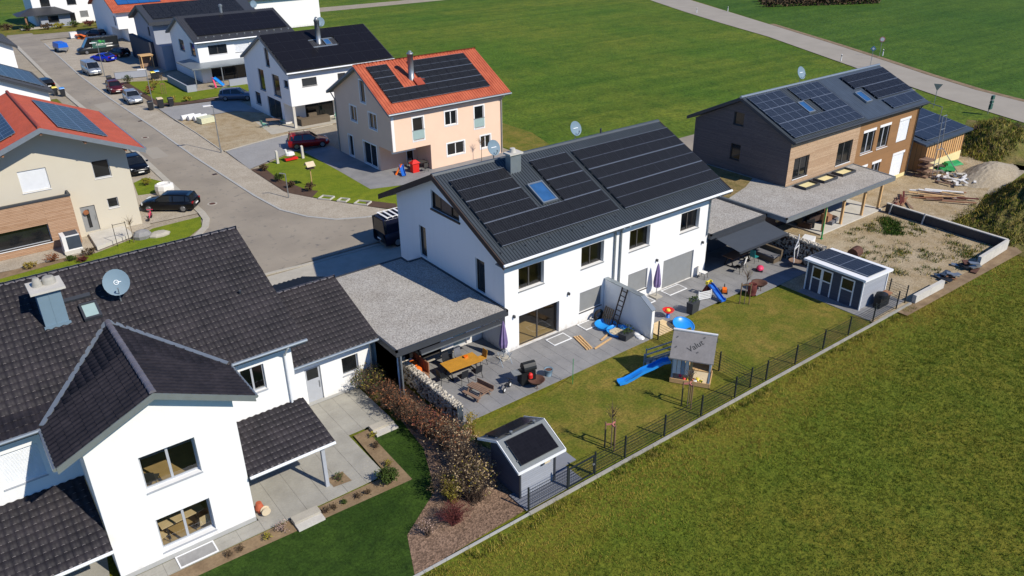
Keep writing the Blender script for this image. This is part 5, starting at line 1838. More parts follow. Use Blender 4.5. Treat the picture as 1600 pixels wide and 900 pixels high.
# ---- cream house with orange roof, left
be = thing('cream_house', 'cream rendered house with orange tiled roof and a timber-clad bay', 'house', (-22, 35.0, 0))
by0 = 35.0
bx, bz, bsl = -16.57, 9.3, 0.412
bzf = lambda x: bz - abs(x - bx) * bsl
m = MB()
BF = Fr((-22.4, by0, 0), (1, 0, 0), (0, -1, 0))
ux = lambda x: x + 22.4
bw = [(ux(-13.6), ux(-12.37), 4.4, 5.8), (ux(-18.6), ux(-16.7), 4.35, 6.0), (ux(-13.16), ux(-12.37), 1.85, 2.65), (ux(-15.2), ux(-14.13), 0.3, 2.4)]
wall_panel(m, BF, [(0, bzf(-22.4) - 0.25), (ux(bx), bz - 0.25), (ux(-11.0), bzf(-11.0) - 0.25)], bw)
wall_panel(m, Fr((-11.0, by0, 0), (0, 1, 0), (1, 0, 0)), [(0, bzf(-11) - 0.25), (12.5, bzf(-11) - 0.25)])
wall_panel(m, Fr((-22.4, by0 + 12.5, 0), (1, 0, 0), (0, 1, 0)), [(0, bzf(-22.4) - 0.25), (ux(bx), bz - 0.25), (ux(-11.0), bzf(-11) - 0.25)])
obj('wall', m, 'render_cream', be)
window(be, BF, *bw[0], frame='frame_grey', split=1, sill='white_trim')
shutter(be, BF, *bw[1], mat='shutter_white', sill='white_trim')
window(be, BF, *bw[2], frame='frame_grey', split=1, sill='white_trim')
put_openings(be, BF, [(*bw[3], 'd', dict(mat='shutter_grey', glass=(0.35, 0.6, 0.6, 2.1)))])
m = MB()
m.lathe((0, 0, 0), [(0.13, 0), (0.2, 0.03), (0.2, 0.05), (0.13, 0.06)], 14)
wr_ = obj('door_wreath', m, 'leaf_copper', be, local=True)
wr_.location = (-14.85 + 22, -0.06 + 0.0, 1.95); wr_.rotation_euler = (R(90), 0, 0)
m = MB()
by1 = 33.1
byb = 48.2
for s_ in (-1, 1):
    xe = bx + s_ * 6.6
    m.hexa([(bx, by1, bz - 0.25), (xe, by1, bzf(xe) - 0.25), (xe, byb, bzf(xe) - 0.25), (bx, byb, bz - 0.25), (bx, by1, bz), (xe, by1, bzf(xe)), (xe, byb, bzf(xe)), (bx, byb, bz)])
bro2 = obj('roof', m, 'soffit', be)
bc = math.hypot(1, bsl)
bR = Roof((bx + 6.62, by1, bzf(bx + 6.62)), (0, 1, 0), (-1, 0, bsl))
bL = Roof((bx - 6.62, byb, bzf(bx - 6.62)), (0, -1, 0), (1, 0, bsl))
rib_sheet(bro2, bR, byb - by1, 6.6 * bc, 'tile_red_dark', 0.3, 0.045, 'tile_rows', top=0.3)
rib_sheet(bro2, bL, byb - by1, 6.6 * bc, 'tile_red_dark', 0.3, 0.045, 'tile_rows', top=0.3)
m = MB()
m.tube([(bx, by1, bz + 0.05), (bx, byb, bz + 0.05)], 0.14, 8)
obj('ridge_cap', m, 'tile_red_dark', bro2)
pv_array(bro2, bR, 1.6, 2.3, 11, 2, 1.0, 1.7, 'pv_blue', 'pv_frame', n0=0.14)
pv_array(bro2, bL, 2.2, 2.3, 11, 2, 1.0, 1.7, 'pv_blue', 'pv_frame', n0=0.14)
for s_ in (-1, 1):
    xe = bx + s_ * 6.65
    m = MB()
    m.hexa([(bx, by1 - 0.04, bz - 0.3), (xe, by1 - 0.04, bzf(xe) - 0.3), (xe, by1 + 0.01, bzf(xe) - 0.3), (bx, by1 + 0.01, bz - 0.3), (bx, by1 - 0.04, bz + 0.06), (xe, by1 - 0.04, bzf(xe) + 0.06), (xe, by1 + 0.01, bzf(xe) + 0.06), (bx, by1 + 0.01, bz + 0.06)])
    obj('verge_board', m, 'zinc', bro2)
gutter(bro2, (bx + 6.7, by1, bzf(bx + 6.6) - 0.05), (bx + 6.7, byb, bzf(bx + 6.6) - 0.05), 0.08, 'zinc')
for dx in (-5.3, -2.7, 0, 2.7, 5.3):
    m = MB()
    x = bx + dx
    m.box(x - 0.08, by1 + 0.1, bzf(x) - 0.5, x + 0.08, by0 + 0.05, bzf(x) - 0.27)
    obj('purlin', m, 'pallet_wood', bro2)
# timber bay
m = MB()
TB = Fr((-22.4, 33.9, 0), (1, 0, 0), (0, -1, 0))
tb = [(ux(-22.0), ux(-17.7), 0.6, 2.05)]
wall_panel(m, TB, [(0, 3.85), (ux(-15.75), 3.85)], tb, depth=0.35)
wall_panel(m, Fr((-15.75, 33.9, 0), (0, 1, 0), (1, 0, 0)), [(0, 3.85), (1.1, 3.85)])
tbo = obj('timber_bay', m, 'larch', be)
m = MB()
m.box(-22.4, 33.82, 3.85, -15.7, 34.1, 3.98); m.box(-15.85, 34.1, 3.85, -15.7, 35.0, 3.98)
m.poly([(-22.4, 34.1, 3.7), (-15.85, 34.1, 3.7), (-15.85, 35, 3.7), (-22.4, 35, 3.7)])
obj('parapet', m, 'anthracite', tbo)
window(be, TB, *tb[0], frame='frame_grey', split=1, sill='white_trim', depth=0.3)
m = MB()
TB.box(m, -0.1, ux(-15.75), 0.0, 0.22, -0.05, -0.01)
obj('plinth', m, 'concrete_pale', be)

# ---- dark-roofed white house behind the cream house
lh = thing('white_house', 'white house with grey solar roof behind the cream house', 'house', (-21, 66, 0))
def cross_house(h, bx, hw, bz, sl, y0, y1, oy, wallx, wall, roofm, pv=None):
    f = lambda x: bz - abs(x - bx) * sl
    m = MB()
    W = 2 * wallx
    prof = [(0, f(bx - wallx) - 0.25), (wallx, bz - 0.25), (W, f(bx + wallx) - 0.25)]
    wall_panel(m, Fr((bx - wallx, y0, 0), (1, 0, 0), (0, -1, 0)), prof)
    wall_panel(m, Fr((bx - wallx, y1, 0), (1, 0, 0), (0, 1, 0)), prof)
    for x in (bx - wallx, bx + wallx):
        m.poly([(x, y0, 0), (x, y1, 0), (x, y1, f(x) - 0.25), (x, y0, f(x) - 0.25)])
    obj('wall', m, wall, h)
    m = MB()
    for s_ in (-1, 1):
        xe = bx + s_ * hw
        m.hexa([(bx, y0 - oy, bz - 0.25), (xe, y0 - oy, f(xe) - 0.25), (xe, y1 + oy, f(xe) - 0.25), (bx, y1 + oy, bz - 0.25), (bx, y0 - oy, bz), (xe, y0 - oy, f(xe)), (xe, y1 + oy, f(xe)), (bx, y1 + oy, bz)])
    r = obj('roof', m, 'anthracite', h)
    c = math.hypot(1, sl)
    RR = Roof((bx + hw + 0.02, y0 - oy, f(bx + hw)), (0, 1, 0), (-1, 0, sl))
    rib_sheet(r, RR, y1 - y0 + 2 * oy, hw * c, roofm, 0.3, 0.03, 'tile_rows')
    if pv:
        pv_array(r, RR, *pv, 1.0, 1.7, 'pv_blue', 'pv_frame', n0=0.12)
    return r


cross_house(lh, -17.0, 6.2, 8.3, 0.45, 66, 79, 0.5, 5.7, 'render_white', 'tile_black', (2.0, 0.6, 10, 3))
lh3 = thing('white_house', 'white house with dark roof at the left picture edge by the street', 'house', (-20, 103, 0))
cross_house(lh3, -15.5, 6.5, 8.6, 0.5, 103, 116, 0.6, 5.9, 'render_white', 'tile_black', None)


# ------------------------------------------------------------ vehicles
def car(name, label, loc, rz, kind, paint, L=4.4, W=1.8, H=1.46, group=None, rack=False, lettering=False, cat='car'):
    """body loft, glazed cabin with pillars and roof, wheels, lamps, bumpers, mirrors; x is forwards"""
    t = thing(name, label, cat, loc, rz, group)
    hw = W / 2
    zb = 0.22
    van = kind == 'van'
    if kind == 'wagon':
        st = [(-0.5, .36, .84, .82), (-.475, .24, .94, .93), (-.33, .2, .96, 1.0), (0, .2, .93, 1.0), (.2, .2, .92, 1.0), (.36, .2, .82, .97), (.46, .24, .7, .88), (.5, .38, .56, .7)]
        cab = [(-.478, .1), (-.425, .86), (-.36, .93), (-.2, .99), (-.02, 1.0), (.06, .97), (.245, .0)]
    elif kind == 'sport':
        st = [(-0.5, .34, .82, .86), (-.46, .24, .9, .95), (-.33, .2, .92, 1.0), (0, .2, .86, 1.0), (.2, .2, .86, 1.0), (.38, .2, .78, .98), (.46, .24, .66, .92), (.5, .34, .52, .78)]
        cab = [(-.38, .0), (-.2, .9), (-.08, 1.0), (.0, 1.0), (.06, .95), (.22, .0)]
    elif van:
        st = [(-0.5, .3, 1.12, .92), (-.49, .24, 1.2, .98), (-.3, .2, 1.2, 1.0), (0, .2, 1.2, 1.0), (.24, .2, 1.18, 1.0), (.38, .2, 1.06, .98), (.46, .24, .9, .94), (.5, .34, .72, .84)]
        cab = [(-.495, .98), (-.47, 1.0), (0, 1.0), (.16, 1.0), (.22, .97), (.37, .0)]
    else:   # hatch
        st = [(-0.5, .34, .88, .84), (-.47, .24, .98, .95), (-.32, .2, 1.0, 1.0), (0, .2, .97, 1.0), (.18, .2, .96, 1.0), (.36, .2, .86, .98), (.46, .24, .74, .92), (.5, .36, .6, .78)]
        cab = [(-.475, .15), (-.40, .92), (-.28, 1.0), (-.04, 1.0), (.05, .97), (.22, .0)]
    belt = lambda f: np.interp(f, [s[0] for s in st], [s[2] for s in st])
    wid = lambda f: np.interp(f, [s[0] for s in st], [s[3] for s in st]) * hw
    m = MB()
    rings = []
    for f, lo, hi, wf in st:
        x, w_ = f * L, wf * hw
        rings.append([(x, -w_ * .9, lo), (x, -w_, lo + .14), (x, -w_, (lo + hi) * .55), (x, -w_ * .97, hi - .07), (x, -w_ * .86, hi), (x, 0, hi + .035),
                      (x, w_ * .86, hi), (x, w_ * .97, hi - .07), (x, w_, (lo + hi) * .55), (x, w_, lo + .14), (x, w_ * .9, lo)])
    m.loft(rings)
    obj('body', m, paint, t, True, True)
    # cabin: glass shell, roof panel, pillars
    g, rf = MB(), MB()

    def pillar(*a_):
        q_ = MB()
        q_.bar(*a_)
        obj('pillar', q_, paint, t, False, True)
    top = lambda f, k: belt(f) + (H - belt(f)) * k
    cr = []
    for f, k in cab:
        wb, wt = wid(f) * .9, wid(f) * (.9 - .17 * k * (0.45 if van else 1))
        z0, z1 = belt(f) - .03, top(f, k)
        x = f * L
        cr.append([(x, -wb, z0), (x, -wt, z1 - .03), (x, -wt * .82, z1), (x, wt * .82, z1), (x, wt, z1 - .03), (x, wb, z0)])
    g.loft(cr)
    obj('windows', g, 'pane_dark', t, False, True)
    rs = [i for i, (f, k) in enumerate(cab) if k >= .86]
    rr = []
    for i in rs:
        f, k = cab[i]
        wt = wid(f) * (.9 - .17 * k * (0.45 if van else 1)) * 1.01
        z1 = top(f, k)
        x = f * L
        rr.append([(x, -wt, z1 - .05), (x, -wt, z1 - .01), (x, -wt * .8, z1 + .022), (x, wt * .8, z1 + .022), (x, wt, z1 - .01), (x, wt, z1 - .05)])
    rf.loft(rr)
    obj('roof', rf, paint, t, True, True)
    def side(f, k):
        wb, wt = wid(f) * .9, wid(f) * (.9 - .17 * k * (0.45 if van else 1))
        return (f * L, wb, belt(f) - .02), (f * L, wt, top(f, k) - .03)
    for s_ in (-1, 1):
        pts = [cab[rs[-1]], cab[-1]]
        a_ = side(*pts[0])[1]
        b_ = side(*pts[1])[0]
        pillar((a_[0], s_ * a_[1], a_[2]), (b_[0], s_ * b_[1], b_[2]), .07, .05)
        for f in ((-.14, ) if not van else (.1,)) + ((-.36,) if kind == 'wagon' else ()):
            p, q = side(f, 1.0)
            pillar((p[0], s_ * p[1], p[2]), (q[0], s_ * q[1], q[2]), .09, .03)
        a_, b_ = side(cab[rs[0]][0], 1.0)
        p0 = side(cab[0][0], 0)[0]
        pillar((b_[0], s_ * b_[1], b_[2]), (p0[0] + .05, s_ * p0[1], p0[2]), .14, .04)
    if van:
        sp = MB()
        for s_ in (-1, 1):
            p, q = side(-.46, 1.0)
            p2, q2 = side(.08, 1.0)
            e = .012 * s_
            sp.hexa([(p[0], s_ * p[1], p[2]), (p2[0], s_ * p2[1], p2[2]), (p2[0], s_ * p2[1] + e, p2[2]), (p[0], s_ * p[1] + e, p[2]), (q[0], s_ * q[1], q[2]), (q2[0], s_ * q2[1], q2[2]), (q2[0], s_ * q2[1] + e, q2[2]), (q[0], s_ * q[1] + e, q[2])])
        obj('side_panel', sp, paint, t, False, True)
        if lettering:
            for s_ in (1,):
                y = hw * .99
                q = MB()
                q.obox((-.1, y - .012, 1.5), (1.1, 0, 0), (0, .012, 0), (0, 0, .62))
                obj('dark_green_panel', q, 'sign_green', t, False, True)
                q = MB()
                q.obox((-.35, y, 1.95), (.22, 0, .0), (0, .012, 0), (.12, 0, .22)); q.obox((-.9, y, 1.9), (.1, 0, 0), (0, .012, 0), (.1, 0, .16))
                obj('green_mark', q, 'print_green', t, False, True)
                q = MB()
                for i, wd_ in enumerate((.1, .09, .11, .08, .1)):
                    q.obox((.25 - i * .24, y, 1.5), (wd_, 0, 0), (0, .014, 0), (0, 0, .06))
                for i, wd_ in enumerate((.11, .09, .1, .08, .1, .09)):
                    q.obox((-1.1 - i * .22, y, 1.5), (wd_ * .9, 0, 0), (0, .014, 0), (0, 0, .06))
                q.obox((-.8, y, 1.3), (1.3, 0, 0), (0, .014, 0), (0, 0, .018))
                obj('lettering', q, 'plate', t, False, True)
    r = .32 if not van else .34
    for fx in (-.31, .315):
        for s_ in (-1, 1):
            q = MB()
            x, y0, y1 = fx * L, s_ * (hw - .2), s_ * (hw + .012)
            n = 18
            q.loft([[(x + r * math.cos(2 * PI * k / n), y, r + r * math.sin(2 * PI * k / n)) for k in range(n)] for y in (y0, y1)])
            w_ = obj('wheel', q, 'tyre', t, False, True)
            q = MB()
            q.loft([[(x + rr_ * math.cos(2 * PI * k / n), y, r + rr_ * math.sin(2 * PI * k / n)) for k in range(n)] for rr_, y in ((r * .68, y1), (r * .64, y1 + s_ * .012))])
            obj('rim', q, 'rim', w_, False, True)
    for s_ in (-1, 1):
        q = MB()
        q.hexa([(L * .455, s_ * hw * .5, .56), (L * .475, s_ * hw * .5, .56), (L * .44, s_ * hw * .9, .58), (L * .41, s_ * hw * .9, .58), (L * .455, s_ * hw * .5, .74), (L * .472, s_ * hw * .5, .72), (L * .44, s_ * hw * .93, .78), (L * .41, s_ * hw * .93, .8)])
        obj('headlight', q, 'lamp_glass', t, False, True)
        q = MB()
        q.box(-L * .497 - .01, min(s_ * hw * .6, s_ * hw * .88), .74, -L * .47, max(s_ * hw * .6, s_ * hw * .88), .9 if not van else 1.1)
        obj('taillight', q, 'lamp_red', t, False, True)
        q = MB()
        q.obox((L * .17, s_ * (hw + .1), belt(.17) + .08), (.09, 0, 0), (0, .1, 0), (0, 0, .07))
        obj('mirror', q, paint, t, False, True)
    q = MB()
    q.box(L * .485, -.26, .38, L * .502 + .01, .26, .49)
    obj('number_plate', q, 'plate', t, False, True)
    q = MB()
    q.box(-L * .502 - .01, -.26, .56, -L * .49, .26, .67)
    obj('number_plate', q, 'plate', t, False, True)
    q = MB()
    q.box(L * .47, -hw * .55, .3, L * .5 + .004, hw * .55, .37)
    q.box(L * .46, -hw * .4, .5, L * .497, hw * .4, .62)
    obj('grille', q, 'plastic_black', t, False, True)
    if rack:
        q = MB()
        zt = H + .06
        for s_ in (-1, 1):
            q.bar((-L * .44, s_ * hw * .7, zt + .08), (L * .12, s_ * hw * .7, zt + .08), .04)
        for k in range(8 if van else 2):
            f = -.42 + k * (.085 if van else .35)
            q.bar((f * L, -hw * .78, zt + .06), (f * L, hw * .78, zt + .06), .16 if van else .035, .04)
            for s_ in (-1, 1):
                q.bar((f * L, s_ * hw * .7, zt - .08), (f * L, s_ * hw * .7, zt + .08), .03)
        obj('roof_rack', q, 'plastic_white' if van else 'plastic_black', t, False, True)
    return t


G_ = 'cars parked in the village'
car('parked_car', 'black estate car parked nose to the cream house with its tail at the road', (-8.1, 37.1, 0), R(141), 'wagon', 'car_black', 4.75, 1.84, 1.44, G_)
car('parked_car', 'black hatchback facing down the street beside the cream house', (-7.6, 50.0, 0), R(-90), 'hatch', 'car_black', 4.2, 1.78, 1.46, G_)
car('parked_van', 'dark van with a roof rack parked behind the white duplex', (4.7, 18.6, 0), 0, 'van', 'car_navy', 5.3, 2.05, 2.25, 'vans', True, cat='van')
car('parked_car', 'red car with black roof bars on the driveway of the peach house', (9.2, 47.0, 0), R(-18), 'wagon', 'car_red', 4.3, 1.8, 1.52, G_, True)
car('parked_car', 'blue-grey estate car on the paved drive of the black solar roof house', (11.2, 73.4, 0), R(-32), 'wagon', 'car_greyblue', 4.5, 1.8, 1.48, G_)
car('parked_car', 'silver car by the lawn fence facing the camera, nearest at the kerb', (0.0, 81.0, 0), R(-92), 'hatch', 'car_silver', 4.2, 1.78, 1.46, G_)
car('parked_car', 'dark red car parked right behind the silver car', (-0.3, 89.0, 0), R(-92), 'hatch', 'car_darkred', 4.0, 1.75, 1.46, G_)
car('parked_van', 'silver van parked at the kerb facing the camera', (0.1, 104.7, 0), R(-88), 'van', 'car_silver', 4.8, 1.9, 1.86, 'vans', cat='van')
car('parked_car', 'bright blue low sports car on the gravel yard', (4.0, 115.0, 0), R(118), 'sport', 'car_blue', 4.5, 1.82, 1.25, G_)
car('parked_car', 'black car with bright reflections beside the blue sports car', (7.1, 117.8, 0), R(112), 'hatch', 'car_black', 4.3, 1.8, 1.45, G_)
car('parked_van', 'tall dark van with green and white lettering on the gravel yard', (5.3, 124.2, 0), R(180), 'van', 'car_darkgrey', 6.6, 2.05, 2.6, 'vans', lettering=True, cat='van')
car('parked_car', 'dark blue car in the shade beside the far orange-roofed house', (8.9, 143.0, 0), R(120), 'hatch', 'car_navy', 4.1, 1.75, 1.46, G_)
car('parked_car', 'dark car parked between the left houses and the street by the bins', (-7.6, 98.0, 0), R(100), 'hatch', 'car_black', 4.2, 1.78, 1.46, G_)
car('parked_car', 'white car on the farm path, the nearer of the two', (50.8, 158.2, 0), R(170), 'hatch', 'car_white', 4.3, 1.8, 1.46, G_)
car('parked_car', 'white car on the farm path, the farther of the two', (48.5, 163.5, 0), R(160), 'hatch', 'car_white', 4.3, 1.8, 1.46, G_)

# blue tarpaulin trailer
t = thing('trailer', 'small trailer with bright blue tarpaulin on the gravel yard', 'trailer', (0.4, 129.6, 0), R(-84))
m = MB(); m.box(-1.7, -.8, .45, 1.7, .8, .85); obj('bed', m, 'galv', t, False, True)
m = MB(); m.hexa([(-1.7, -.82, .85), (1.7, -.82, .85), (1.7, .82, .85), (-1.7, .82, .85), (-1.6, -.7, 1.55), (1.6, -.7, 1.55), (1.6, .7, 1.55), (-1.6, .7, 1.55)]); obj('tarpaulin', m, 'trailer_blue', t, False, True)
m = MB(); m.bar((1.7, -.5, .5), (3.0, 0, .5), .08); m.bar((1.7, .5, .5), (3.0, 0, .5), .08); obj('drawbar', m, 'galv', t, False, True)
for s_ in (-1, 1):
    m = MB(); n = 14
    m.loft([[(-.1 + .3 * math.cos(2 * PI * k / n), y, .3 + .3 * math.sin(2 * PI * k / n)) for k in range(n)] for y in (s_ * .84, s_ * 1.0)])
    obj('wheel', m, 'tyre', t, False, True)


# ------------------------------------------------------------ street furniture
def lamp(label, x, y, h=4.9, arm=(-0.9, 0.1), group='street lamps'):
    t = thing('street_lamp', label, 'street lamp', (x, y, 0), 0, group)
    m = MB(); m.tube([(x, y, 0), (x, y, 1.0), (x, y, h)], [.075, .06, .04], 8); obj('pole', m, 'galv', t)
    m = MB(); m.tube([(x, y, h), (x + arm[0] * .3, y + arm[1] * .3, h + .08)], .035, 6)
    c = (x + arm[0] * .65, y + arm[1] * .65, h + .08)
    d = Vector((arm[0], arm[1], 0)).normalized()
    sd_ = Vector((-d.y, d.x, 0))
    m.obox(c, d * .38, sd_ * .13, Vector((0, 0, .05)))
    obj('lamp_head', m, 'plastic_white', t)
    return t


lamp('slim street lamp at the edge of the gravel plot before the white house', 1.05, 50.8)
lamp('street lamp beside the silver parked car and the black bins', 1.0, 75.2)
lamp('farther street lamp beside the silver van', 1.0, 101.0)
t = thing('garden_post', 'short grey post at the pavement corner of the peach house lawn', 'post', (0.95, 33.2, 0))
m = MB(); m.tube([(.95, 33.2, 0), (.95, 33.2, 2.2)], .05, 8); obj('pole', m, 'galv', t)
m = MB(); m.bar((.95, 33.2, 2.2), (.45, 33.3, 2.35), .07); obj('arm', m, 'galv', t)


def wheelie(label, x, y, lid='plastic_black', body='plastic_black', s=1.0, rz=0):
    t = thing('wheelie_bin', label, 'bin', (x, y, 0), rz, 'wheelie bins')
    m = MB(); a, b = .25 * s, .3 * s
    m.hexa([(-a, -a, .06), (a, -a, .06), (a, a, .06), (-a, a, .06), (-b, -b, 1.0 * s), (b, -b, 1.0 * s), (b, b, 1.0 * s), (-b, b, 1.0 * s)]); obj('body', m, body, t, False, True)
    m = MB(); m.hexa([(-b - .02, -b - .03, 1.0 * s), (b + .02, -b - .03, 1.0 * s), (b + .02, b, 1.0 * s), (-b - .02, b, 1.0 * s), (-b, -b, 1.06 * s), (b, -b, 1.06 * s), (b, b, 1.12 * s), (-b, b, 1.12 * s)]); obj('lid', m, lid, t, False, True)
    for s_ in (-1, 1):
        m = MB(); n = 10
        m.loft([[(s_ * b * .9 + q, a + .05 + .1 * math.cos(2 * PI * k / n), .1 + .1 * math.sin(2 * PI * k / n)) for k in range(n)] for q in (-.03, .03)]); obj('wheel', m, 'tyre', t, False, True)
    return t


wheelie('bin with a yellow lid by the left houses', -7.2, 92.3, 'plastic_yellow')
wheelie('bin with a blue lid by the left houses', -6.5, 91.0, 'plastic_lightblue')
wheelie('dark bin standing at the kerb behind the dark red car', 0.3, 94.6, s=1.1)
wheelie('small dark bin by the street lamp near the silver car', 0.6, 74.9)
wheelie('largest dark bin with pale lid at the lawn corner', 1.9, 75.2, 'sand', s=1.15)
wheelie('dark bin with a white sticker right of the pale-lidded bin', 3.2, 75.3)
wheelie('dark bin with pale yellow lid at the grey garden wall', 6.2, 94.1, 'plastic_yellow')
wheelie('dark bin with blue lid at the grey garden wall', 6.9, 94.6, 'plastic_lightblue')
t = thing('garden_wall', 'low grey rendered wall at the head of the far lawn', 'wall', (2.2, 97.5, 0))
m = MB(); m.hexa([(1.8, 97.9, 0), (6.1, 97.0, 0), (6.1, 97.3, 0), (1.8, 98.2, 0), (1.8, 97.9, 1.0), (6.1, 97.0, 1.0), (6.1, 97.3, 1.0), (1.8, 98.2, 1.0)]); obj('wall', m, 'render_grey', t)
m = MB(); m.hexa([(1.75, 97.85, 1.0), (6.15, 96.95, 1.0), (6.15, 97.35, 1.0), (1.75, 98.25, 1.0), (1.75, 97.85, 1.05), (6.15, 96.95, 1.05), (6.15, 97.35, 1.05), (1.75, 98.25, 1.05)]); obj('coping', m, 'concrete', t)
t = thing('wood_shelter', 'open pale timber frame shelter on the gravel yard', 'shelter', (7.4, 103.0, 0))
for x in (7.0, 8.6):
    for y in (102.6, 104.0):
        m = MB(); m.box(x, y, 0, x + .12, y + .12, 2.0); obj('post', m, 'fresh_wood', t)
m = MB(); m.box(6.9, 102.5, 2.0, 8.85, 104.25, 2.12); obj('top', m, 'fresh_wood', t)
m = MB(); m.box(7.1, 103.9, .2, 8.6, 103.98, 1.9); obj('back', m, 'old_wood', t)
# container and heap on the gravel yard
t = thing('water_tank', 'white plastic water tank on the gravel yard', 'tank', (5.2, 144.0, 0))
m = MB(); m.box(4.6, 143.4, .15, 5.8, 144.6, 1.15); obj('tank', m, 'plastic_white', t)
m = MB(); m.box(4.55, 143.35, 0, 5.85, 144.65, .15); obj('pallet', m, 'galv', t)
def pile(name, label, cat, loc, n, size, mats, spread, h, seed, ang=None):
    rng = random.Random(seed)
    t = thing(name, label, cat, (*loc, 0))
    for i in range(n):
        m = MB()
        an = rng.uniform(0, PI) if ang is None else rng.gauss(ang[0], ang[1])
        r_ = spread * rng.random() ** .7
        b_ = rng.uniform(0, 6.28)
        c = Vector((loc[0] + r_ * math.cos(b_), loc[1] + r_ * math.sin(b_), rng.uniform(.04, h)))
        L_ = size[0] * rng.uniform(.6, 1.2)
        m.obox(c, Vector((math.cos(an), math.sin(an), rng.uniform(-.1, .1))) * L_ / 2, Vector((-math.sin(an), math.cos(an), 0)) * size[1] / 2, Vector((0, 0, size[2] / 2)))
        obj('piece', m, mats[i % len(mats)], t)
    return t


pile('timber_heap', 'orange-brown heap of boards beside the white tank', 'heap', (6.6, 142.2), 9, (1.6, .5, .12), ['pallet_wood', 'rust', 'plastic_orange'], .9, .8, 3)

# insulation packs beside the street
t = thing('insulation_pack', 'stack of white shrink-wrapped rolls on the gravel plot', 'pack', (2.6, 66.0, 0))
for k, (x, y) in enumerate(((2.0, 66.6), (2.6, 66.0), (3.1, 65.4))):
    m = MB(); m.tube([(x - .1, y + .2, .32), (x + 1.5, y + .5, .32)], .32, 12); obj('roll', m, 'plastic_white', t)
t = thing('insulation_pack', 'pale green-white block of insulation boards on the gravel plot', 'pack', (3.2, 63.4, 0), R(8))
for k in range(4):
    m = MB(); m.box(0, 0, .05 + k * .16, 1.7, 1.3, .2 + k * .16); obj('board', m, 'insulation', t, False, True)

# signs and delineator posts by the lane
def delineator(label, x, y):
    t = thing('delineator_post', label, 'post', (x, y, 0), 0, 'delineator posts along the lane')
    m = MB(); m.hexa([(x - .06, y - .06, 0), (x + .06, y - .06, 0), (x + .06, y + .06, 0), (x - .06, y + .06, 0), (x - .05, y - .05, .95), (x + .05, y - .05, .95), (x + .05, y + .05, 1.05), (x - .05, y + .05, 1.05)]); obj('post', m, 'plastic_white', t)
    m = MB(); m.box(x - .063, y - .063, .72, x + .063, y + .063, .86); obj('black_band', m, 'plastic_black', t)


delineator('white delineator post right at the meadow side of the lane bend', 93.5, 36.9)
delineator('white delineator post beside the round sign across the lane', 102.2, 35.0)
delineator('far white delineator post on the meadow side of the lane', 119.2, 87.9)
delineator('far white delineator post on the field side of the lane', 125.8, 84.7)
t = thing('road_sign', 'round pale sign on a post at the field side of the lane', 'sign', (101.6, 35.2, 0))
m = MB(); m.tube([(101.6, 35.2, 0), (101.6, 35.2, 2.4)], .04, 6); obj('post', m, 'galv', t)
m = MB()
d = (CAM - Vector((101.6, 35.2, 2.5))); d.z = 0; d.normalize()
s_ = Vector((-d.y, d.x, 0))
m.loft([[Vector((101.6, 35.2, 2.6)) + d * q + (s_ * math.cos(2 * PI * k / 18) + Vector((0, 0, 1)) * math.sin(2 * PI * k / 18)) * .42 for k in range(18)] for q in (.05, .08)])
so_ = obj('disc', m, 'sign_red', t)
m = MB()
m.loft([[Vector((101.6, 35.2, 2.6)) + d * q + (s_ * math.cos(2 * PI * k / 18) + Vector((0, 0, 1)) * math.sin(2 * PI * k / 18)) * .3 for k in range(18)] for q in (.082, .09)])
obj('disc_centre', m, 'plastic_white', so_)
t = thing('road_sign', 'blue and white diamond sign on a post before the lane', 'sign', (92.4, 31.4, 0))
m = MB(); m.tube([(92.4, 31.4, 0), (92.4, 31.4, 2.5)], .04, 6); obj('post', m, 'galv', t)
m = MB(); c = Vector((92.4, 31.4, 2.7)); m.hexa([c - s_ * .42, c - Vector((0, 0, .42)), c + s_ * .42, c + Vector((0, 0, .42)), c - s_ * .42 + d * .03, c - Vector((0, 0, .42)) + d * .03, c + s_ * .42 + d * .03, c + Vector((0, 0, .42)) + d * .03]); so_ = obj('plate', m, 'sign_blue', t)
m = MB(); c = c + d * .034; m.hexa([c - s_ * .2, c - Vector((0, 0, .2)), c + s_ * .2, c + Vector((0, 0, .2)), c - s_ * .2 + d * .01, c - Vector((0, 0, .2)) + d * .01, c + s_ * .2 + d * .01, c + Vector((0, 0, .2)) + d * .01]); obj('plate_centre', m, 'plastic_white', so_)
t = thing('road_sign', 'triangular give-way sign seen from behind near the timber annex', 'sign', (75.0, 13.0, 0))
m = MB(); m.tube([(75, 13, 0), (75, 13, 2.3)], .04, 6); obj('post', m, 'galv', t)
m = MB(); c = Vector((75, 13, 2.6)); m.hexa([c + Vector((0, 0, -.5)), c + Vector((0, 0, -.5)) + d * .02, c + Vector((0, 0, -.48)) + d * .02, c + Vector((0, 0, -.48)), c - s_ * .5 + Vector((0, 0, .35)), c - s_ * .5 + Vector((0, 0, .35)) + d * .02, c + s_ * .5 + Vector((0, 0, .35)) + d * .02, c + s_ * .5 + Vector((0, 0, .35))]); obj('plate', m, 'galv', t)
t = thing('litter_station', 'dark green post with boxes beside the lane', 'post', (77.2, 7.6, 0))
m = MB(); m.tube([(77.2, 7.6, 0), (77.2, 7.6, 2.2)], .05, 6); obj('post', m, 'galv', t)
for k, (z, h_) in enumerate(((.6, .6), (1.3, .3), (1.75, .45))):
    m = MB(); m.box(76.95, 7.35, z, 77.45, 7.6, z + h_); obj('box', m, 'sign_green', t)


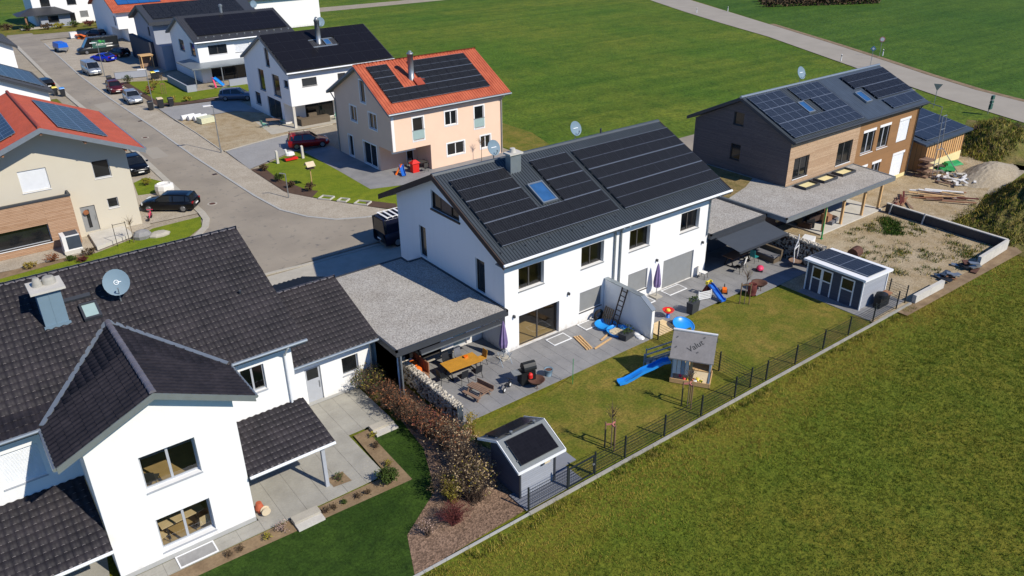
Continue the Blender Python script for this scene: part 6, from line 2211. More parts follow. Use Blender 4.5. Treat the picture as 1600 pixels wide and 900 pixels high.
# ------------------------------------------------------------ fences, walls, sheds
def wire_panel_mesh(L_, h=1.0, z0=0.08):
    m = MB()
    r = .004
    for k in range(7):
        z = z0 + h * k / 6
        for dy in (-.006, .006):
            m.box(0, dy - r, z - r, L_, dy + r, z + r)
    n = int(L_ / .1)
    for i in range(n + 1):
        x = L_ * i / n
        m.box(x - .003, -.003, z0 - .02, x + .003, .003, z0 + h + .03)
    return mesh_of('wire_panel', m, 'fence_metal')


def wire_fence(name, label, pts, h=1.05, post_h=1.25, skip=()):
    t = thing(name, label, 'fence', (*pts[0], 0))
    pm = MB()
    pm.box(-.035, -.03, 0, .035, .03, post_h)
    pme = mesh_of('post', pm, 'fence_metal')
    for p in pts:
        inst('post', pme, t, (*p, 0))
    for i, (a, b) in enumerate(zip(pts, pts[1:])):
        if i in skip:
            continue
        d = Vector((b[0] - a[0], b[1] - a[1], 0))
        inst('wire_panel', wire_panel_mesh(d.length), t, (*a, 0), (0, 0, math.atan2(d.y, d.x)))
    return t


fy = lambda x: -11.0 - 0.006 * (x + 7)
wire_fence('garden_fence', 'long anthracite wire fence along the field edge of both gardens', [(x, fy(x)) for x in (-7.08, -4.85, -3.2, -1.28, 1.42, 4.13, 6.8, 9.45, 12.1, 14.79, 17.4, 20.1, 22.8)], skip=(1,))
wire_fence('garden_fence', 'wire fence between the two duplex gardens ending at the white partition', [(8.1, -4.4), (8.15, -6.6), (8.2, -8.9), (8.2, -11.0)])
wire_fence('garden_fence', 'short wire fence beside the grey shed and the bare plot', [(24.0, -11.1), (24.1, -9.9), (24.1, -8.6)])
g = thing('garden_gate', 'narrow dark metal garden gate beside the small grey shed', 'gate', (-4.85, -11.02, 0))
m = MB()
for x in (-4.78, -3.28):
    m.box(x - .03, -11.04, .06, x + .03, -11.0, 1.12)
m.box(-4.75, -11.04, .06, -3.31, -11.0, .12); m.box(-4.75, -11.04, 1.06, -3.31, -11.0, 1.12)
obj('gate_frame', m, 'fence_metal', g)
inst('wire_panel', wire_panel_mesh(1.4, .9, .12), g, (-4.73, -11.02, 0))
m = MB(); m.box(-3.4, -11.1, .62, -3.28, -11.04, .68); obj('handle', m, 'galv', g)


def gabion(label, x, y0, y1, h, w_=.34, seed=1):
    t = thing('gabion_wall', label, 'wall', (x, (y0 + y1) / 2, 0))
    rng = np.random.default_rng(seed)
    n = int((y1 - y0) * h * w_ / (.1 ** 3) * .9)
    n = min(n, 5200)
    # stones as jittered boxes near the surfaces
    base = np.array([[-1, -1, -1], [1, -1, -1], [1, 1, -1], [-1, 1, -1], [-1, -1, 1], [1, -1, 1], [1, 1, 1], [-1, 1, 1]], float)
    F = np.array([(0, 3, 2, 1), (4, 5, 6, 7), (0, 1, 5, 4), (1, 2, 6, 5), (2, 3, 7, 6), (3, 0, 4, 7)])
    N = 1900
    face = rng.integers(0, 4, N)
    P = np.column_stack([rng.uniform(x - w_ / 2, x + w_ / 2, N), rng.uniform(y0, y1, N), rng.uniform(.05, h, N)])
    P[face == 0, 0] = x - w_ / 2 + .04
    P[face == 1, 0] = x + w_ / 2 - .04
    P[face >= 2, 2] = h - rng.uniform(.0, .07, (face >= 2).sum())
    sz = rng.uniform(.035, .075, (N, 1, 3))
    V = base[None] * sz * rng.uniform(.7, 1.2, (N, 8, 1))
    an = rng.uniform(0, 6.28, N)
    c, s = np.cos(an)[:, None], np.sin(an)[:, None]
    V = np.stack([V[..., 0] * c - V[..., 1] * s, V[..., 0] * s + V[..., 1] * c, V[..., 2]], -1) + P[:, None]
    np_mesh('stones', V.reshape(-1, 3), (np.arange(N)[:, None, None] * 8 + F[None]).reshape(-1, 4), 'stone', t, 'stuff')
    m = MB(); m.box(x - w_ / 2 + .06, y0 + .02, 0, x + w_ / 2 - .06, y1 - .02, h - .06); obj('core', m, 'soil_dark', t)
    m = MB()
    for yy in np.arange(y0, y1 + .01, .1):
        for xx in (x - w_ / 2, x + w_ / 2):
            m.box(xx - .004, yy - .003, 0, xx + .004, yy + .003, h + .05)
    for zz in np.arange(.1, h + .05, .2):
        for xx in (x - w_ / 2, x + w_ / 2):
            m.box(xx - .006, y0, zz - .003, xx + .006, y1, zz + .003)
    obj('cage', m, 'fence_metal', t)
    m = MB()
    m.box(x - w_ / 2, y0 - .05, 0, x + w_ / 2, y0, h + .06)
    obj('end_panel', m, 'slate_blue', t)
    return t


gabion('stone-filled gabion wall with pale top stones beside the left terrace', -6.0, -4.15, 1.7, 1.2, seed=2)
gabion('stone-filled gabion wall between the right terrace and the carport', 24.1, -4.9, -0.4, 1.75, seed=5)
t = thing('partition_wall', 'white privacy wall with sloped end between the two terraces', 'wall', (7.86, -2.1, 0))
m = MB()
pr = [(-0.02, 2.5), (-3.15, 2.5), (-4.1, 1.9)]
for (a, za), (b, zb_) in zip(pr, pr[1:]):
    m.hexa([(7.76, a, 0), (7.98, a, 0), (7.98, b, 0), (7.76, b, 0), (7.76, a, za), (7.98, a, za), (7.98, b, zb_), (7.76, b, zb_)])
obj('wall', m, 'render_white', t)
m = MB()
for (a, za), (b, zb_) in zip(pr, pr[1:]):
    m.hexa([(7.7, a, za), (8.04, a, za), (8.04, b - .03, zb_), (7.7, b - .03, zb_), (7.7, a, za + .05), (8.04, a, za + .05), (8.04, b - .03, zb_ + .05), (7.7, b - .03, zb_ + .05)])
obj('coping', m, 'zinc', t)


def low_wall(label, pts, h, w_=.25, mat='concrete_pale', ribs=True):
    t = thing('concrete_wall', label, 'wall', (*pts[0], 0))
    for a, b in zip(pts, pts[1:]):
        a, b = Vector((*a, 0)), Vector((*b, 0))
        d = b - a
        n = max(1, round(d.length / 2.0))
        for k in range(n):
            p, q = a + d * (k / n), a + d * ((k + 1) / n)
            u = d.normalized()
            s_ = Vector((-u.y, u.x, 0)) * w_ / 2
            p, q = p + u * .008, q - u * .008
            m = MB()
            m.hexa([p - s_, q - s_, q + s_, p + s_, p - s_ + Vector((0, 0, h)), q - s_ + Vector((0, 0, h)), q + s_ + Vector((0, 0, h)), p + s_ + Vector((0, 0, h))])
            obj('wall_element', m, mat, t)
    return t


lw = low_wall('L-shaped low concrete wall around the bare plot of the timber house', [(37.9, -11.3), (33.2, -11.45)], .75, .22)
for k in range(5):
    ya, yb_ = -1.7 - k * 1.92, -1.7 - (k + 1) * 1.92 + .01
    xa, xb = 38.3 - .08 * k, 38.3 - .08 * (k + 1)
    m = MB(); m.hexa([(xa - .11, ya, 0), (xa + .11, ya, 0), (xb + .11, yb_, 0), (xb - .11, yb_, 0), (xa - .11, ya, .7), (xa + .11, ya, .7), (xb + .11, yb_, .7), (xb - .11, yb_, .7)]); o = obj('wall_element', m, 'anthracite', lw)  # dark coating colour, also standing in for shade on the inner side
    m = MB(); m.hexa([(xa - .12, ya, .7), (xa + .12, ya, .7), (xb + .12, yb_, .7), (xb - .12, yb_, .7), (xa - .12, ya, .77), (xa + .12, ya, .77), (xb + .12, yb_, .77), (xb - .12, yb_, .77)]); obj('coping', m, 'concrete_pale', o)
low_wall('short low concrete wall between the grey shed and the field', [(24.4, -11.45), (28.0, -11.5)], .55, .25)
for x, y in ((38.2, -2.2), (38.1, -5.0)):
    t = thing('timber_prop', 'short pale prop against the concrete wall near the %s' % ('carport post' if y > -3 else 'middle of its long side'), 'prop', (x, y, 0))
    m = MB(); m.bar((x - .3, y, .02), (x - .05, y, .85), .09); m.bar((x - .35, y, .0), (x - .1, y, .0), .12, .05); obj('prop', m, 'concrete_pale', t)

# ---- small grey shed with two solar panels
sh = thing('garden_shed', 'small grey garden shed with solar panels on both roof slopes by the fence', 'shed', (-6.98, -10.2, 0))
m = MB()
SF = Fr((-6.95, -10.2, 0), (1, 0, 0), (0, -1, 0))
wall_panel(m, SF, [(0, 1.95), (2.0, 1.95)])
for x, nx in ((-6.95, -1), (-4.95, 1)):
    pass
m.poly([(-6.95, -8.1, 0), (-4.95, -8.1, 0), (-4.95, -8.1, 2.0), (-6.95, -8.1, 2.0)])
obj('wall', m, 'shed_grey', sh)
for x, nx in ((-6.95, -1), (-4.95, 1)):
    m = MB()
    wall_panel(m, Fr((x, -10.2, 0), (0, 1, 0), (nx, 0, 0)), [(0, 1.95), (1.05, 2.5), (2.1, 2.0)])
    obj('gable_wall', m, 'shed_shaded', sh)  # gable sides carry their shade in the board colour
for x in (-6.98, -5.0):
    m = MB(); m.box(x, -10.26, 0, x + .08, -10.2 - .002, 1.95); obj('corner_post', m, 'anthracite', sh)
sro, sRF, sRB = gable_roof(sh, -7.35, -4.72, -10.65, 1.95, -9.15, 2.72, -7.7, 2.02, .07, ['roof_felt'])
for x in (-7.38, -4.72):
    m = MB()
    for (ya, za, yb_, zb_) in ((-10.68, 1.94, -9.15, 2.72), (-9.15, 2.72, -7.67, 2.01)):
        m.hexa([(x, ya, za - .1), (x + .03, ya, za - .1), (x + .03, yb_, zb_ - .1), (x, yb_, zb_ - .1), (x, ya, za + .03), (x + .03, ya, za + .03), (x + .03, yb_, zb_ + .03), (x, yb_, zb_ + .03)])
    obj('verge_board', m, 'white_trim', sro)
m = MB(); m.box(-7.36, -10.7, 1.84, -4.7, -10.66, 1.97); obj('eave_board', m, 'white_trim', sro)
pv_array(sro, sRF, .28, .2, 1, 1, 2.08, 1.3, 'pv_black', 'pv_frame_black', n0=.07, mid=False)
pv_array(sro, sRB, .28, .2, 1, 1, 2.08, 1.25, 'pv_black', 'pv_frame_black', n0=.07, mid=False)
for x in (-6.6, -5.3):
    m = MB(); m.box(x, -9.2, 2.73, x + .06, -9.05, 2.86); m.box(x - .04, -9.16, 2.83, x + .1, -9.1, 2.88); obj('bracket', m, 'galv', sro)
m = MB(); m.box(-5.6, -10.3, 1.3, -5.28, -10.21, 1.62); obj('wall_sign', m, 'sand', sh)
m = MB(); m.box(-5.75, -10.26, 1.25, -5.66, -10.21, 1.55); obj('thermometer', m, 'anthracite', sh)

# ---- larger grey shed with four solar panels
sb = thing('garden_shed', 'larger grey shed with white-framed doors and four solar panels on its flat roof', 'shed', (20.7, -9.8, 0))
m = MB()
SL = Fr((20.75, -9.8, 0), (0, 1, 0), (-1, 0, 0))
dh = [(.55, 1.5, .05, 1.85), (2.1, 2.85, .05, 1.85), (2.85, 3.6, .05, 1.85)]
wall_panel(m, SL, [(0, 2.15), (3.9, 2.15)], dh, depth=.05)
obj('wall', m, 'shed_shaded', sb)  # door side of the grey shed, its shade painted into the boards
m = MB()
wall_panel(m, Fr((20.75, -9.8, 0), (1, 0, 0), (0, -1, 0)), [(0, 2.15), (2.85, 1.95)])
wall_panel(m, Fr((20.75, -5.9, 0), (1, 0, 0), (0, 1, 0)), [(0, 2.15), (2.85, 1.95)])
m.poly([(23.6, -9.8, 0), (23.6, -5.9, 0), (23.6, -5.9, 1.95), (23.6, -9.8, 1.95)])
obj('wall', m, 'shed_grey', sb)
for u0, u1, v0, v1 in dh:
    m = MB()
    SL.box(m, u0, u1, v0, v1, -.05, -.02)
    d_ = obj('door', m, 'shed_shaded', sb)
    m = MB()
    f_ = .09
    SL.box(m, u0, u0 + f_, v0, v1, -.02, .012); SL.box(m, u1 - f_, u1, v0, v1, -.02, .012); SL.box(m, u0 + f_, u1 - f_, v1 - f_, v1, -.02, .012); SL.box(m, u0 + f_, u1 - f_, 1.0, 1.08, -.02, .012)
    obj('door_frame', m, 'white_trim', d_)
    m = MB()
    SL.box(m, u0 + f_, u1 - f_, 1.08, v1 - f_, -.019, -.01)
    obj('door_pane', m, 'pane_dark', d_)
for x, y in ((20.68, -9.86), (20.68, -5.9), (23.57, -9.86)):
    m = MB(); m.box(x, y, 0, x + .07, y + .07, 2.1); obj('corner_post', m, 'white_trim', sb)
m = MB()
m.hexa([(20.45, -10.05, 2.12), (23.75, -10.05, 1.95), (23.75, -5.65, 1.95), (20.45, -5.65, 2.12), (20.45, -10.05, 2.26), (23.75, -10.05, 2.09), (23.75, -5.65, 2.09), (20.45, -5.65, 2.26)])
bro3 = obj('roof', m, 'white_trim', sb)
bR3 = Roof((23.72, -10.0, 2.095), (0, 1, 0), (-1, 0, .0515))
pv_array(bro3, bR3, .12, .55, 4, 1, 1.03, 2.1, 'pv_blue', 'pv_frame', n0=.06, mid=False, support=False)
t = thing('barbecue', 'dark round-lidded barbecue beside the larger grey shed', 'barbecue', (22.2, -10.4, 0))
m = MB(); m.box(21.8, -10.6, .05, 22.9, -10.15, .75); m.lathe((22.2, -10.4, .75), [(.4, 0), (.36, .2), (.1, .32)], 14); obj('body', m, 'black_metal', t)
m = MB(); m.box(22.62, -10.62, .76, 23.1, -10.12, .84); obj('shelf', m, 'pallet_wood', t)

# ---- playhouse on stilts with slide
PHL = 'weathered playhouse with membrane roof, blue slide and stair on the lawn'
ph = thing('playhouse', PHL, 'playhouse', (5.25, -7.98, 0), R(-56.3))
Wp, Dp = 2.05, 1.4
lb = dict(parent=ph, local=True)
for x in (0, Wp - .09):
    for y in (0, Dp - .09):
        m = MB(); m.box(x, y, 0, x + .09, y + .09, 2.0); obj('post', m, 'paint_bluegrey' if y == 0 else 'fresh_wood', **lb)
m = MB(); m.box(0, 0, .95, Wp, Dp, 1.02); obj('platform', m, 'fresh_wood', **lb)
m = MB(); m.box(0, -.05, .02, Wp, -.01, .28); m.box(-.05, -.05, .02, -.01, Dp, .28); m.box(Wp + .01, -.05, .02, Wp + .05, Dp, .28); obj('sandpit_frame', m, 'fresh_wood', **lb)
m = MB(); m.box(.02, .02, 0, Wp - .02, Dp, .12); obj('sand', m, 'sand', **lb)
for k in range(4):
    m = MB(); m.box(.06 + k * .22, -.03, .62, .25 + k * .22, -.005, 1.5); obj('picket', m, 'plastic_white' if k != 2 else 'paint_bluegrey', **lb)
m = MB(); m.box(.95, -.03, 1.0, 1.1, -.004, 1.75); obj('picket', m, 'fresh_wood', **lb)
m = MB(); m.box(0, Dp - .04, 1.02, Wp, Dp, 1.95); obj('back_wall', m, 'pale_wood', **lb)
m = MB(); m.box(Wp - .04, .1, 1.02, Wp, Dp - .04, 1.95); obj('side_wall', m, 'paint_bluegrey', **lb)
m = MB()
m.hexa([(-.12, -.42, 1.72), (Wp + .12, -.42, 1.72), (Wp + .12, .62, 2.92), (-.12, .62, 2.92), (-.12, -.42, 1.78), (Wp + .12, -.42, 1.78), (Wp + .12, .62, 2.98), (-.12, .62, 2.98)])
m.hexa([(-.12, .62, 2.92), (Wp + .12, .62, 2.92), (Wp + .12, Dp + .3, 1.9), (-.12, Dp + .3, 1.9), (-.12, .62, 2.98), (Wp + .12, .62, 2.98), (Wp + .12, Dp + .3, 1.96), (-.12, Dp + .3, 1.96)])
pr_ = obj('roof', m, 'membrane', **lb)
m = MB(); m.box(-.14, .56, 2.95, Wp + .14, .68, 3.02); obj('ridge_strip', m, 'plastic_white', pr_, local=True)


def text_mesh(s, size, mat, name, parent, mtx):
    cu = bpy.data.curves.new('print', 'FONT')
    cu.body = s
    cu.size = size
    cu.extrude = .001
    to = bpy.data.objects.new('print', cu)
    COL.objects.link(to)
    dg = bpy.context.evaluated_depsgraph_get()
    me = bpy.data.meshes.new_from_object(to.evaluated_get(dg))
    bpy.data.objects.remove(to)
    me.materials.clear()
    me.materials.append(MATS[mat])
    me.transform(mtx)
    o = bpy.data.objects.new(name, me)
    link(o, parent, (0, 0, 0))
    return o


rfp = Roof((-.12, -.42, 1.784), (1, 0, 0), (0, 1.04, 1.2))
def on_roof(a, s, ang):
    b = Matrix((rfp.A, rfp.S, rfp.N)).transposed().to_4x4()
    b.translation = rfp.p(a, s, .006)
    return b @ Matrix.Rotation(ang, 4, 'Z')


text_mesh('Valut', .44, 'ink', 'roof_print', pr_, on_roof(.98, .42, R(40)))
for a, s in ((.2, 1.1), (.2, .55), (1.35, .42), (1.6, 1.25)):
    text_mesh('uv', .16, 'ink', 'roof_print', pr_, on_roof(a, s, R(38)))
# slide in the playhouse's axes
def slide(parent, pts, w_, mat, side=.12, th=.03, name='slide'):
    m = MB()
    P = [Vector(p) for p in pts]
    rings = []
    for i, p in enumerate(P):
        d = (P[min(i + 1, len(P) - 1)] - P[max(i - 1, 0)]).normalized()
        s_ = d.cross(Vector((0, 0, 1))).normalized()
        n = s_.cross(d).normalized()
        rings.append([p - s_ * (w_ / 2 + th) + n * side, p - s_ * w_ / 2 + n * side, p - s_ * w_ / 2, p + s_ * w_ / 2, p + s_ * w_ / 2 + n * side, p + s_ * (w_ / 2 + th) + n * side, p + s_ * (w_ / 2 + th) - n * th, p - s_ * (w_ / 2 + th) - n * th])
    m.loft(rings)
    return obj(name, m, mat, parent, False, True)


def to_local(o, p):
    c, s = math.cos(-o.rotation_euler.z), math.sin(-o.rotation_euler.z)
    x, y = p[0] - o.location.x, p[1] - o.location.y
    return (x * c - y * s, x * s + y * c, p[2])


slp = [(5.45, -7.65, 1.12), (5.1, -7.45, 1.08), (4.6, -7.2, .82), (4.1, -6.95, .62), (3.6, -6.72, .32), (3.2, -6.55, .14), (2.85, -6.4, .1)]
slide(ph, [to_local(ph, p) for p in slp], .42, 'plastic_lightblue')
m = MB()
A1, A2 = Vector(to_local(ph, (6.25, -7.3, 1.0))), Vector(to_local(ph, (5.35, -5.95, .05)))
sd2 = (A2 - A1).cross(Vector((0, 0, 1))).normalized() * .3
for s_ in (-1, 1):
    m.bar(A1 + sd2 * s_, A2 + sd2 * s_, .05, .16)
obj('stair_stringer', m, 'paint_bluegrey', **lb)
for k in range(5):
    m = MB(); c = A1.lerp(A2, (k + .5) / 5); m.obox(c, sd2, (A2 - A1).normalized() * .1, Vector((0, 0, .015))); obj('step', m, 'paint_bluegrey', **lb)
for s_ in (-1, 1):
    m = MB()
    for hgt_ in (.5, .8):
        m.bar(A1 + sd2 * s_ + Vector((0, 0, hgt_)), A2 + sd2 * s_ + Vector((0, 0, hgt_)), .05, .06)
    m.bar(A2 + sd2 * s_, A2 + sd2 * s_ + Vector((0, 0, .9)), .06); m.bar(A1 + sd2 * s_, A1 + sd2 * s_ + Vector((0, 0, .95)), .06)
    obj('railing', m, 'paint_bluegrey', **lb)
for k, (x, y, mt) in enumerate(((.9, .3, 'plastic_yellow'), (1.15, .25, 'plastic_orange'), (1.4, .4, 'plastic_yellow'), (1.3, .1, 'plastic_white'), (.7, .25, 'plastic_red'), (.45, .5, 'plastic_pink'), (1.6, .2, 'plastic_yellow'))):
    p = Matrix.Rotation(R(-56.3), 4, 'Z') @ Vector((x, y, 0)) + Vector((5.25, -7.98, .12))
    t = thing('sand_toy', '%s sand toy lying in the sandpit under the playhouse' % ['large yellow', 'orange', 'small yellow', 'white', 'red', 'pink', 'rightmost yellow'][k], 'toy', tuple(p), k, 'toys in the sandpit')
    m = MB(); m.lathe((0, 0, 0), [(.07, 0), (.1, .16), (.085, .16)], 12); obj('bucket', m, mt, t, True, True)
    m = MB(); m.tube([(-.09, 0, .15), (0, .05, .24), (.09, 0, .15)], .008, 5); obj('handle', m, 'plastic_white', t, False, True)

# ------------------------------------------------------------ terrace furniture
def chair(label, x, y, rz, seat='plastic_black', legs='black_metal', group='terrace chairs', z=.02, back=.42):
    t = thing('chair', label, 'chair', (x, y, z), R(rz), group)
    m = MB(); m.box(-.22, -.22, .42, .22, .22, .46); obj('seat', m, seat, t, False, True)
    m = MB(); m.hexa([(-.22, .2, .48), (.22, .2, .48), (.22, .23, .48), (-.22, .23, .48), (-.21, .27, .48 + back), (.21, .27, .48 + back), (.21, .3, .48 + back), (-.21, .3, .48 + back)]); obj('backrest', m, seat, t, False, True)
    for sx in (-1, 1):
        for sy in (-1, 1):
            m = MB(); m.bar((sx * .18, sy * .18, .43), (sx * .24, sy * .26, 0), .025); obj('leg', m, legs, t, False, True)
    return t


def trestle_table(label, cx, cy, L_, W_, rz, top, leg='black_metal', h=.75, planks=5, name='table', z=.02):
    t = thing(name, label, 'table', (cx, cy, z), R(rz))
    for k in range(planks):
        y = -W_ / 2 + k * W_ / planks
        m = MB(); m.box(-L_ / 2, y + .003, h - .045, L_ / 2, y + W_ / planks - .003, h); obj('plank', m, top, t, False, True)
    for s_ in (-1, 1):
        m = MB()
        for q in (-1, 1):
            m.bar((s_ * (L_ / 2 - .25), q * .1, h - .05), (s_ * (L_ / 2 - .25), q * W_ * .42, 0), .06)
        m.bar((s_ * (L_ / 2 - .25), -W_ * .4, .03), (s_ * (L_ / 2 - .25), W_ * .4, .03), .05)
        obj('leg_frame', m, leg, t, False, True)
    return t


trestle_table('long oiled oak dining table on black legs on the left terrace', -3.2, -.17, 2.1, 1.1, -3, 'oak_oil')
for (x, y, a, lab, mt) in ((-4.55, -.3, 90, 'black chair at the near end of the oak table', 'plastic_black'), (-3.7, -1.0, 180, 'black chair on the lawn side of the oak table, left one', 'plastic_black'), (-2.8, -1.05, 180, 'black chair on the lawn side of the oak table, right one', 'plastic_black'),
                           (-1.8, -.1, -90, 'chair with yellow-orange covers at the right end of the oak table', 'oak_oil'), (-2.7, .75, 0, 'grey upholstered chair behind the oak table', 'fabric_grey'), (-3.5, .78, 0, 'dark chair behind the oak table near the bench', 'plastic_black')):
    chair(lab, x, y, a, mt)
t = thing('bowl', 'small orange bowl on the oak table', 'bowl', (-2.75, .05, .77)); m = MB(); m.lathe((0, 0, 0), [(.07, 0), (.14, .09), (.12, .09)], 14); obj('bowl', m, 'plastic_orange', t, True, True)
t = thing('pallet_sofa', 'pallet-wood sofa with upright plank back beside the gabion', 'sofa', (-5.2, 1.3, .02))
m = MB(); m.box(-5.6, .55, .02, -4.85, 2.2, .12); m.box(-5.6, .55, .24, -4.85, 2.2, .34)
for y in (.6, 1.35, 2.1):
    m.box(-5.58, y, .12, -4.87, y + .1, .24)
obj('seat', m, 'pallet_wood', t)
for k in range(5):
    m = MB(); m.box(-4.9, .55 + k * .34, .3, -4.84, .55 + k * .34 + .3, 1.0); obj('backrest_plank', m, 'pallet_wood', t)
for k, (x, y, rx, mt, lab) in enumerate(((-5.3, 1.7, .34, 'fabric_orange', 'large orange beanbag on the pallet sofa'), (-5.35, 1.0, .27, 'fabric_orange', 'smaller orange cushion at the front of the pallet sofa'), (-5.2, 2.0, .2, 'fabric_white', 'white cushion behind the orange beanbag'))):
    t = thing('cushion', lab, 'cushion', (x, y, .36)); m = MB(); m.lathe((0, 0, 0), [(rx * .6, 0), (rx, .1), (rx * .95, .22), (rx * .5, .34), (.03, .37)], 16); obj('cushion', m, mt, t, True, True)
t = thing('bench', 'low pale grey bench along the terrace window', 'bench', (-4.3, 1.7, .02)); m = MB(); m.box(-5.0, 1.5, .36, -2.4, 1.9, .42); obj('seat', m, 'concrete', t)
for x in (-4.8, -2.7):
    m = MB(); m.box(x, 1.55, .02, x + .1, 1.85, .36); obj('leg', m, 'galv', t)


def parasol(label, x, y, h=2.4, z=.02):
    t = thing('parasol', label, 'parasol', (x, y, z), 0, 'closed purple parasols')
    m = MB(); m.box(-.3, -.3, 0, .3, .3, .07); obj('base', m, 'concrete', t, False, True)
    m = MB(); m.tube([(0, 0, .07), (0, 0, h)], .025, 8); obj('pole', m, 'galv', t, False, True)
    m = MB()
    rings = []
    for zz, rr in ((.75, .17), (1.0, .2), (1.4, .17), (1.9, .11), (2.2, .07), (h + .02, .02)):
        rings.append([(rr * (1 + .35 * (k % 2)) * math.cos(2 * PI * k / 16), rr * (1 + .35 * (k % 2)) * math.sin(2 * PI * k / 16), zz) for k in range(16)])
    m.loft(rings); obj('canopy', m, 'fabric_purple', t, False, True)
    return t


parasol('closed purple parasol at the left front corner of the duplex', -.4, -.35)
parasol('closed purple parasol between the grey shutters of the right terrace', 12.1, -.5)
t = thing('drying_rack', 'pale blue wire drying rack beside the left parasol', 'rack', (-.7, -.85, .02))
m = MB()
for k in range(6):
    m.bar((-1.0 + k * .1, -1.15, .7), (-1.0 + k * .1, -.65, .78), .015)
for a_, b_ in (((-1.05, -1.15), (-.4, -.65)), ((-1.05, -.65), (-.4, -1.15))):
    m.bar((a_[0], a_[1], .02), (a_[0], b_[1], .78), .02); m.bar((b_[0], a_[1], .02), (b_[0], b_[1], .78), .02)
obj('frame', m, 'paint_bluegrey', t)
t = thing('grill', 'black barrel grill with open lid on the left terrace', 'grill', (-.9, -3.2, .02), R(-12))
m = MB(); m.box(-.5, -.28, .1, .35, .28, .85); obj('cabinet', m, 'black_metal', t, False, True)
m = MB(); n = 12
m.loft([[(x, -.05 + .3 * math.cos(PI * k / (n - 1)), .95 + .42 * math.sin(PI * k / (n - 1))) for k in range(n)] for x in (-.35, .38)]); obj('lid', m, 'black_metal', t, False, True)
m = MB(); m.box(-.95, -.26, .82, -.5, .26, .86); obj('side_shelf', m, 'galv', t, False, True)
m = MB(); m.lathe((.0, -.32, .5), [(.13, 0), (.13, .22), (.06, .3)], 12); obj('gas_bottle', m, 'plastic_red', t, False, True)


def fire_bowl(label, x, y, r=.45, h=.4):
    t = thing('fire_bowl', label, 'fire bowl', (x, y, .02), 0, 'fire bowls')
    m = MB(); m.lathe((0, 0, h), [(.1, -.22), (r * .7, -.15), (r, .02), (r + .03, .04), (r - .03, .02), (r * .65, -.1), (.05, -.16)], 24); obj('bowl', m, 'rust', t, True, True)
    for k in range(3):
        m = MB(); an = 2 * PI * k / 3; m.bar((math.cos(an) * r * .5, math.sin(an) * r * .5, h - .15), (math.cos(an) * r * .7, math.sin(an) * r * .7, 0), .03); obj('leg', m, 'rust', t, False, True)
    return t


fire_bowl('rusty fire bowl on the left terrace edge beside the grill', -.75, -3.75)
fire_bowl('rusty fire bowl on the right terrace beside the staked sapling', 18.3, -4.0, .5, .45)
t = thing('log_barrel', 'dark brown barrel beside the right fire bowl', 'barrel', (17.3, -4.2, .02)); m = MB(); m.lathe((0, 0, 0), [(.26, 0), (.3, .3), (.28, .75), (.24, .75), (.22, .6)], 16); obj('barrel', m, 'leaf_red', t, True, True)
t = thing('flower_pot', 'round terracotta pot with dry plant at the left lawn edge', 'pot', (.45, -3.35, .02)); m = MB(); m.lathe((0, 0, 0), [(.17, 0), (.25, .4), (.27, .42), (.22, .42), (.2, .3)], 16); obj('pot', m, 'dish_grey', t, True, True)
m = MB(); m.lathe((0, 0, .3), [(.2, 0), (.2, .06)], 12); obj('earth', m, 'rust', t, False, True)
t = thing('lawn_pole', 'thin dark pole standing in the lawn', 'pole', (.95, -4.8, 0)); m = MB(); m.tube([(.95, -4.8, 0), (.95, -4.8, 1.6)], .018, 6); obj('pole', m, 'plastic_green', t)
# children's picnic bench
t = thing('picnic_bench', "small wooden children's picnic bench on the left terrace", 'bench', (-3.75, -2.5, .02), R(-78))
for k in range(4):
    m = MB(); m.box(-.6, -.24 + k * .12, .5, .6, -.14 + k * .12, .53); obj('table_plank', m, 'old_wood', t, False, True)
for s_ in (-1, 1):
    m = MB(); m.box(-.6, s_ * .5 - .1, .27, .6, s_ * .5 + .1, .3); obj('bench_plank', m, 'old_wood', t, False, True)
    m = MB(); m.bar((s_ * .42, -.2, .5), (s_ * .42, -.5, 0), .06); m.bar((s_ * .42, .2, .5), (s_ * .42, .5, 0), .06); m.bar((s_ * .42, -.58, .25), (s_ * .42, .58, .25), .05); obj('leg_frame', m, 'old_wood', t, False, True)
m = MB(); m.box(-.6, .6, .3, .6, .63, .55); obj('backrest', m, 'old_wood', t, False, True)
t = thing('balance_bike', 'small dark balance bike with white wheels on the left terrace', 'bike', (-2.2, -3.05, .02), R(25))
for x in (-.32, .32):
    m = MB(); n = 16
    m.loft([[(x + rr * math.cos(2 * PI * k / n), y, .16 + rr * math.sin(2 * PI * k / n)) for k in range(n)] for rr, y in ((.16, -.02), (.16, .02))]); w_ = obj('wheel', m, 'plastic_black', t, False, True)
    m = MB(); m.loft([[(x + .09 * math.cos(2 * PI * k / n), y, .16 + .09 * math.sin(2 * PI * k / n)) for k in range(n)] for y in (-.03, .03)]); obj('hub', m, 'plastic_white', w_, False, True)
m = MB(); m.tube([(-.32, 0, .16), (-.1, 0, .32), (.25, 0, .4), (.32, 0, .16)], .03, 6); m.tube([(.25, 0, .38), (.22, 0, .58)], .02, 6); m.bar((.22, -.2, .58), (.22, .2, .58), .03); obj('frame', m, 'plastic_black', t, False, True)
m = MB(); m.box(-.2, -.07, .36, .06, .07, .41); obj('saddle', m, 'plastic_black', t, False, True)
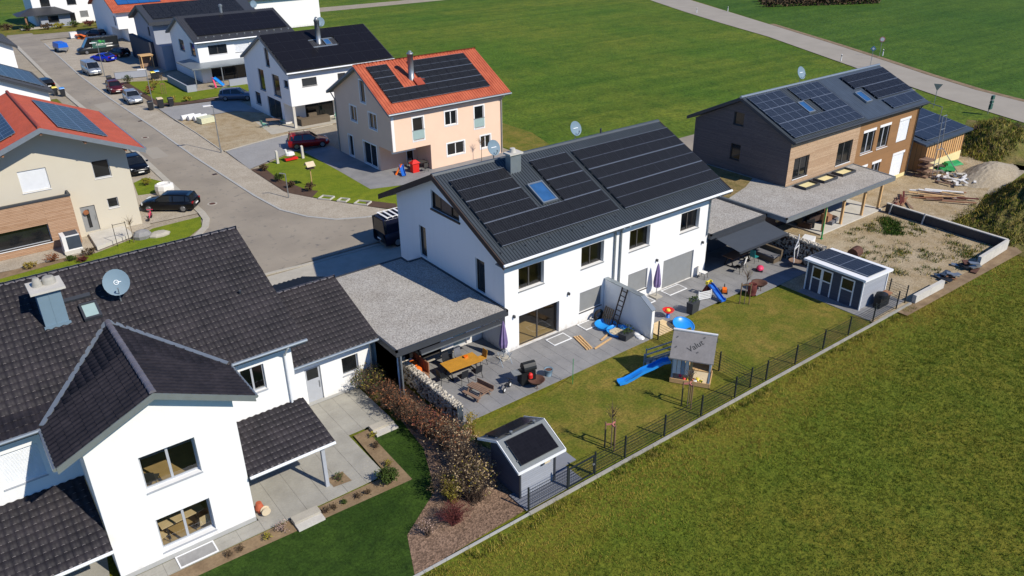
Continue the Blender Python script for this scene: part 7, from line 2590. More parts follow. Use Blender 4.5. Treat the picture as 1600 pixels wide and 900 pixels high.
# planks lying on the terrace
for k, (a_, b_, lab) in enumerate((((4.35, -1.1), (3.95, -2.7), 'leftmost of the long planks on the terrace'), ((4.5, -1.15), (4.1, -2.75), 'middle of the long planks on the terrace'), ((4.68, -1.2), (4.26, -2.75), 'rightmost of the three parallel planks on the terrace'),
                                  ((4.35, -2.9), (5.95, -2.62), 'plank lying crosswise near the lawn edge'), ((5.3, -2.42), (6.3, -2.1), 'short plank end near the blue sand shells'))):
    t = thing('plank', lab, 'plank', (*a_, .03), 0, 'planks lying on the left terrace'); m = MB(); m.bar((*a_, .06), (*b_, .06), .1, .06); obj('plank', m, 'fresh_wood', t)
for k, (x, y, fill, lab) in enumerate(((6.7, -1.35, None, 'empty bright blue plastic paddling shell on the left terrace'), (6.75, -2.35, 'sand', 'blue plastic shell filled with sand on the left terrace'))):
    t = thing('sand_shell', lab, 'paddling pool', (x, y, .02), 0, 'blue plastic shells'); m = MB(); m.lathe((0, 0, 0), [(.55, 0), (.66, .2), (.7, .21), (.6, .17), (.5, .05), (.02, .04)], 24); obj('shell', m, 'plastic_lightblue', t, True, True)
    if fill:
        m = MB(); m.lathe((0, 0, .05), [(.5, 0), (.5, .06), (.1, .1)], 18); obj('sand', m, fill, t, False, True)
t = thing('sand_shell', 'bright blue paddling shell leaning behind the playhouse', 'paddling pool', (10.4, -4.3, .02), 0, 'blue plastic shells'); m = MB(); m.lathe((0, 0, 0), [(.55, 0), (.66, .2), (.7, .21), (.6, .17), (.5, .05), (.02, .04)], 24); o = obj('shell', m, 'plastic_lightblue', t, True, True)
t.rotation_euler = (R(18), 0, 0)


def planter(label, x, y, w_, d, h, plant='leaf_green', seed=1, rz=0):
    t = thing('planter', label, 'planter', (x, y, .02), R(rz), 'dark planters')
    m = MB(); m.hexa([(-w_ / 2, -d / 2, 0), (w_ / 2, -d / 2, 0), (w_ / 2, d / 2, 0), (-w_ / 2, d / 2, 0), (-w_ / 2 - .04, -d / 2 - .04, h), (w_ / 2 + .04, -d / 2 - .04, h), (w_ / 2 + .04, d / 2 + .04, h), (-w_ / 2 - .04, d / 2 + .04, h)]); obj('box', m, 'anthracite', t, False, True)
    rng = np.random.default_rng(seed)
    m = MB()
    for k in range(90):
        c = Vector((rng.uniform(-w_ / 2, w_ / 2), rng.uniform(-d / 2, d / 2), h + rng.uniform(0, .35)))
        a_ = Vector(rng.normal(0, 1, 3)).normalized() * .07; b_ = Vector(rng.normal(0, 1, 3)).normalized() * .04
        m.poly([c - a_, c + b_, c + a_, c - b_])
    o = obj('foliage', m, plant, t, False, True); o['kind'] = 'stuff'
    return t


planter('dark planter with green shrub beside the blue shells', 6.75, -3.1, .85, .5, .4, seed=3, rz=10)
planter('tall dark planter box with plants at the right terrace edge', 12.35, -3.4, .75, .4, .75, seed=4, rz=8)
t = thing('ladder', 'dark wooden ladder leaning against the white partition', 'ladder', (7.3, -1.9, .02))
m = MB()
for dy in (-.22, .22):
    m.bar((7.0, -1.75 + dy, .03), (7.72, -1.85 + dy, 2.55), .05, .07)
obj('rails', m, 'dark_wood', t)
for k in range(8):
    m = MB(); f = (k + .7) / 8.4; m.bar((7.0 + .72 * f, -1.97 - .1 * f, .03 + 2.52 * f), (7.0 + .72 * f, -1.53 - .1 * f, .03 + 2.52 * f), .04); obj('rung', m, 'dark_wood', t)
t = thing('pallet', 'upright wooden pallet leaning below the ladder', 'pallet', (7.2, -1.0, .02))
for k in range(5):
    m = MB(); m.bar((6.95, -.7 - k * .16, .03), (7.35, -.7 - k * .16, 1.0), .1, .03); obj('slat', m, 'stake_wood', t)
t = thing('tarpaulin_bundle', 'crumpled blue and white tarpaulin at the foot of the partition', 'tarpaulin', (7.3, -2.6, .02))
for k, (x, y, z, mt) in enumerate(((7.3, -2.3, .3, 'plastic_lightblue'), (7.45, -2.7, .25, 'plastic_lightblue'), (7.5, -3.2, .15, 'plastic_white'), (7.4, -3.6, .1, 'plastic_white'))):
    m = MB(); m.lathe((x, y, .03), [(.3, 0), (.26, z * .6), (.12, z), (.02, z * 1.1)], 9, sx=.8, sy=1.1); obj('fold', m, mt, t)
t = thing('tyre_swing', 'black tyre leaning in the corner of house and partition', 'tyre', (6.95, -.45, .3)); m = MB()
n = 16; m.loft([[(6.95 + (.3 + .1 * math.cos(b)) * math.cos(2 * PI * k / n), -.45 + .09 * math.sin(b), .38 + (.3 + .1 * math.cos(b)) * math.sin(2 * PI * k / n)) for k in range(n)] for b in np.linspace(0, 2 * PI, 9)], 0, False); obj('tyre', m, 'tyre', t)
t = thing('board_stack', 'low stack of pale boards beside the end of the partition', 'boards', (9.3, -3.5, .02))
for k in range(5):
    m = MB(); m.box(8.4, -4.2 + k * .26, .02, 10.1, -3.97 + k * .26, .06); obj('board', m, 'pale_wood', t)
t = thing('water_table', "round red children's water table on the right terrace", 'water table', (10.6, -2.9, .02)); m = MB(); m.lathe((0, 0, .42), [(.3, 0), (.38, .12), (.36, .12), (.28, .04)], 18); obj('tray', m, 'plastic_red', t, True, True)
m = MB(); m.lathe((0, 0, 0), [(.14, 0), (.1, .42)], 12); obj('stand', m, 'plastic_blue', t, True, True)
m = MB(); m.lathe((0, 0, .48), [(.15, 0), (.1, .1)], 8); obj('sand_mould', m, 'plastic_yellow', t, False, True)
t = thing('toddler_slide', "small blue children's slide with yellow top on the right terrace", 'slide', (15.0, -3.0, .02))
slide(t, [(0.0, .55, .78), (0.0, .35, .72), (-.03, -.1, .42), (-.07, -.55, .14), (-.1, -.8, .08)], .34, 'plastic_blue')
m = MB(); m.hexa([(-.25, .5, 0), (.25, .5, 0), (.25, 1.0, 0), (-.25, 1.0, 0), (-.2, .5, .78), (.2, .5, .78), (.2, .62, .78), (-.2, .62, .78)]); obj('ladder_block', m, 'leaf_red', t, False, True)
m = MB(); m.box(-.22, .48, .78, -.17, .7, 1.02); m.box(.17, .48, .78, .22, .7, 1.02); m.box(-.17, .62, .9, .17, .68, 1.0); obj('handrail', m, 'plastic_yellow', t, False, True)
t = thing('low_gate', 'white slatted little fence beside the toddler slide', 'fence', (14.2, -2.8, .02), R(-18))
for k in range(5):
    m = MB(); m.box(-.5, -.02, .08 + k * .12, .5, .02, .15 + k * .12); obj('slat', m, 'plastic_white', t, False, True)
for x in (-.48, .44):
    m = MB(); m.box(x, -.03, 0, x + .05, .03, .7); obj('post', m, 'plastic_white', t, False, True)
t = thing('toy_digger', 'small orange and black toy digger on the right terrace', 'toy', (16.1, -2.9, .02), R(40)); m = MB(); m.box(-.25, -.14, .1, .2, .14, .3); obj('body', m, 'plastic_orange', t, False, True)
m = MB(); m.bar((.2, 0, .25), (.45, 0, .4), .06); m.bar((.45, 0, .4), (.6, 0, .1), .06); obj('arm', m, 'plastic_black', t, False, True)
m = MB(); m.box(-.3, -.2, 0, .25, -.12, .12); m.box(-.3, .12, 0, .25, .2, .12); obj('tracks', m, 'plastic_black', t, False, True)
chair('chair with white and pink cushions at the right house corner', 16.7, -.55, 10, 'fabric_white', group='right terrace chairs')
chair('dark folding chair in the shade edge of the awning, left one', 19.3, -1.5, 190, 'plastic_black', group='right terrace chairs')
chair('teal chair beside the table under the awning', 21.6, -1.1, 90, 'plastic_teal', group='right terrace chairs', back=.55)
chair('white-covered chair at the left end of the awning table', 20.0, -1.25, 200, 'fabric_white', group='right terrace chairs')
trestle_table('red-brown table in the shade below the awning', 20.6, -.4, 2.4, .9, 2, 'pallet_wood')
t = thing('ride_on_toy', 'pink ride-on toy on the right terrace', 'toy', (20.7, -2.3, .02), R(30)); m = MB(); m.lathe((0, 0, .08), [(.2, 0), (.26, .12), (.2, .25), (.06, .3)], 14, sx=1.3); obj('body', m, 'plastic_pink', t, True, True)
for x in (-.2, .2):
    m = MB(); m.tube([(x, -.22, .08), (x, .22, .08)], .08, 10); obj('wheel', m, 'plastic_black', t, False, True)
t = thing('hanging_chair', 'white hanging chair frame beside the right gabion', 'hanging chair', (23.1, -3.4, .02))
for a_, b_ in (((22.7, -3.6, .5), (22.7, -3.5, 1.5)), ((23.5, -3.3, .5), (23.5, -3.3, 1.55)), ((22.7, -3.5, 1.5), (23.15, -3.4, 2.0)), ((23.5, -3.3, 1.55), (23.15, -3.4, 2.0)), ((22.7, -3.5, 1.5), (23.5, -3.3, 1.55)), ((23.15, -3.4, 2.0), (23.15, -3.4, 2.5))):
    m = MB(); m.bar(a_, b_, .05); obj('rope_bar', m, 'plastic_white', t)
m = MB(); m.lathe((23.1, -3.45, .35), [(.15, 0), (.42, .12), (.45, .2), (.3, .16)], 14); obj('seat', m, 'old_wood', t)
t = thing('sofa', 'dark outdoor sofa in the shade behind the awning', 'sofa', (22.8, -1.4, .02)); m = MB(); m.box(22.4, -2.2, .02, 23.4, -.4, .4); m.box(23.2, -2.2, .4, 23.4, -.4, .85); obj('body', m, 'rattan', t)
m = MB(); m.box(22.42, -2.15, .4, 23.18, -.45, .5); obj('cushion', m, 'fabric_grey', t)

# things at the peach house and behind
t = thing('bird_table', 'wooden bird table with gabled roof on the peach house lawn', 'bird table', (3.9, 34.7, 0))
m = MB(); m.tube([(3.9, 34.7, 0), (3.9, 34.7, 1.7)], .04, 6); obj('pole', m, 'fresh_wood', t)
m = MB(); m.hexa([(3.5, 34.3, 1.95), (4.3, 34.3, 1.95), (4.3, 34.7, 2.3), (3.5, 34.7, 2.3), (3.5, 34.3, 2.0), (4.3, 34.3, 2.0), (4.3, 34.7, 2.35), (3.5, 34.7, 2.35)]); m.hexa([(3.5, 35.1, 1.95), (4.3, 35.1, 1.95), (4.3, 34.7, 2.3), (3.5, 34.7, 2.3), (3.5, 35.1, 2.0), (4.3, 35.1, 2.0), (4.3, 34.7, 2.35), (3.5, 34.7, 2.35)]); obj('roof', m, 'sand', t)
m = MB(); m.box(3.55, 34.4, 1.7, 4.25, 35.0, 1.78); obj('tray', m, 'dark_wood', t)
for (x, y, lab) in ((4.2, 43.4, 'left granite bollard at the peach house drive'), (6.9, 43.4, 'right granite bollard at the peach house drive')):
    t = thing('granite_post', lab, 'post', (x, y, 0), 0, 'granite posts'); m = MB(); m.hexa([(x - .12, y - .12, 0), (x + .12, y - .12, 0), (x + .12, y + .12, 0), (x - .12, y + .12, 0), (x - .1, y - .1, 1.25), (x + .1, y - .1, 1.25), (x + .1, y + .1, 1.3), (x - .1, y + .1, 1.3)]); obj('post', m, 'concrete_pale', t)
t = thing('rocking_toy', 'white and red rocking toy between the granite posts', 'toy', (5.6, 43.4, 0)); m = MB(); m.lathe((5.6, 43.4, .45), [(.2, 0), (.36, .15), (.3, .4), (.1, .5)], 12, sx=1.4); m.tube([(5.25, 43.4, .7), (5.15, 43.4, 1.25)], .12, 8); obj('body', m, 'plastic_white', t)
m = MB(); m.box(5.0, 43.2, .1, 6.3, 43.6, .3); obj('base', m, 'plastic_red', t)
t = thing('toddler_slide', 'blue and orange toy slide on the peach house terrace', 'slide', (12.0, 32.3, 0)); slide(t, [(.3, .5, .8), (0.1, 0, .4), (-.1, -.6, .08)], .35, 'plastic_blue')
m = MB(); m.bar((.2, .4, .8), (-.5, .3, 0), .12); m.bar((.3, .5, .85), (.7, .7, 0), .12); obj('ladder', m, 'plastic_orange', t, False, True)
t = thing('play_kitchen', 'red toy house on the peach house terrace', 'toy', (13.4, 32.3, 0)); m = MB(); m.box(13.1, 32.0, 0, 13.8, 32.5, .9); obj('body', m, 'plastic_red', t)
m = MB(); m.hexa([(13.0, 31.9, .9), (13.9, 31.9, .9), (13.9, 32.6, .9), (13.0, 32.6, .9), (13.3, 32.2, 1.2), (13.6, 32.2, 1.2), (13.6, 32.3, 1.2), (13.3, 32.3, 1.2)]); obj('roof', m, 'plastic_red', t)
trestle_table('dark garden table in the peach house loggia', 14.4, 32.7, 1.3, .8, 0, 'frame_dark', z=0)
for (x, y, a, lab) in ((13.9, 33.6, 0, 'dark chair behind the loggia table'), (15.3, 32.7, -90, 'dark chair right of the loggia table'), (14.3, 31.8, 180, 'dark chair in front of the loggia table')):
    chair(lab, x, y, a, 'frame_dark', group='loggia chairs', z=0)
for (x, y, w_, d, a, lab) in ((3.5, 30.9, 1.2, .9, -55, 'first white-edged raised bed frame at the pavement'), (4.4, 29.4, .9, .8, -55, 'second raised bed frame at the pavement'), (5.4, 27.7, 1.3, .9, -55, 'last white-edged raised bed frame at the pavement')):
    t = thing('raised_planter', lab, 'raised bed', (x, y, 0), R(a), 'raised bed frames by the pavement')
    for q in ((-w_ / 2, -d / 2, w_ / 2, -d / 2 + .08), (-w_ / 2, d / 2 - .08, w_ / 2, d / 2), (-w_ / 2, -d / 2 + .08, -w_ / 2 + .08, d / 2 - .08), (w_ / 2 - .08, -d / 2 + .08, w_ / 2, d / 2 - .08)):
        m = MB(); m.box(q[0], q[1], 0, q[2], q[3], .12); obj('edge', m, 'concrete_pale', t, False, True)
trestle_table('grey garden table on the shaded gravel by the black solar roof house', 9.7, 57.6, 1.7, 1.0, -20, 'old_wood', z=0, planks=4)
chair('mint green plastic chair left of the grey garden table', 8.4, 57.5, 100, 'plastic_mint', 'plastic_mint', 'mint garden chairs', 0)
chair('mint green plastic chair right of the grey garden table', 10.9, 57.6, -80, 'plastic_mint', 'plastic_mint', 'mint garden chairs', 0)
chair('mint green plastic chair beside the rattan sofa', 16.6, 55.4, 170, 'plastic_mint', 'plastic_mint', 'mint garden chairs', 0)
t = thing('rattan_sofa', 'brown rattan corner sofa under the overhang of the black solar roof house', 'sofa', (13.7, 55.5, 0)); m = MB(); m.box(12.0, 55.0, 0, 15.6, 55.9, .75); m.box(13.4, 55.9, 0, 14.4, 56.3, 1.1); m.box(12.0, 55.9, 0, 12.6, 57, .75); obj('body', m, 'rattan', t)
t = thing('toddler_slide', 'bright blue toy slide on the terrace of the grey porch house', 'slide', (11.8, 82.7, 0), R(20)); slide(t, [(.0, .7, 1.2), (.2, .2, .8), (.5, -.5, .15)], .6, 'plastic_lightblue')
m = MB(); m.bar((-.1, .8, 1.2), (-.6, -.3, 0), .2); obj('ladder', m, 'plastic_pink', t, False, True)

# cream house extras
t = thing('heat_pump', 'white outdoor heat pump with grey grille before the timber bay', 'heat pump', (-16.8, 32.5, 0))
m = MB(); m.box(-17.3, 31.9, .3, -16.1, 33.0, 1.45); obj('casing', m, 'plastic_white', t)
m = MB(); m.box(-17.02, 31.888, .4, -16.08, 31.9, 1.38); m.box(-17.0, 32.0, 1.45, -16.12, 33.0, 1.462); obj('grille', m, 'slate_blue', t)
m = MB(); m.box(-17.35, 31.8, 0, -16.05, 33.1, .3); obj('plinth', m, 'concrete_pale', t)
t = thing('boulder', 'grey boulder in the cream house front lawn', 'boulder', (-11.8, 31.9, 0)); m = MB(); m.lathe((-11.8, 31.9, -.05), [(.55, 0), (.6, .3), (.4, .6), (.05, .7)], 9, sx=1.2); obj('stone', m, 'slab_grey', t)
t = thing('boulder', 'flatter pale boulder beside the grey one in the front lawn', 'boulder', (-10.6, 31.6, 0)); m = MB(); m.lathe((-10.6, 31.6, -.05), [(.6, 0), (.6, .15), (.4, .3), (.05, .34)], 9, sx=1.4); obj('stone', m, 'concrete', t)
t = thing('big_bag', 'white building-sand bag behind the black estate car', 'bag', (-7.3, 41.4, 0)); m = MB(); m.lathe((-7.3, 41.4, 0), [(.75, 0), (.85, .5), (.8, .85), (.6, .95), (.5, .8)], 10); obj('bag', m, 'fabric_white', t)
t = thing('child_bike', 'small pink children\'s bike leaning at the cream house corner', 'bike', (-10.2, 35.6, 0), R(60))
for x in (-.4, .4):
    m = MB(); n = 14
    m.loft([[(x + .22 * math.cos(2 * PI * k / n), y, .22 + .22 * math.sin(2 * PI * k / n)) for k in range(n)] for y in (-.02, .02)]); obj('wheel', m, 'tyre', t, False, True)
m = MB(); m.tube([(-.4, 0, .22), (0, 0, .3), (.32, 0, .6), (.4, 0, .22)], .035, 6); m.tube([(-.2, 0, .3), (-.22, 0, .65)], .03, 6); m.bar((.3, -.25, .75), (.3, .25, .75), .04); obj('frame', m, 'plastic_pink', t, False, True)
t = thing('garden_trellis', 'thin metal trellis arch before the cream house', 'trellis', (-13.4, 31.4, 0))
for x in (-13.8, -12.9):
    m = MB(); m.bar((x, 31.3, 0), (x, 31.4, 1.8), .04); obj('upright', m, 'black_metal', t)
m = MB(); m.bar((-13.8, 31.4, 1.7), (-12.9, 31.4, 1.7), .03); obj('bar', m, 'black_metal', t)
t = thing('neighbour_fence', 'low wooden fence behind the big tiled roof at the left edge', 'fence', (-22, 27.6, 0))
for k in range(46):
    m = MB(); m.box(-26 + k * .24, 27.3, 0, -26 + k * .24 + .2, 27.34, .9); obj('board', m, 'oak_oil', t)

# left patio steps and small things
for (x, y, rz, lab) in ((-14.9, -5.6, 0, 'two-step concrete block at the near edge of the beige patio'), (-9.15, -1.9, 0, 'two-step concrete block at the far edge of the beige patio')):
    t = thing('garden_step', lab, 'step', (x, y, 0), 0, 'concrete garden steps')
    m = MB(); m.box(x - .6, y - .45, 0, x + .6, y - .05, .1); obj('lower_step', m, 'concrete_pale', t)
    m = MB(); m.box(x - .6, y - .04, 0, x + .6, y + .4, .2); obj('upper_step', m, 'concrete', t)
sheet('planting_bed', [(-13.1, -4.4), (-12.25, -4.5), (-12.3, -3.65), (-13.1, -3.7)], .034, 'soil')
t = thing('terracotta_jar', 'rust-red jar leaning at the corner of the big white gable', 'jar', (-16.35, -3.9, .02)); m = MB(); m.lathe((-16.35, -3.9, .02), [(.1, 0), (.2, .25), (.12, .55), (.1, .55)], 14); obj('jar', m, 'tile_red', t)
t = thing('hose_reel', 'grey hose reel beside the gable corner', 'hose reel', (-16.2, -4.2, .02)); m = MB(); n = 14; m.loft([[(-16.2 + rr * math.cos(2 * PI * k / n), y, .25 + rr * math.sin(2 * PI * k / n)) for k in range(n)] for rr, y in ((.2, -4.3), (.14, -4.28), (.14, -4.14), (.2, -4.12))]); obj('reel', m, 'sand', t)

# ------------------------------------------------------------ building site on the right
pile('timber_heap', 'brown heap of boards lying below the brown house', 'heap', (41.2, -1.4), 10, (2.6, .16, .05), ['old_wood', 'pallet_wood', 'leaf_red'], 1.0, .25, 11, (.25, .15))
pile('timber_heap', 'long brown planks spread before the earth mound', 'heap', (45.2, -3.2), 22, (2.8, .2, .06), ['old_wood', 'pallet_wood', 'leaf_red', 'fresh_wood', 'plastic_white'], 1.8, .3, 12, (-1.0, .12))
pile('timber_heap', 'white and grey building scraps near the timber annex', 'heap', (50.5, -1.2), 26, (1.5, .22, .08), ['plastic_white', 'concrete_pale', 'galv', 'fabric_white', 'old_wood'], 2.0, .35, 13)
pile('timber_heap', 'dark and green foil scraps at the foot of the annex', 'heap', (53.0, .6), 9, (1.4, .7, .05), ['plastic_green', 'plastic_black', 'plastic_green'], 1.1, .25, 14)
pile('timber_heap', 'scraps of dark boards piled at the end of the short concrete wall', 'heap', (29.6, -11.0), 10, (.9, .35, .06), ['plastic_black', 'galv', 'slate_blue', 'pallet_wood'], .7, .35, 15)
pile('timber_heap', 'dark boards and a red panel at the end of the L-shaped wall', 'heap', (32.4, -11.2), 9, (.9, .4, .06), ['plastic_black', 'rust', 'galv'], .6, .5, 16)
pile('timber_heap', 'furniture and boards stored in the shade of the carport', 'heap', (31.5, 0.6), 14, (1.3, .6, .5), ['dark_wood', 'plastic_black', 'pallet_wood', 'fabric_grey'], 1.6, .7, 17)
t = thing('site_prop', 'bright green steel prop under the corner of the carport', 'prop', (29.1, -1.7, 0)); m = MB(); m.tube([(29.1, -1.7, 0), (29.1, -1.7, 1.3)], .06, 8); m.tube([(29.1, -1.7, 1.3), (29.1, -1.7, 2.7)], .045, 8); obj('tube', m, 'plastic_green', t)
m = MB(); m.box(29.0, -1.8, 0, 29.2, -1.6, .03); obj('foot', m, 'plastic_green', t)
t = thing('foam_block', 'white foam block at the foot of the gabion', 'block', (27.4, -1.6, 0)); m = MB(); m.obox((27.4, -1.6, .25), (.6, .2, 0), (-.12, .4, 0), (0, 0, .25)); obj('block', m, 'plastic_white', t)
t = thing('rusty_drum', 'reddish brown stump lying on the bare plot', 'drum', (27.9, -5.2, 0)); m = MB(); m.tube([(27.5, -5.2, .38), (28.4, -5.1, .38)], .4, 12); obj('drum', m, 'rust', t)
t = thing('scaffold_ladder', 'galvanised scaffold frame leaning at the brown house corner', 'scaffold', (50.2, .2, 0))
for (a_, b_) in (((49.6, .2, 0), (49.9, .6, 5.6)), ((50.5, .2, 0), (50.6, .6, 5.6)), ((49.7, .3, 2.6), (50.55, .3, 2.6)), ((49.65, .3, 1.2), (50.5, .3, 1.2)), ((49.85, .5, 4.4), (50.6, .5, 4.4)), ((50.5, .2, 2.6), (52.6, -.8, 0)), ((49.9, .6, 5.6), (50.6, .6, 5.6)), ((49.8, .8, 6.4), (49.8, .8, 5.0)), ((49.8, .8, 6.4), (51.2, 4, 6.4)), ((51.2, 4, 6.4), (51.2, 4, 5.2))):
    m = MB(); m.tube([a_, b_], .035, 6); obj('tube', m, 'galv', t)
t = thing('tarpaulin', 'bright green tarpaulin spread beside the timber annex', 'tarpaulin', (54.6, 1.0, 0))
m = MB(); m.hexa([(53.6, .7, .02), (55.8, .2, .02), (56.2, 1.1, .02), (53.9, 1.4, .02), (53.8, .8, .35), (55.6, .4, .2), (56.0, 1.0, .25), (54.0, 1.3, .4)]); obj('sheet', m, 'plastic_green', t)
t = thing('cable_reel', 'weathered grey timber pallets stacked at the brown house corner', 'pallets', (49.4, .9, 0))
for k in range(4):
    m = MB(); m.box(48.9, .4, k * .5, 50.1, 1.4, k * .5 + .14); obj('pallet', m, 'old_wood', t)

trestle_table('tan wooden table seen through the lower window of the big gable', -19.3, -2.7, 1.8, .9, 5, 'pale_wood', z=.04)
chair('pale wooden chair left of the table behind the lower gable window', -20.3, -3.2, 120, 'pale_wood', 'dark_wood', 'chairs behind the gable window', .04)
chair('pale wooden chair right of the table behind the lower gable window', -18.6, -3.4, 190, 'pale_wood', 'dark_wood', 'chairs behind the gable window', .04)
chair('dark desk chair behind the upper window of the big gable', -20.0, -3.3, 150, 'frame_dark', 'black_metal', 'chairs behind the gable window', 3.02)


# ------------------------------------------------------------ plants
def bush(name, label, x, y, rx, ry, h, n_twig, n_leaf, twig='twig', leaf='leaf_copper', ls=.05, group=None, seed=1, z=0.0, cat='shrub', leafb=None, up=.6, lo=.25, tr=.012):
    t = thing(name, label, cat, (x, y, z), 0, group)
    rng = np.random.default_rng(seed)
    V, Fc, tips = [], [], []
    for i in range(n_twig):
        an = rng.uniform(0, 2 * PI)
        rr = math.sqrt(rng.random())
        end = np.array([x + rx * rr * math.cos(an), y + ry * rr * math.sin(an), z + h * (1 - .45 * rr * rr) * rng.uniform(.75, 1.06)])
        b = np.array([x + rx * .3 * rng.uniform(-1, 1), y + ry * .3 * rng.uniform(-1, 1), z - .02])
        mid = (b + end) / 2 + np.array([0, 0, h * .1]) - .12 * (end - b) * np.array([1, 1, 0]) + rng.normal(0, .04, 3)
        pts = [b, mid, end]
        rad = [tr, tr * .7, tr * .25]
        o = len(V)
        for p, r_ in zip(pts, rad):
            for k in range(3):
                V.append(p + r_ * np.array([math.cos(2.09 * k), math.sin(2.09 * k), 0]))
        for s_ in range(2):
            for k in range(3):
                Fc.append((o + s_ * 3 + k, o + s_ * 3 + (k + 1) % 3, o + s_ * 3 + 3 + (k + 1) % 3, o + s_ * 3 + 3 + k))
        # a few side shoots
        for q in range(3):
            f = rng.uniform(.35, .95)
            s0 = mid + (end - mid) * f if f > .5 else b + (mid - b) * (f * 2)
            e2 = s0 + rng.normal(0, 1, 3) * np.array([rx, ry, h * .6]) * .17 + np.array([0, 0, h * .1])
            o = len(V)
            for p, r_ in ((s0, tr * .5), (e2, tr * .2)):
                for k in range(3):
                    V.append(p + r_ * np.array([math.cos(2.09 * k), math.sin(2.09 * k), 0]))
            for k in range(3):
                Fc.append((o + k, o + (k + 1) % 3, o + 3 + (k + 1) % 3, o + 3 + k))
            tips.append((s0, e2))
        tips.append((mid, end))
    ob = np_mesh('branches', np.array(V), np.array(Fc), twig, t)
    if n_leaf:
        for mt, nn in (((leaf, n_leaf),) if not leafb else ((leaf, int(n_leaf * .6)), (leafb, int(n_leaf * .4)))):
            idx = rng.integers(0, len(tips), nn)
            A = np.array([tips[i][0] for i in idx])
            B = np.array([tips[i][1] for i in idx])
            C = A + (B - A) * (rng.uniform(lo, 1.08, (nn, 1))) + rng.normal(0, .045, (nn, 3))
            C[:, 2] = np.maximum(C[:, 2], z + .03)
            d1 = rng.normal(0, 1, (nn, 3)); d1[:, 2] *= up
            d1 /= np.linalg.norm(d1, axis=1, keepdims=True)
            d2 = np.cross(d1, rng.normal(0, 1, (nn, 3)))
            d2 /= np.linalg.norm(d2, axis=1, keepdims=True)
            s_ = ls * rng.uniform(.6, 1.4, (nn, 1))
            Q = np.stack([C - d1 * s_, C + d2 * s_ * .55, C + d1 * s_, C - d2 * s_ * .55], 1).reshape(-1, 3)
            np_mesh('leaves', Q, np.arange(nn * 4).reshape(-1, 4), mt, t, 'stuff')
    return t


HG = 'hedge shrubs between the gardens'
hed = [(-7.9, 1.4, 1.0, 1.0, 1.7, 'leaf_green', 'leaf_straw', 'leafy green shrub at the corner of garage and gabion'),
       (-7.55, -.3, .8, .9, 1.5, 'leaf_copper', 'leaf_brown', 'copper-leaved hedge shrub below the gabion, first from the garage'),
       (-7.45, -1.5, .85, .9, 1.5, 'leaf_copper', 'leaf_brown', 'copper-leaved hedge shrub below the gabion, second from the garage'),
       (-7.3, -2.7, .85, .9, 1.55, 'leaf_copper', 'leaf_brown', 'copper-leaved hedge shrub below the gabion, third from the garage'),
       (-7.1, -3.9, .85, .9, 1.6, 'leaf_copper', 'leaf_red', 'reddest copper hedge shrub near the gabion end'),
       (-7.0, -5.1, .95, .95, 1.65, 'leaf_copper', 'leaf_tan', 'copper and tan shrub beyond the gabion end'),
       (-7.0, -6.4, 1.0, 1.0, 1.7, 'leaf_tan', 'leaf_copper', 'tan-leaved shrub before the small grey shed'),
       (-7.5, -7.7, 1.1, 1.1, 1.8, 'leaf_tan', 'leaf_brown', 'dense tan shrub left of the small grey shed'),
       (-8.0, -9.0, 1.15, 1.0, 1.75, 'leaf_tan', 'leaf_straw', 'broad pale straw-coloured shrub at the shed corner'),
       (-8.7, -8.0, .9, .9, 1.1, 'leaf_brown', 'leaf_tan', 'dark brown sparse shrub in the mulch bed')]
for i, (x, y, rx, ry, h, l1, l2, lab) in enumerate(hed):
    big_ = i >= 6
    bush('hedge_shrub', lab, x - (.5 if i else .1), y, rx * 1.12, ry * 1.05, h * (1.2 if big_ else .95), 140, 760 if not big_ else 620, 'twig', l1, .043 if i % 2 else .052, HG, 20 + i, leafb=l2, tr=.013)
bush('shrub', 'upright yellow-green twiggy shrub at the lawn edge', -9.35, -8.5, .55, .55, 1.3, 90, 500, 'twig_yellow', 'leaf_yellow', .035, None, 41, tr=.014)
bush('shrub', 'dark red twiggy shrub in the mulch bed', -10.0, -9.55, .85, .75, .95, 190, 250, 'twig_red', 'leaf_red', .03, None, 42, tr=.011)
bush('shrub', 'pale bare young shrub at the tip of the mulch bed', -11.3, -9.55, .4, .4, .9, 40, 150, 'twig', 'leaf_pink', .03, None, 43)
bush('shrub', 'bamboo-like canes with dry leaves at the gabion end', -5.9, -5.0, .5, .4, 1.3, 26, 160, 'twig_yellow', 'leaf_straw', .05, None, 44)
bush('shrub', 'round clipped dark green bush in the patio bed', -11.0, -5.65, .5, .48, .75, 60, 2200, 'twig', 'leaf_green', .04, None, 45, lo=.5)
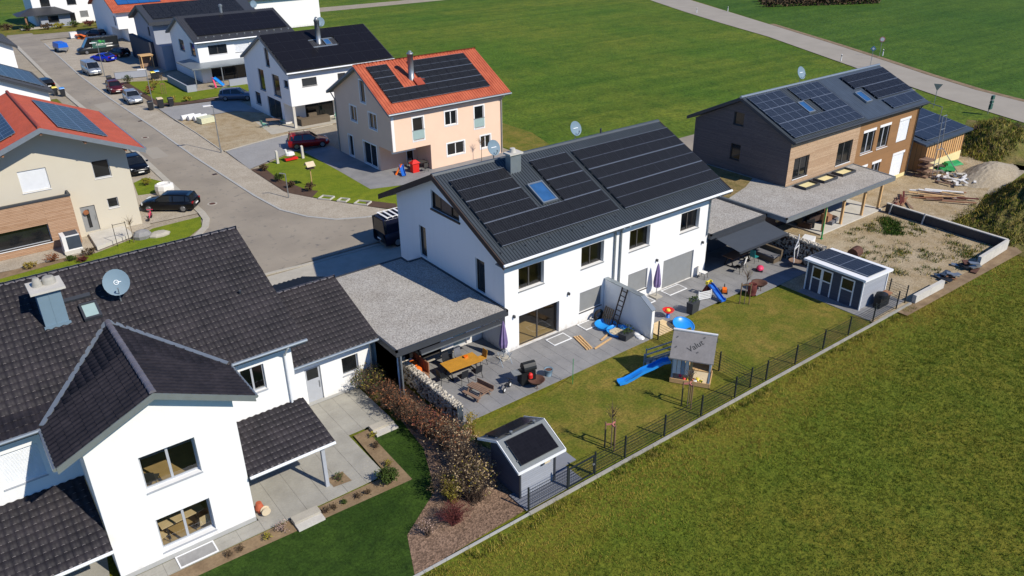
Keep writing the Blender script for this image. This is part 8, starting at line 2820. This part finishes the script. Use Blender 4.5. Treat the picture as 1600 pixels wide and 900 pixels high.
for i, (x, y, r_, mt, lab) in enumerate(((-12.1, -5.7, .16, 'leaf_brown', 'first small brown tuft left of the round bush'), (-12.55, -5.65, .13, 'leaf_brown', 'second small tuft left of the round bush'), (-13.2, -5.6, .12, 'leaf_green', 'third small tuft left of the round bush'), (-13.7, -5.6, .1, 'leaf_brown', 'fourth small tuft in the soil strip'),
                                        (-14.1, -5.65, .18, 'leaf_brown', 'tuft just right of the near concrete step'), (-16.0, -5.5, .32, 'leaf_pink', 'grey lavender bush left of the near concrete step'), (-16.7, -5.55, .18, 'leaf_yellow', 'yellow-green tuft left of the lavender'),
                                        (-17.8, -5.5, .14, 'leaf_brown', 'small brown tuft near the big gable foot'), (-18.3, -5.5, .14, 'leaf_brown', 'leftmost small brown tuft near the big gable foot'), (-9.9, -2.2, .2, 'leaf_yellow', 'yellow-green tuft near the far concrete step'), (-10.2, -3.0, .24, 'leaf_brown', 'brown grass tuft in the patio bed'),
                                        (-10.4, -4.6, .24, 'leaf_yellow', 'yellow tuft behind the round bush'), (-12.7, -4.1, .3, 'leaf_green', 'low green plant in the square patio bed'))):
    bush('bed_plant', lab, x, y, r_, r_, r_ * 1.3, 14, 120, 'twig', mt, .035, 'small plants in the soil strip', 60 + i, cat='plant')
# plants at the cream house
for i, (x, y, r_, mt, lab) in enumerate(((-19.8, 31.1, .5, 'leaf_straw', 'dry grass clump in the cream house bed, left one'), (-18.3, 31.4, .6, 'leaf_copper', 'dry grass clump beside the heat pump'), (-17.2, 30.6, .4, 'leaf_green', 'low dark shrub before the heat pump'), (-15.9, 30.9, .6, 'leaf_brown', 'brown-green shrub right of the heat pump'), (-8.0, 45.0, .7, 'leaf_yellow', 'yellow-green shrub patch between the two black cars'), (-16.6, 29.9, .4, 'leaf_red', 'reddish low plant at the roof edge'))):
    bush('bed_plant', lab, x, y, r_, r_ * .8, r_ * .9, 24, 300, 'twig', mt, .06, 'plants round the cream house', 80 + i, cat='plant')
for i, (x, y, r_, mt, lab) in enumerate(((2.2, 42.0, .4, 'leaf_brown', 'dark low plant at the top of the soil strip'), (2.1, 38.0, .5, 'leaf_green', 'dark green shrub in the peach house soil strip'), (2.3, 35.6, .4, 'leaf_brown', 'low dark plant near the grey post'), (3.2, 33.6, .5, 'leaf_brown', 'brown plant near the bird table'), (4.6, 88.0, .8, 'leaf_straw', 'straw-coloured shrub row at the far lawn, left'), (3.0, 84.5, .7, 'leaf_copper', 'orange-brown shrub beside the silver car'), (4.0, 77.0, .6, 'leaf_straw', 'straw shrub behind the bins'), (5.6, 76.6, .5, 'leaf_yellow', 'yellow-green sapling shrub on the far lawn corner'), (2.5, 93.5, .8, 'leaf_green', 'dark green shrub at the grey garden wall'), (10.8, 77.2, .5, 'leaf_copper', 'orange conifer beside the blue-grey car'))):
    bush('bed_plant', lab, x, y, r_, r_, r_ * 1.5, 24, 260, 'twig', mt, .09, 'shrubs along the street gardens', 100 + i, cat='plant')


def sapling(label, x, y, h=2.7, stakes=2, seed=1, tie='sign_red', crown=.45, leafm='leaf_straw'):
    t = thing('sapling', label, 'tree', (x, y, 0), 0, 'young staked trees')
    rng = np.random.default_rng(seed)
    m = MB(); m.tube([(x, y, 0), (x + .02, y, h * .5), (x, y + .01, h * .78)], [.03, .025, .018], 6); obj('trunk', m, 'bark', t)
    m = MB()
    for k in range(26):
        a_ = rng.uniform(0, 6.28); z0 = h * rng.uniform(.6, .78); r_ = crown * rng.uniform(.4, 1)
        m.tube([(x, y, z0), (x + r_ * .5 * math.cos(a_), y + r_ * .5 * math.sin(a_), z0 + h * .1), (x + r_ * math.cos(a_), y + r_ * math.sin(a_), z0 + h * rng.uniform(.12, .26))], [.012, .008, .003], 4)
    obj('crown', m, 'twig', t)
    V = np.array([x, y, h * .82]) + rng.normal(0, 1, (90, 3)) * np.array([crown * .6, crown * .5, h * .08])
    d = rng.normal(0, .014, (90, 2, 3))
    Q = np.stack([V - d[:, 0], V + d[:, 1], V + d[:, 0], V - d[:, 1]], 1).reshape(-1, 3)
    np_mesh('buds', Q, np.arange(360).reshape(-1, 4), leafm, t, 'stuff')
    for k in range(stakes):
        a_ = 2.4 + k * 2 * PI / stakes
        m = MB(); sx, sy = x + .3 * math.cos(a_), y + .3 * math.sin(a_); m.tube([(sx, sy, 0), (sx, sy, 1.5)], .04, 6); obj('stake', m, 'stake_wood', t)
        m = MB(); m.bar((sx, sy, 1.35), (x, y, 1.4), .05, .07); obj('tie', m, tie, t)
    return t


sapling('staked young tree with pink ties nearest to the small grey shed', -1.28, -10.1, 2.7, 3, 1)
sapling('staked young tree with pink ties in front of the playhouse', 4.25, -10.05, 2.5, 3, 2)
sapling('young tree between two tall stakes at the right terrace edge', 15.8, -4.75, 2.7, 2, 3, 'stake_wood')
sapling('young bare tree before the peach house facade', 20.4, 30.9, 2.6, 0, 4)
sapling('thin bare young tree on the mound edge at the right picture edge', 39.6, -11.9, 2.0, 0, 5)
sapling('thin young tree in the far lawn by the tall lamp', 4.5, 83.0, 3.0, 2, 6)
sapling('tiny young tree before the cream house lawn', -12.6, 31.3, 2.2, 0, 7)
# pink blossom tree far behind
t = thing('blossom_tree', 'pink blossoming tree between the far roofs', 'tree', (25.5, 112, 0))
m = MB(); m.tube([(25.5, 112, 0), (25.5, 112, 3), (25.6, 112, 6)], [.2, .16, .08], 8)
rng = np.random.default_rng(3)
for k in range(14):
    a_ = rng.uniform(0, 6.28); m.tube([(25.5, 112, 2.5 + k * .2), (25.5 + 1.2 * math.cos(a_), 112 + 1.2 * math.sin(a_), 5 + k * .15), (25.5 + 2 * math.cos(a_), 112 + 2 * math.sin(a_), 7 + rng.uniform(0, 2.5))], [.07, .05, .02], 5)
obj('trunk', m, 'bark', t)
nn = 2600
dirs = rng.normal(0, 1, (nn, 3)); dirs /= np.linalg.norm(dirs, axis=1, keepdims=True)
V = np.array([25.5, 112, 7.3]) + dirs * (rng.random((nn, 1)) ** .45) * np.array([2.2, 2.2, 2.6]) * (1 + .25 * np.sin(dirs[:, :1] * 7) * np.cos(dirs[:, 1:2] * 9))
d = rng.normal(0, .1, (nn, 2, 3))
np_mesh('crown', np.stack([V - d[:, 0], V + d[:, 1], V + d[:, 0], V - d[:, 1]], 1).reshape(-1, 3), np.arange(nn * 4).reshape(-1, 4), ['leaf_pink', 'leaf_straw'], t, 'stuff', (rng.random(nn) < .25))


def brush(name, label, poly_fn, n, mats, h, seed, cat='shrubs'):
    pass


# far hedge before the farthest house and dark nursery rows beyond the lane
for i, (x, y, mt) in enumerate(((0.0, 161.2, 'leaf_green'), (3.4, 160.4, 'leaf_brown'), (5.6, 160.3, 'leaf_yellow'), (8.4, 160.0, 'leaf_green'), (11.2, 159.6, 'leaf_red'), (13.6, 159.4, 'leaf_green'), (16.0, 159.0, 'leaf_green'), (-3.2, 165.2, 'leaf_brown'), (-4.4, 167.5, 'leaf_green'))):
    bush('garden_shrub', ['dark', 'brown', 'yellow-flecked', 'mid green', 'reddish', 'dense green', 'rightmost green', 'leafless', 'leftmost dark'][i] + ' shrub before the farthest white house', x, y, 1.3, .8, 1.2, 30, 260, 'twig', mt, .16, 'shrubs before the farthest house', 130 + i, tr=.03)
rng = np.random.default_rng(8)
for r_ in range(4):
    nn = 1500
    u = rng.random(nn)
    x0_, y0_, x1_, y1_ = 138 + r_ * 3.5, 84.5 + r_ * 3.2, 163 + r_ * 3, 70.5 + r_ * 3
    V = np.column_stack([x0_ + (x1_ - x0_) * u, y0_ + (y1_ - y0_) * u, rng.uniform(0, 1.3, nn)]) + rng.normal(0, .25, (nn, 3)) * np.array([1, 1, .3])
    d = rng.normal(0, .16, (nn, 2, 3))
    o = np_mesh('nursery_row', np.stack([V - d[:, 0], V + d[:, 1], V + d[:, 0], V - d[:, 1]], 1).reshape(-1, 3), np.arange(nn * 4).reshape(-1, 4), 'leaf_brown', None, 'stuff')
    tag(o, 'dark brown plant row beyond the lane at the top edge', 'plant row', 'nursery rows')


# ------------------------------------------------------------ grass blades
def inside(poly, x, y):
    r_ = np.zeros(len(x), bool)
    n = len(poly)
    for i in range(n):
        (xa, ya), (xb, yb_) = poly[i], poly[(i + 1) % n]
        c = ((ya > y) != (yb_ > y)) & (x < (xb - xa) * (y - ya) / (yb_ - ya + 1e-12) + xa)
        r_ ^= c
    return r_


def vnoise(x, y, s, seed):
    """smooth value noise, 0..1"""
    rng = np.random.default_rng(seed)
    tb = rng.random((64, 64))
    u, v = x * s, y * s
    i, j = np.floor(u).astype(int), np.floor(v).astype(int)
    fu, fv = u - i, v - j
    fu, fv = fu * fu * (3 - 2 * fu), fv * fv * (3 - 2 * fv)
    g_ = lambda a_, b_: tb[a_ % 64, b_ % 64]
    return (g_(i, j) * (1 - fu) + g_(i + 1, j) * fu) * (1 - fv) + (g_(i, j + 1) * (1 - fu) + g_(i + 1, j + 1) * fu) * fv


def grass(name, label, poly, density, blades, h, wd, mats, seed, z=0.0, clump=(.5, .5), zfn=None, thr=0.0, spread=.05, bias=None):
    rng = np.random.default_rng(seed)
    P = np.array(poly)
    x0, y0 = P.min(0); x1, y1 = P.max(0)
    n = int((x1 - x0) * (y1 - y0) * density)
    x, y = rng.uniform(x0, x1, n), rng.uniform(y0, y1, n)
    k = inside(poly, x, y)
    x, y = x[k], y[k]
    nz = .35 * vnoise(x, y, .9, seed) + .65 * vnoise(x, y, 3.6, seed + 1)
    k = nz > thr
    x, y, nz = x[k], y[k], nz[k]
    hh = h * (1 - clump[0] + 2 * clump[0] * nz)
    x, y, hh, nz = [np.repeat(q, blades) for q in (x, y, hh, nz)]
    n = len(x)
    x = x + rng.normal(0, spread, n); y = y + rng.normal(0, spread, n)
    hh = hh * rng.uniform(.55, 1.25, n)
    an = rng.uniform(0, 2 * PI, n)
    lean = rng.uniform(.1, .8, n) * hh
    la = rng.uniform(0, 2 * PI, n)
    zz = np.full(n, z) if zfn is None else zfn(x, y)
    B = np.column_stack([x, y, zz - .01])
    w_ = wd * rng.uniform(.6, 1.4, n)
    s_ = np.column_stack([np.cos(an) * w_, np.sin(an) * w_, np.zeros(n)])
    T = B + np.column_stack([np.cos(la) * lean, np.sin(la) * lean, hh])
    V = np.stack([B - s_, B + s_, T], 1).reshape(-1, 3)
    pick = nz * .5 + rng.random(n) * .5
    if bias is not None:
        pick = pick + bias(x, y)
    mi = np.clip((pick * len(mats)), 0, len(mats) - 1).astype(int)
    if len(mats) > 1:
        q = np.quantile(pick, np.linspace(0, 1, len(mats) + 1)[1:-1])
        mi = np.searchsorted(q, pick)
    o = np_mesh(name, V, np.arange(n * 3).reshape(-1, 3), mats, None, 'stuff', mi)
    tag(o, label, 'grass')
    return o


grass('field_grass', 'tufted olive field grass in the lower right corner', [(-14, -11.35), (24, -11.6), (39, -12.2), (46, -17), (20, -30), (-2, -24), (-14, -14)], 110, 5, .085, .011, ['blade_green', 'blade_field', 'blade_field', 'blade_field_light', 'blade_field_straw'], 5, -.115, (.55, .5), None, .0, .05, lambda x, y: .8 * np.exp(-(np.maximum(0, -11.5 - y) / 2.4) ** 2) * (.4 + vnoise(x, y, .35, 78)) - .3 * vnoise(x, y, .1, 77))
grass('lawn_grass', 'short yellowish grass of the duplex lawns', [(-6.6, -10.8), (20.0, -10.95), (20.0, -4.7), (16.9, -4.7), (13.4, -3.6), (8.2, -3.8), (1.6, -4.2), (-.4, -4.7), (-5.8, -4.7), (-5.6, -7.5), (-4.6, -7.5), (-4.6, -8.6), (-3.2, -8.6), (-3.2, -9.8), (-4.0, -9.8), (-4.0, -10.8)], 70, 4, .035, .008, ['blade_lawn', 'blade_olive', 'blade_lawn', 'blade_green'], 6, -.018, (.3, .5), None, .0, .05)
grass('lawn_grass', 'short dark green grass of the left lawn', [(-22, -5.9), (-22, -11.2), (-13.0, -11.0), (-12.2, -9.2), (-9.6, -7.4), (-8.6, -4.5), (-8.2, -1.4), (-8.8, -1.5), (-9.8, -2.2), (-9.9, -6.2), (-18.6, -5.9)], 120, 4, .045, .008, ['blade_dark', 'blade_green', 'blade_dark', 'blade_dark'], 7, -.022, (.3, .5), None, .0, .05)
grass('fringe_grass', 'longer grass fringe along the garden edging', [(-13, -11.3), (24, -11.5), (24, -12.0), (-13, -11.9)], 60, 6, .2, .012, ['blade_green', 'blade_olive', 'blade_straw'], 8, -.1, (.7, .5), None, .45, .07)
grass('plot_weeds', 'patches of weeds on the bare plot', [(29.5, -10.8), (37.4, -10.8), (37.4, -2.2), (31, -2.2), (26, -7)], 40, 8, .16, .025, ['blade_dark', 'blade_green', 'blade_straw'], 19, -.01, (.5, .5), None, .62, .16)
grass('plot_weeds', 'green weed patch near the carport floor', [(33.5, -4.2), (36.8, -2.3), (37.0, -3.6), (34.6, -5.2)], 60, 8, .2, .03, ['blade_dark', 'blade_green'], 21, -.01, (.5, .5), None, .3, .16)

mh3, mh9 = MH[('earth_mound', 3)], MH[('earth_mound', 9)]
grass('mound_brush', 'dark dead brush and grass on the big earth mound', [(37.5, -10.5), (40, -6), (48, -5), (64, -5), (64, -10), (50, -12), (40, -12)], 22, 8, .2, .03, ['blade_brown', 'blade_green', 'blade_olive', 'blade_straw'], 31, 0, (.7, .5), mh3, .3, .16)
grass('mound_grass_tufts', 'lighter grass on the sunny side of the big mound', [(40, -13.4), (40, -11.5), (50, -11), (64, -9.5), (64, -13.4)], 26, 7, .2, .025, ['blade_mid', 'blade_olive', 'blade_straw'], 32, 0, (.6, .5), mh3, .2, .14)
grass('bank_brush', 'dark brush on the bank behind the timber annex', [(58, -1.8), (58.5, 2.8), (66, 5.2), (74, 6.6), (74, 2.4), (66, -.6)], 18, 9, .28, .04, ['blade_brown', 'blade_green', 'blade_olive', 'blade_straw'], 33, 0, (.7, .5), mh9, .3, .2)
for i, (x, y, lab) in enumerate(((60.5, 3.6, 'dark leafless bush behind the annex, left one'), (63.0, 4.2, 'dark leafless bush behind the annex, second'), (66.0, 3.8, 'dark leafless bush on the bank, third'), (68.5, 3.0, 'dark leafless bush on the bank, fourth'), (71.0, 2.0, 'dark leafless bush at the right picture edge'))):
    bush('bank_bush', lab, x, y, 1.3, .9, .6, 70, 160, 'twig', 'leaf_brown', .06, 'bushes on the bank', 150 + i, z=float(mh9(np.array([x]), np.array([y]))[0]), tr=.02, leafb='leaf_straw')
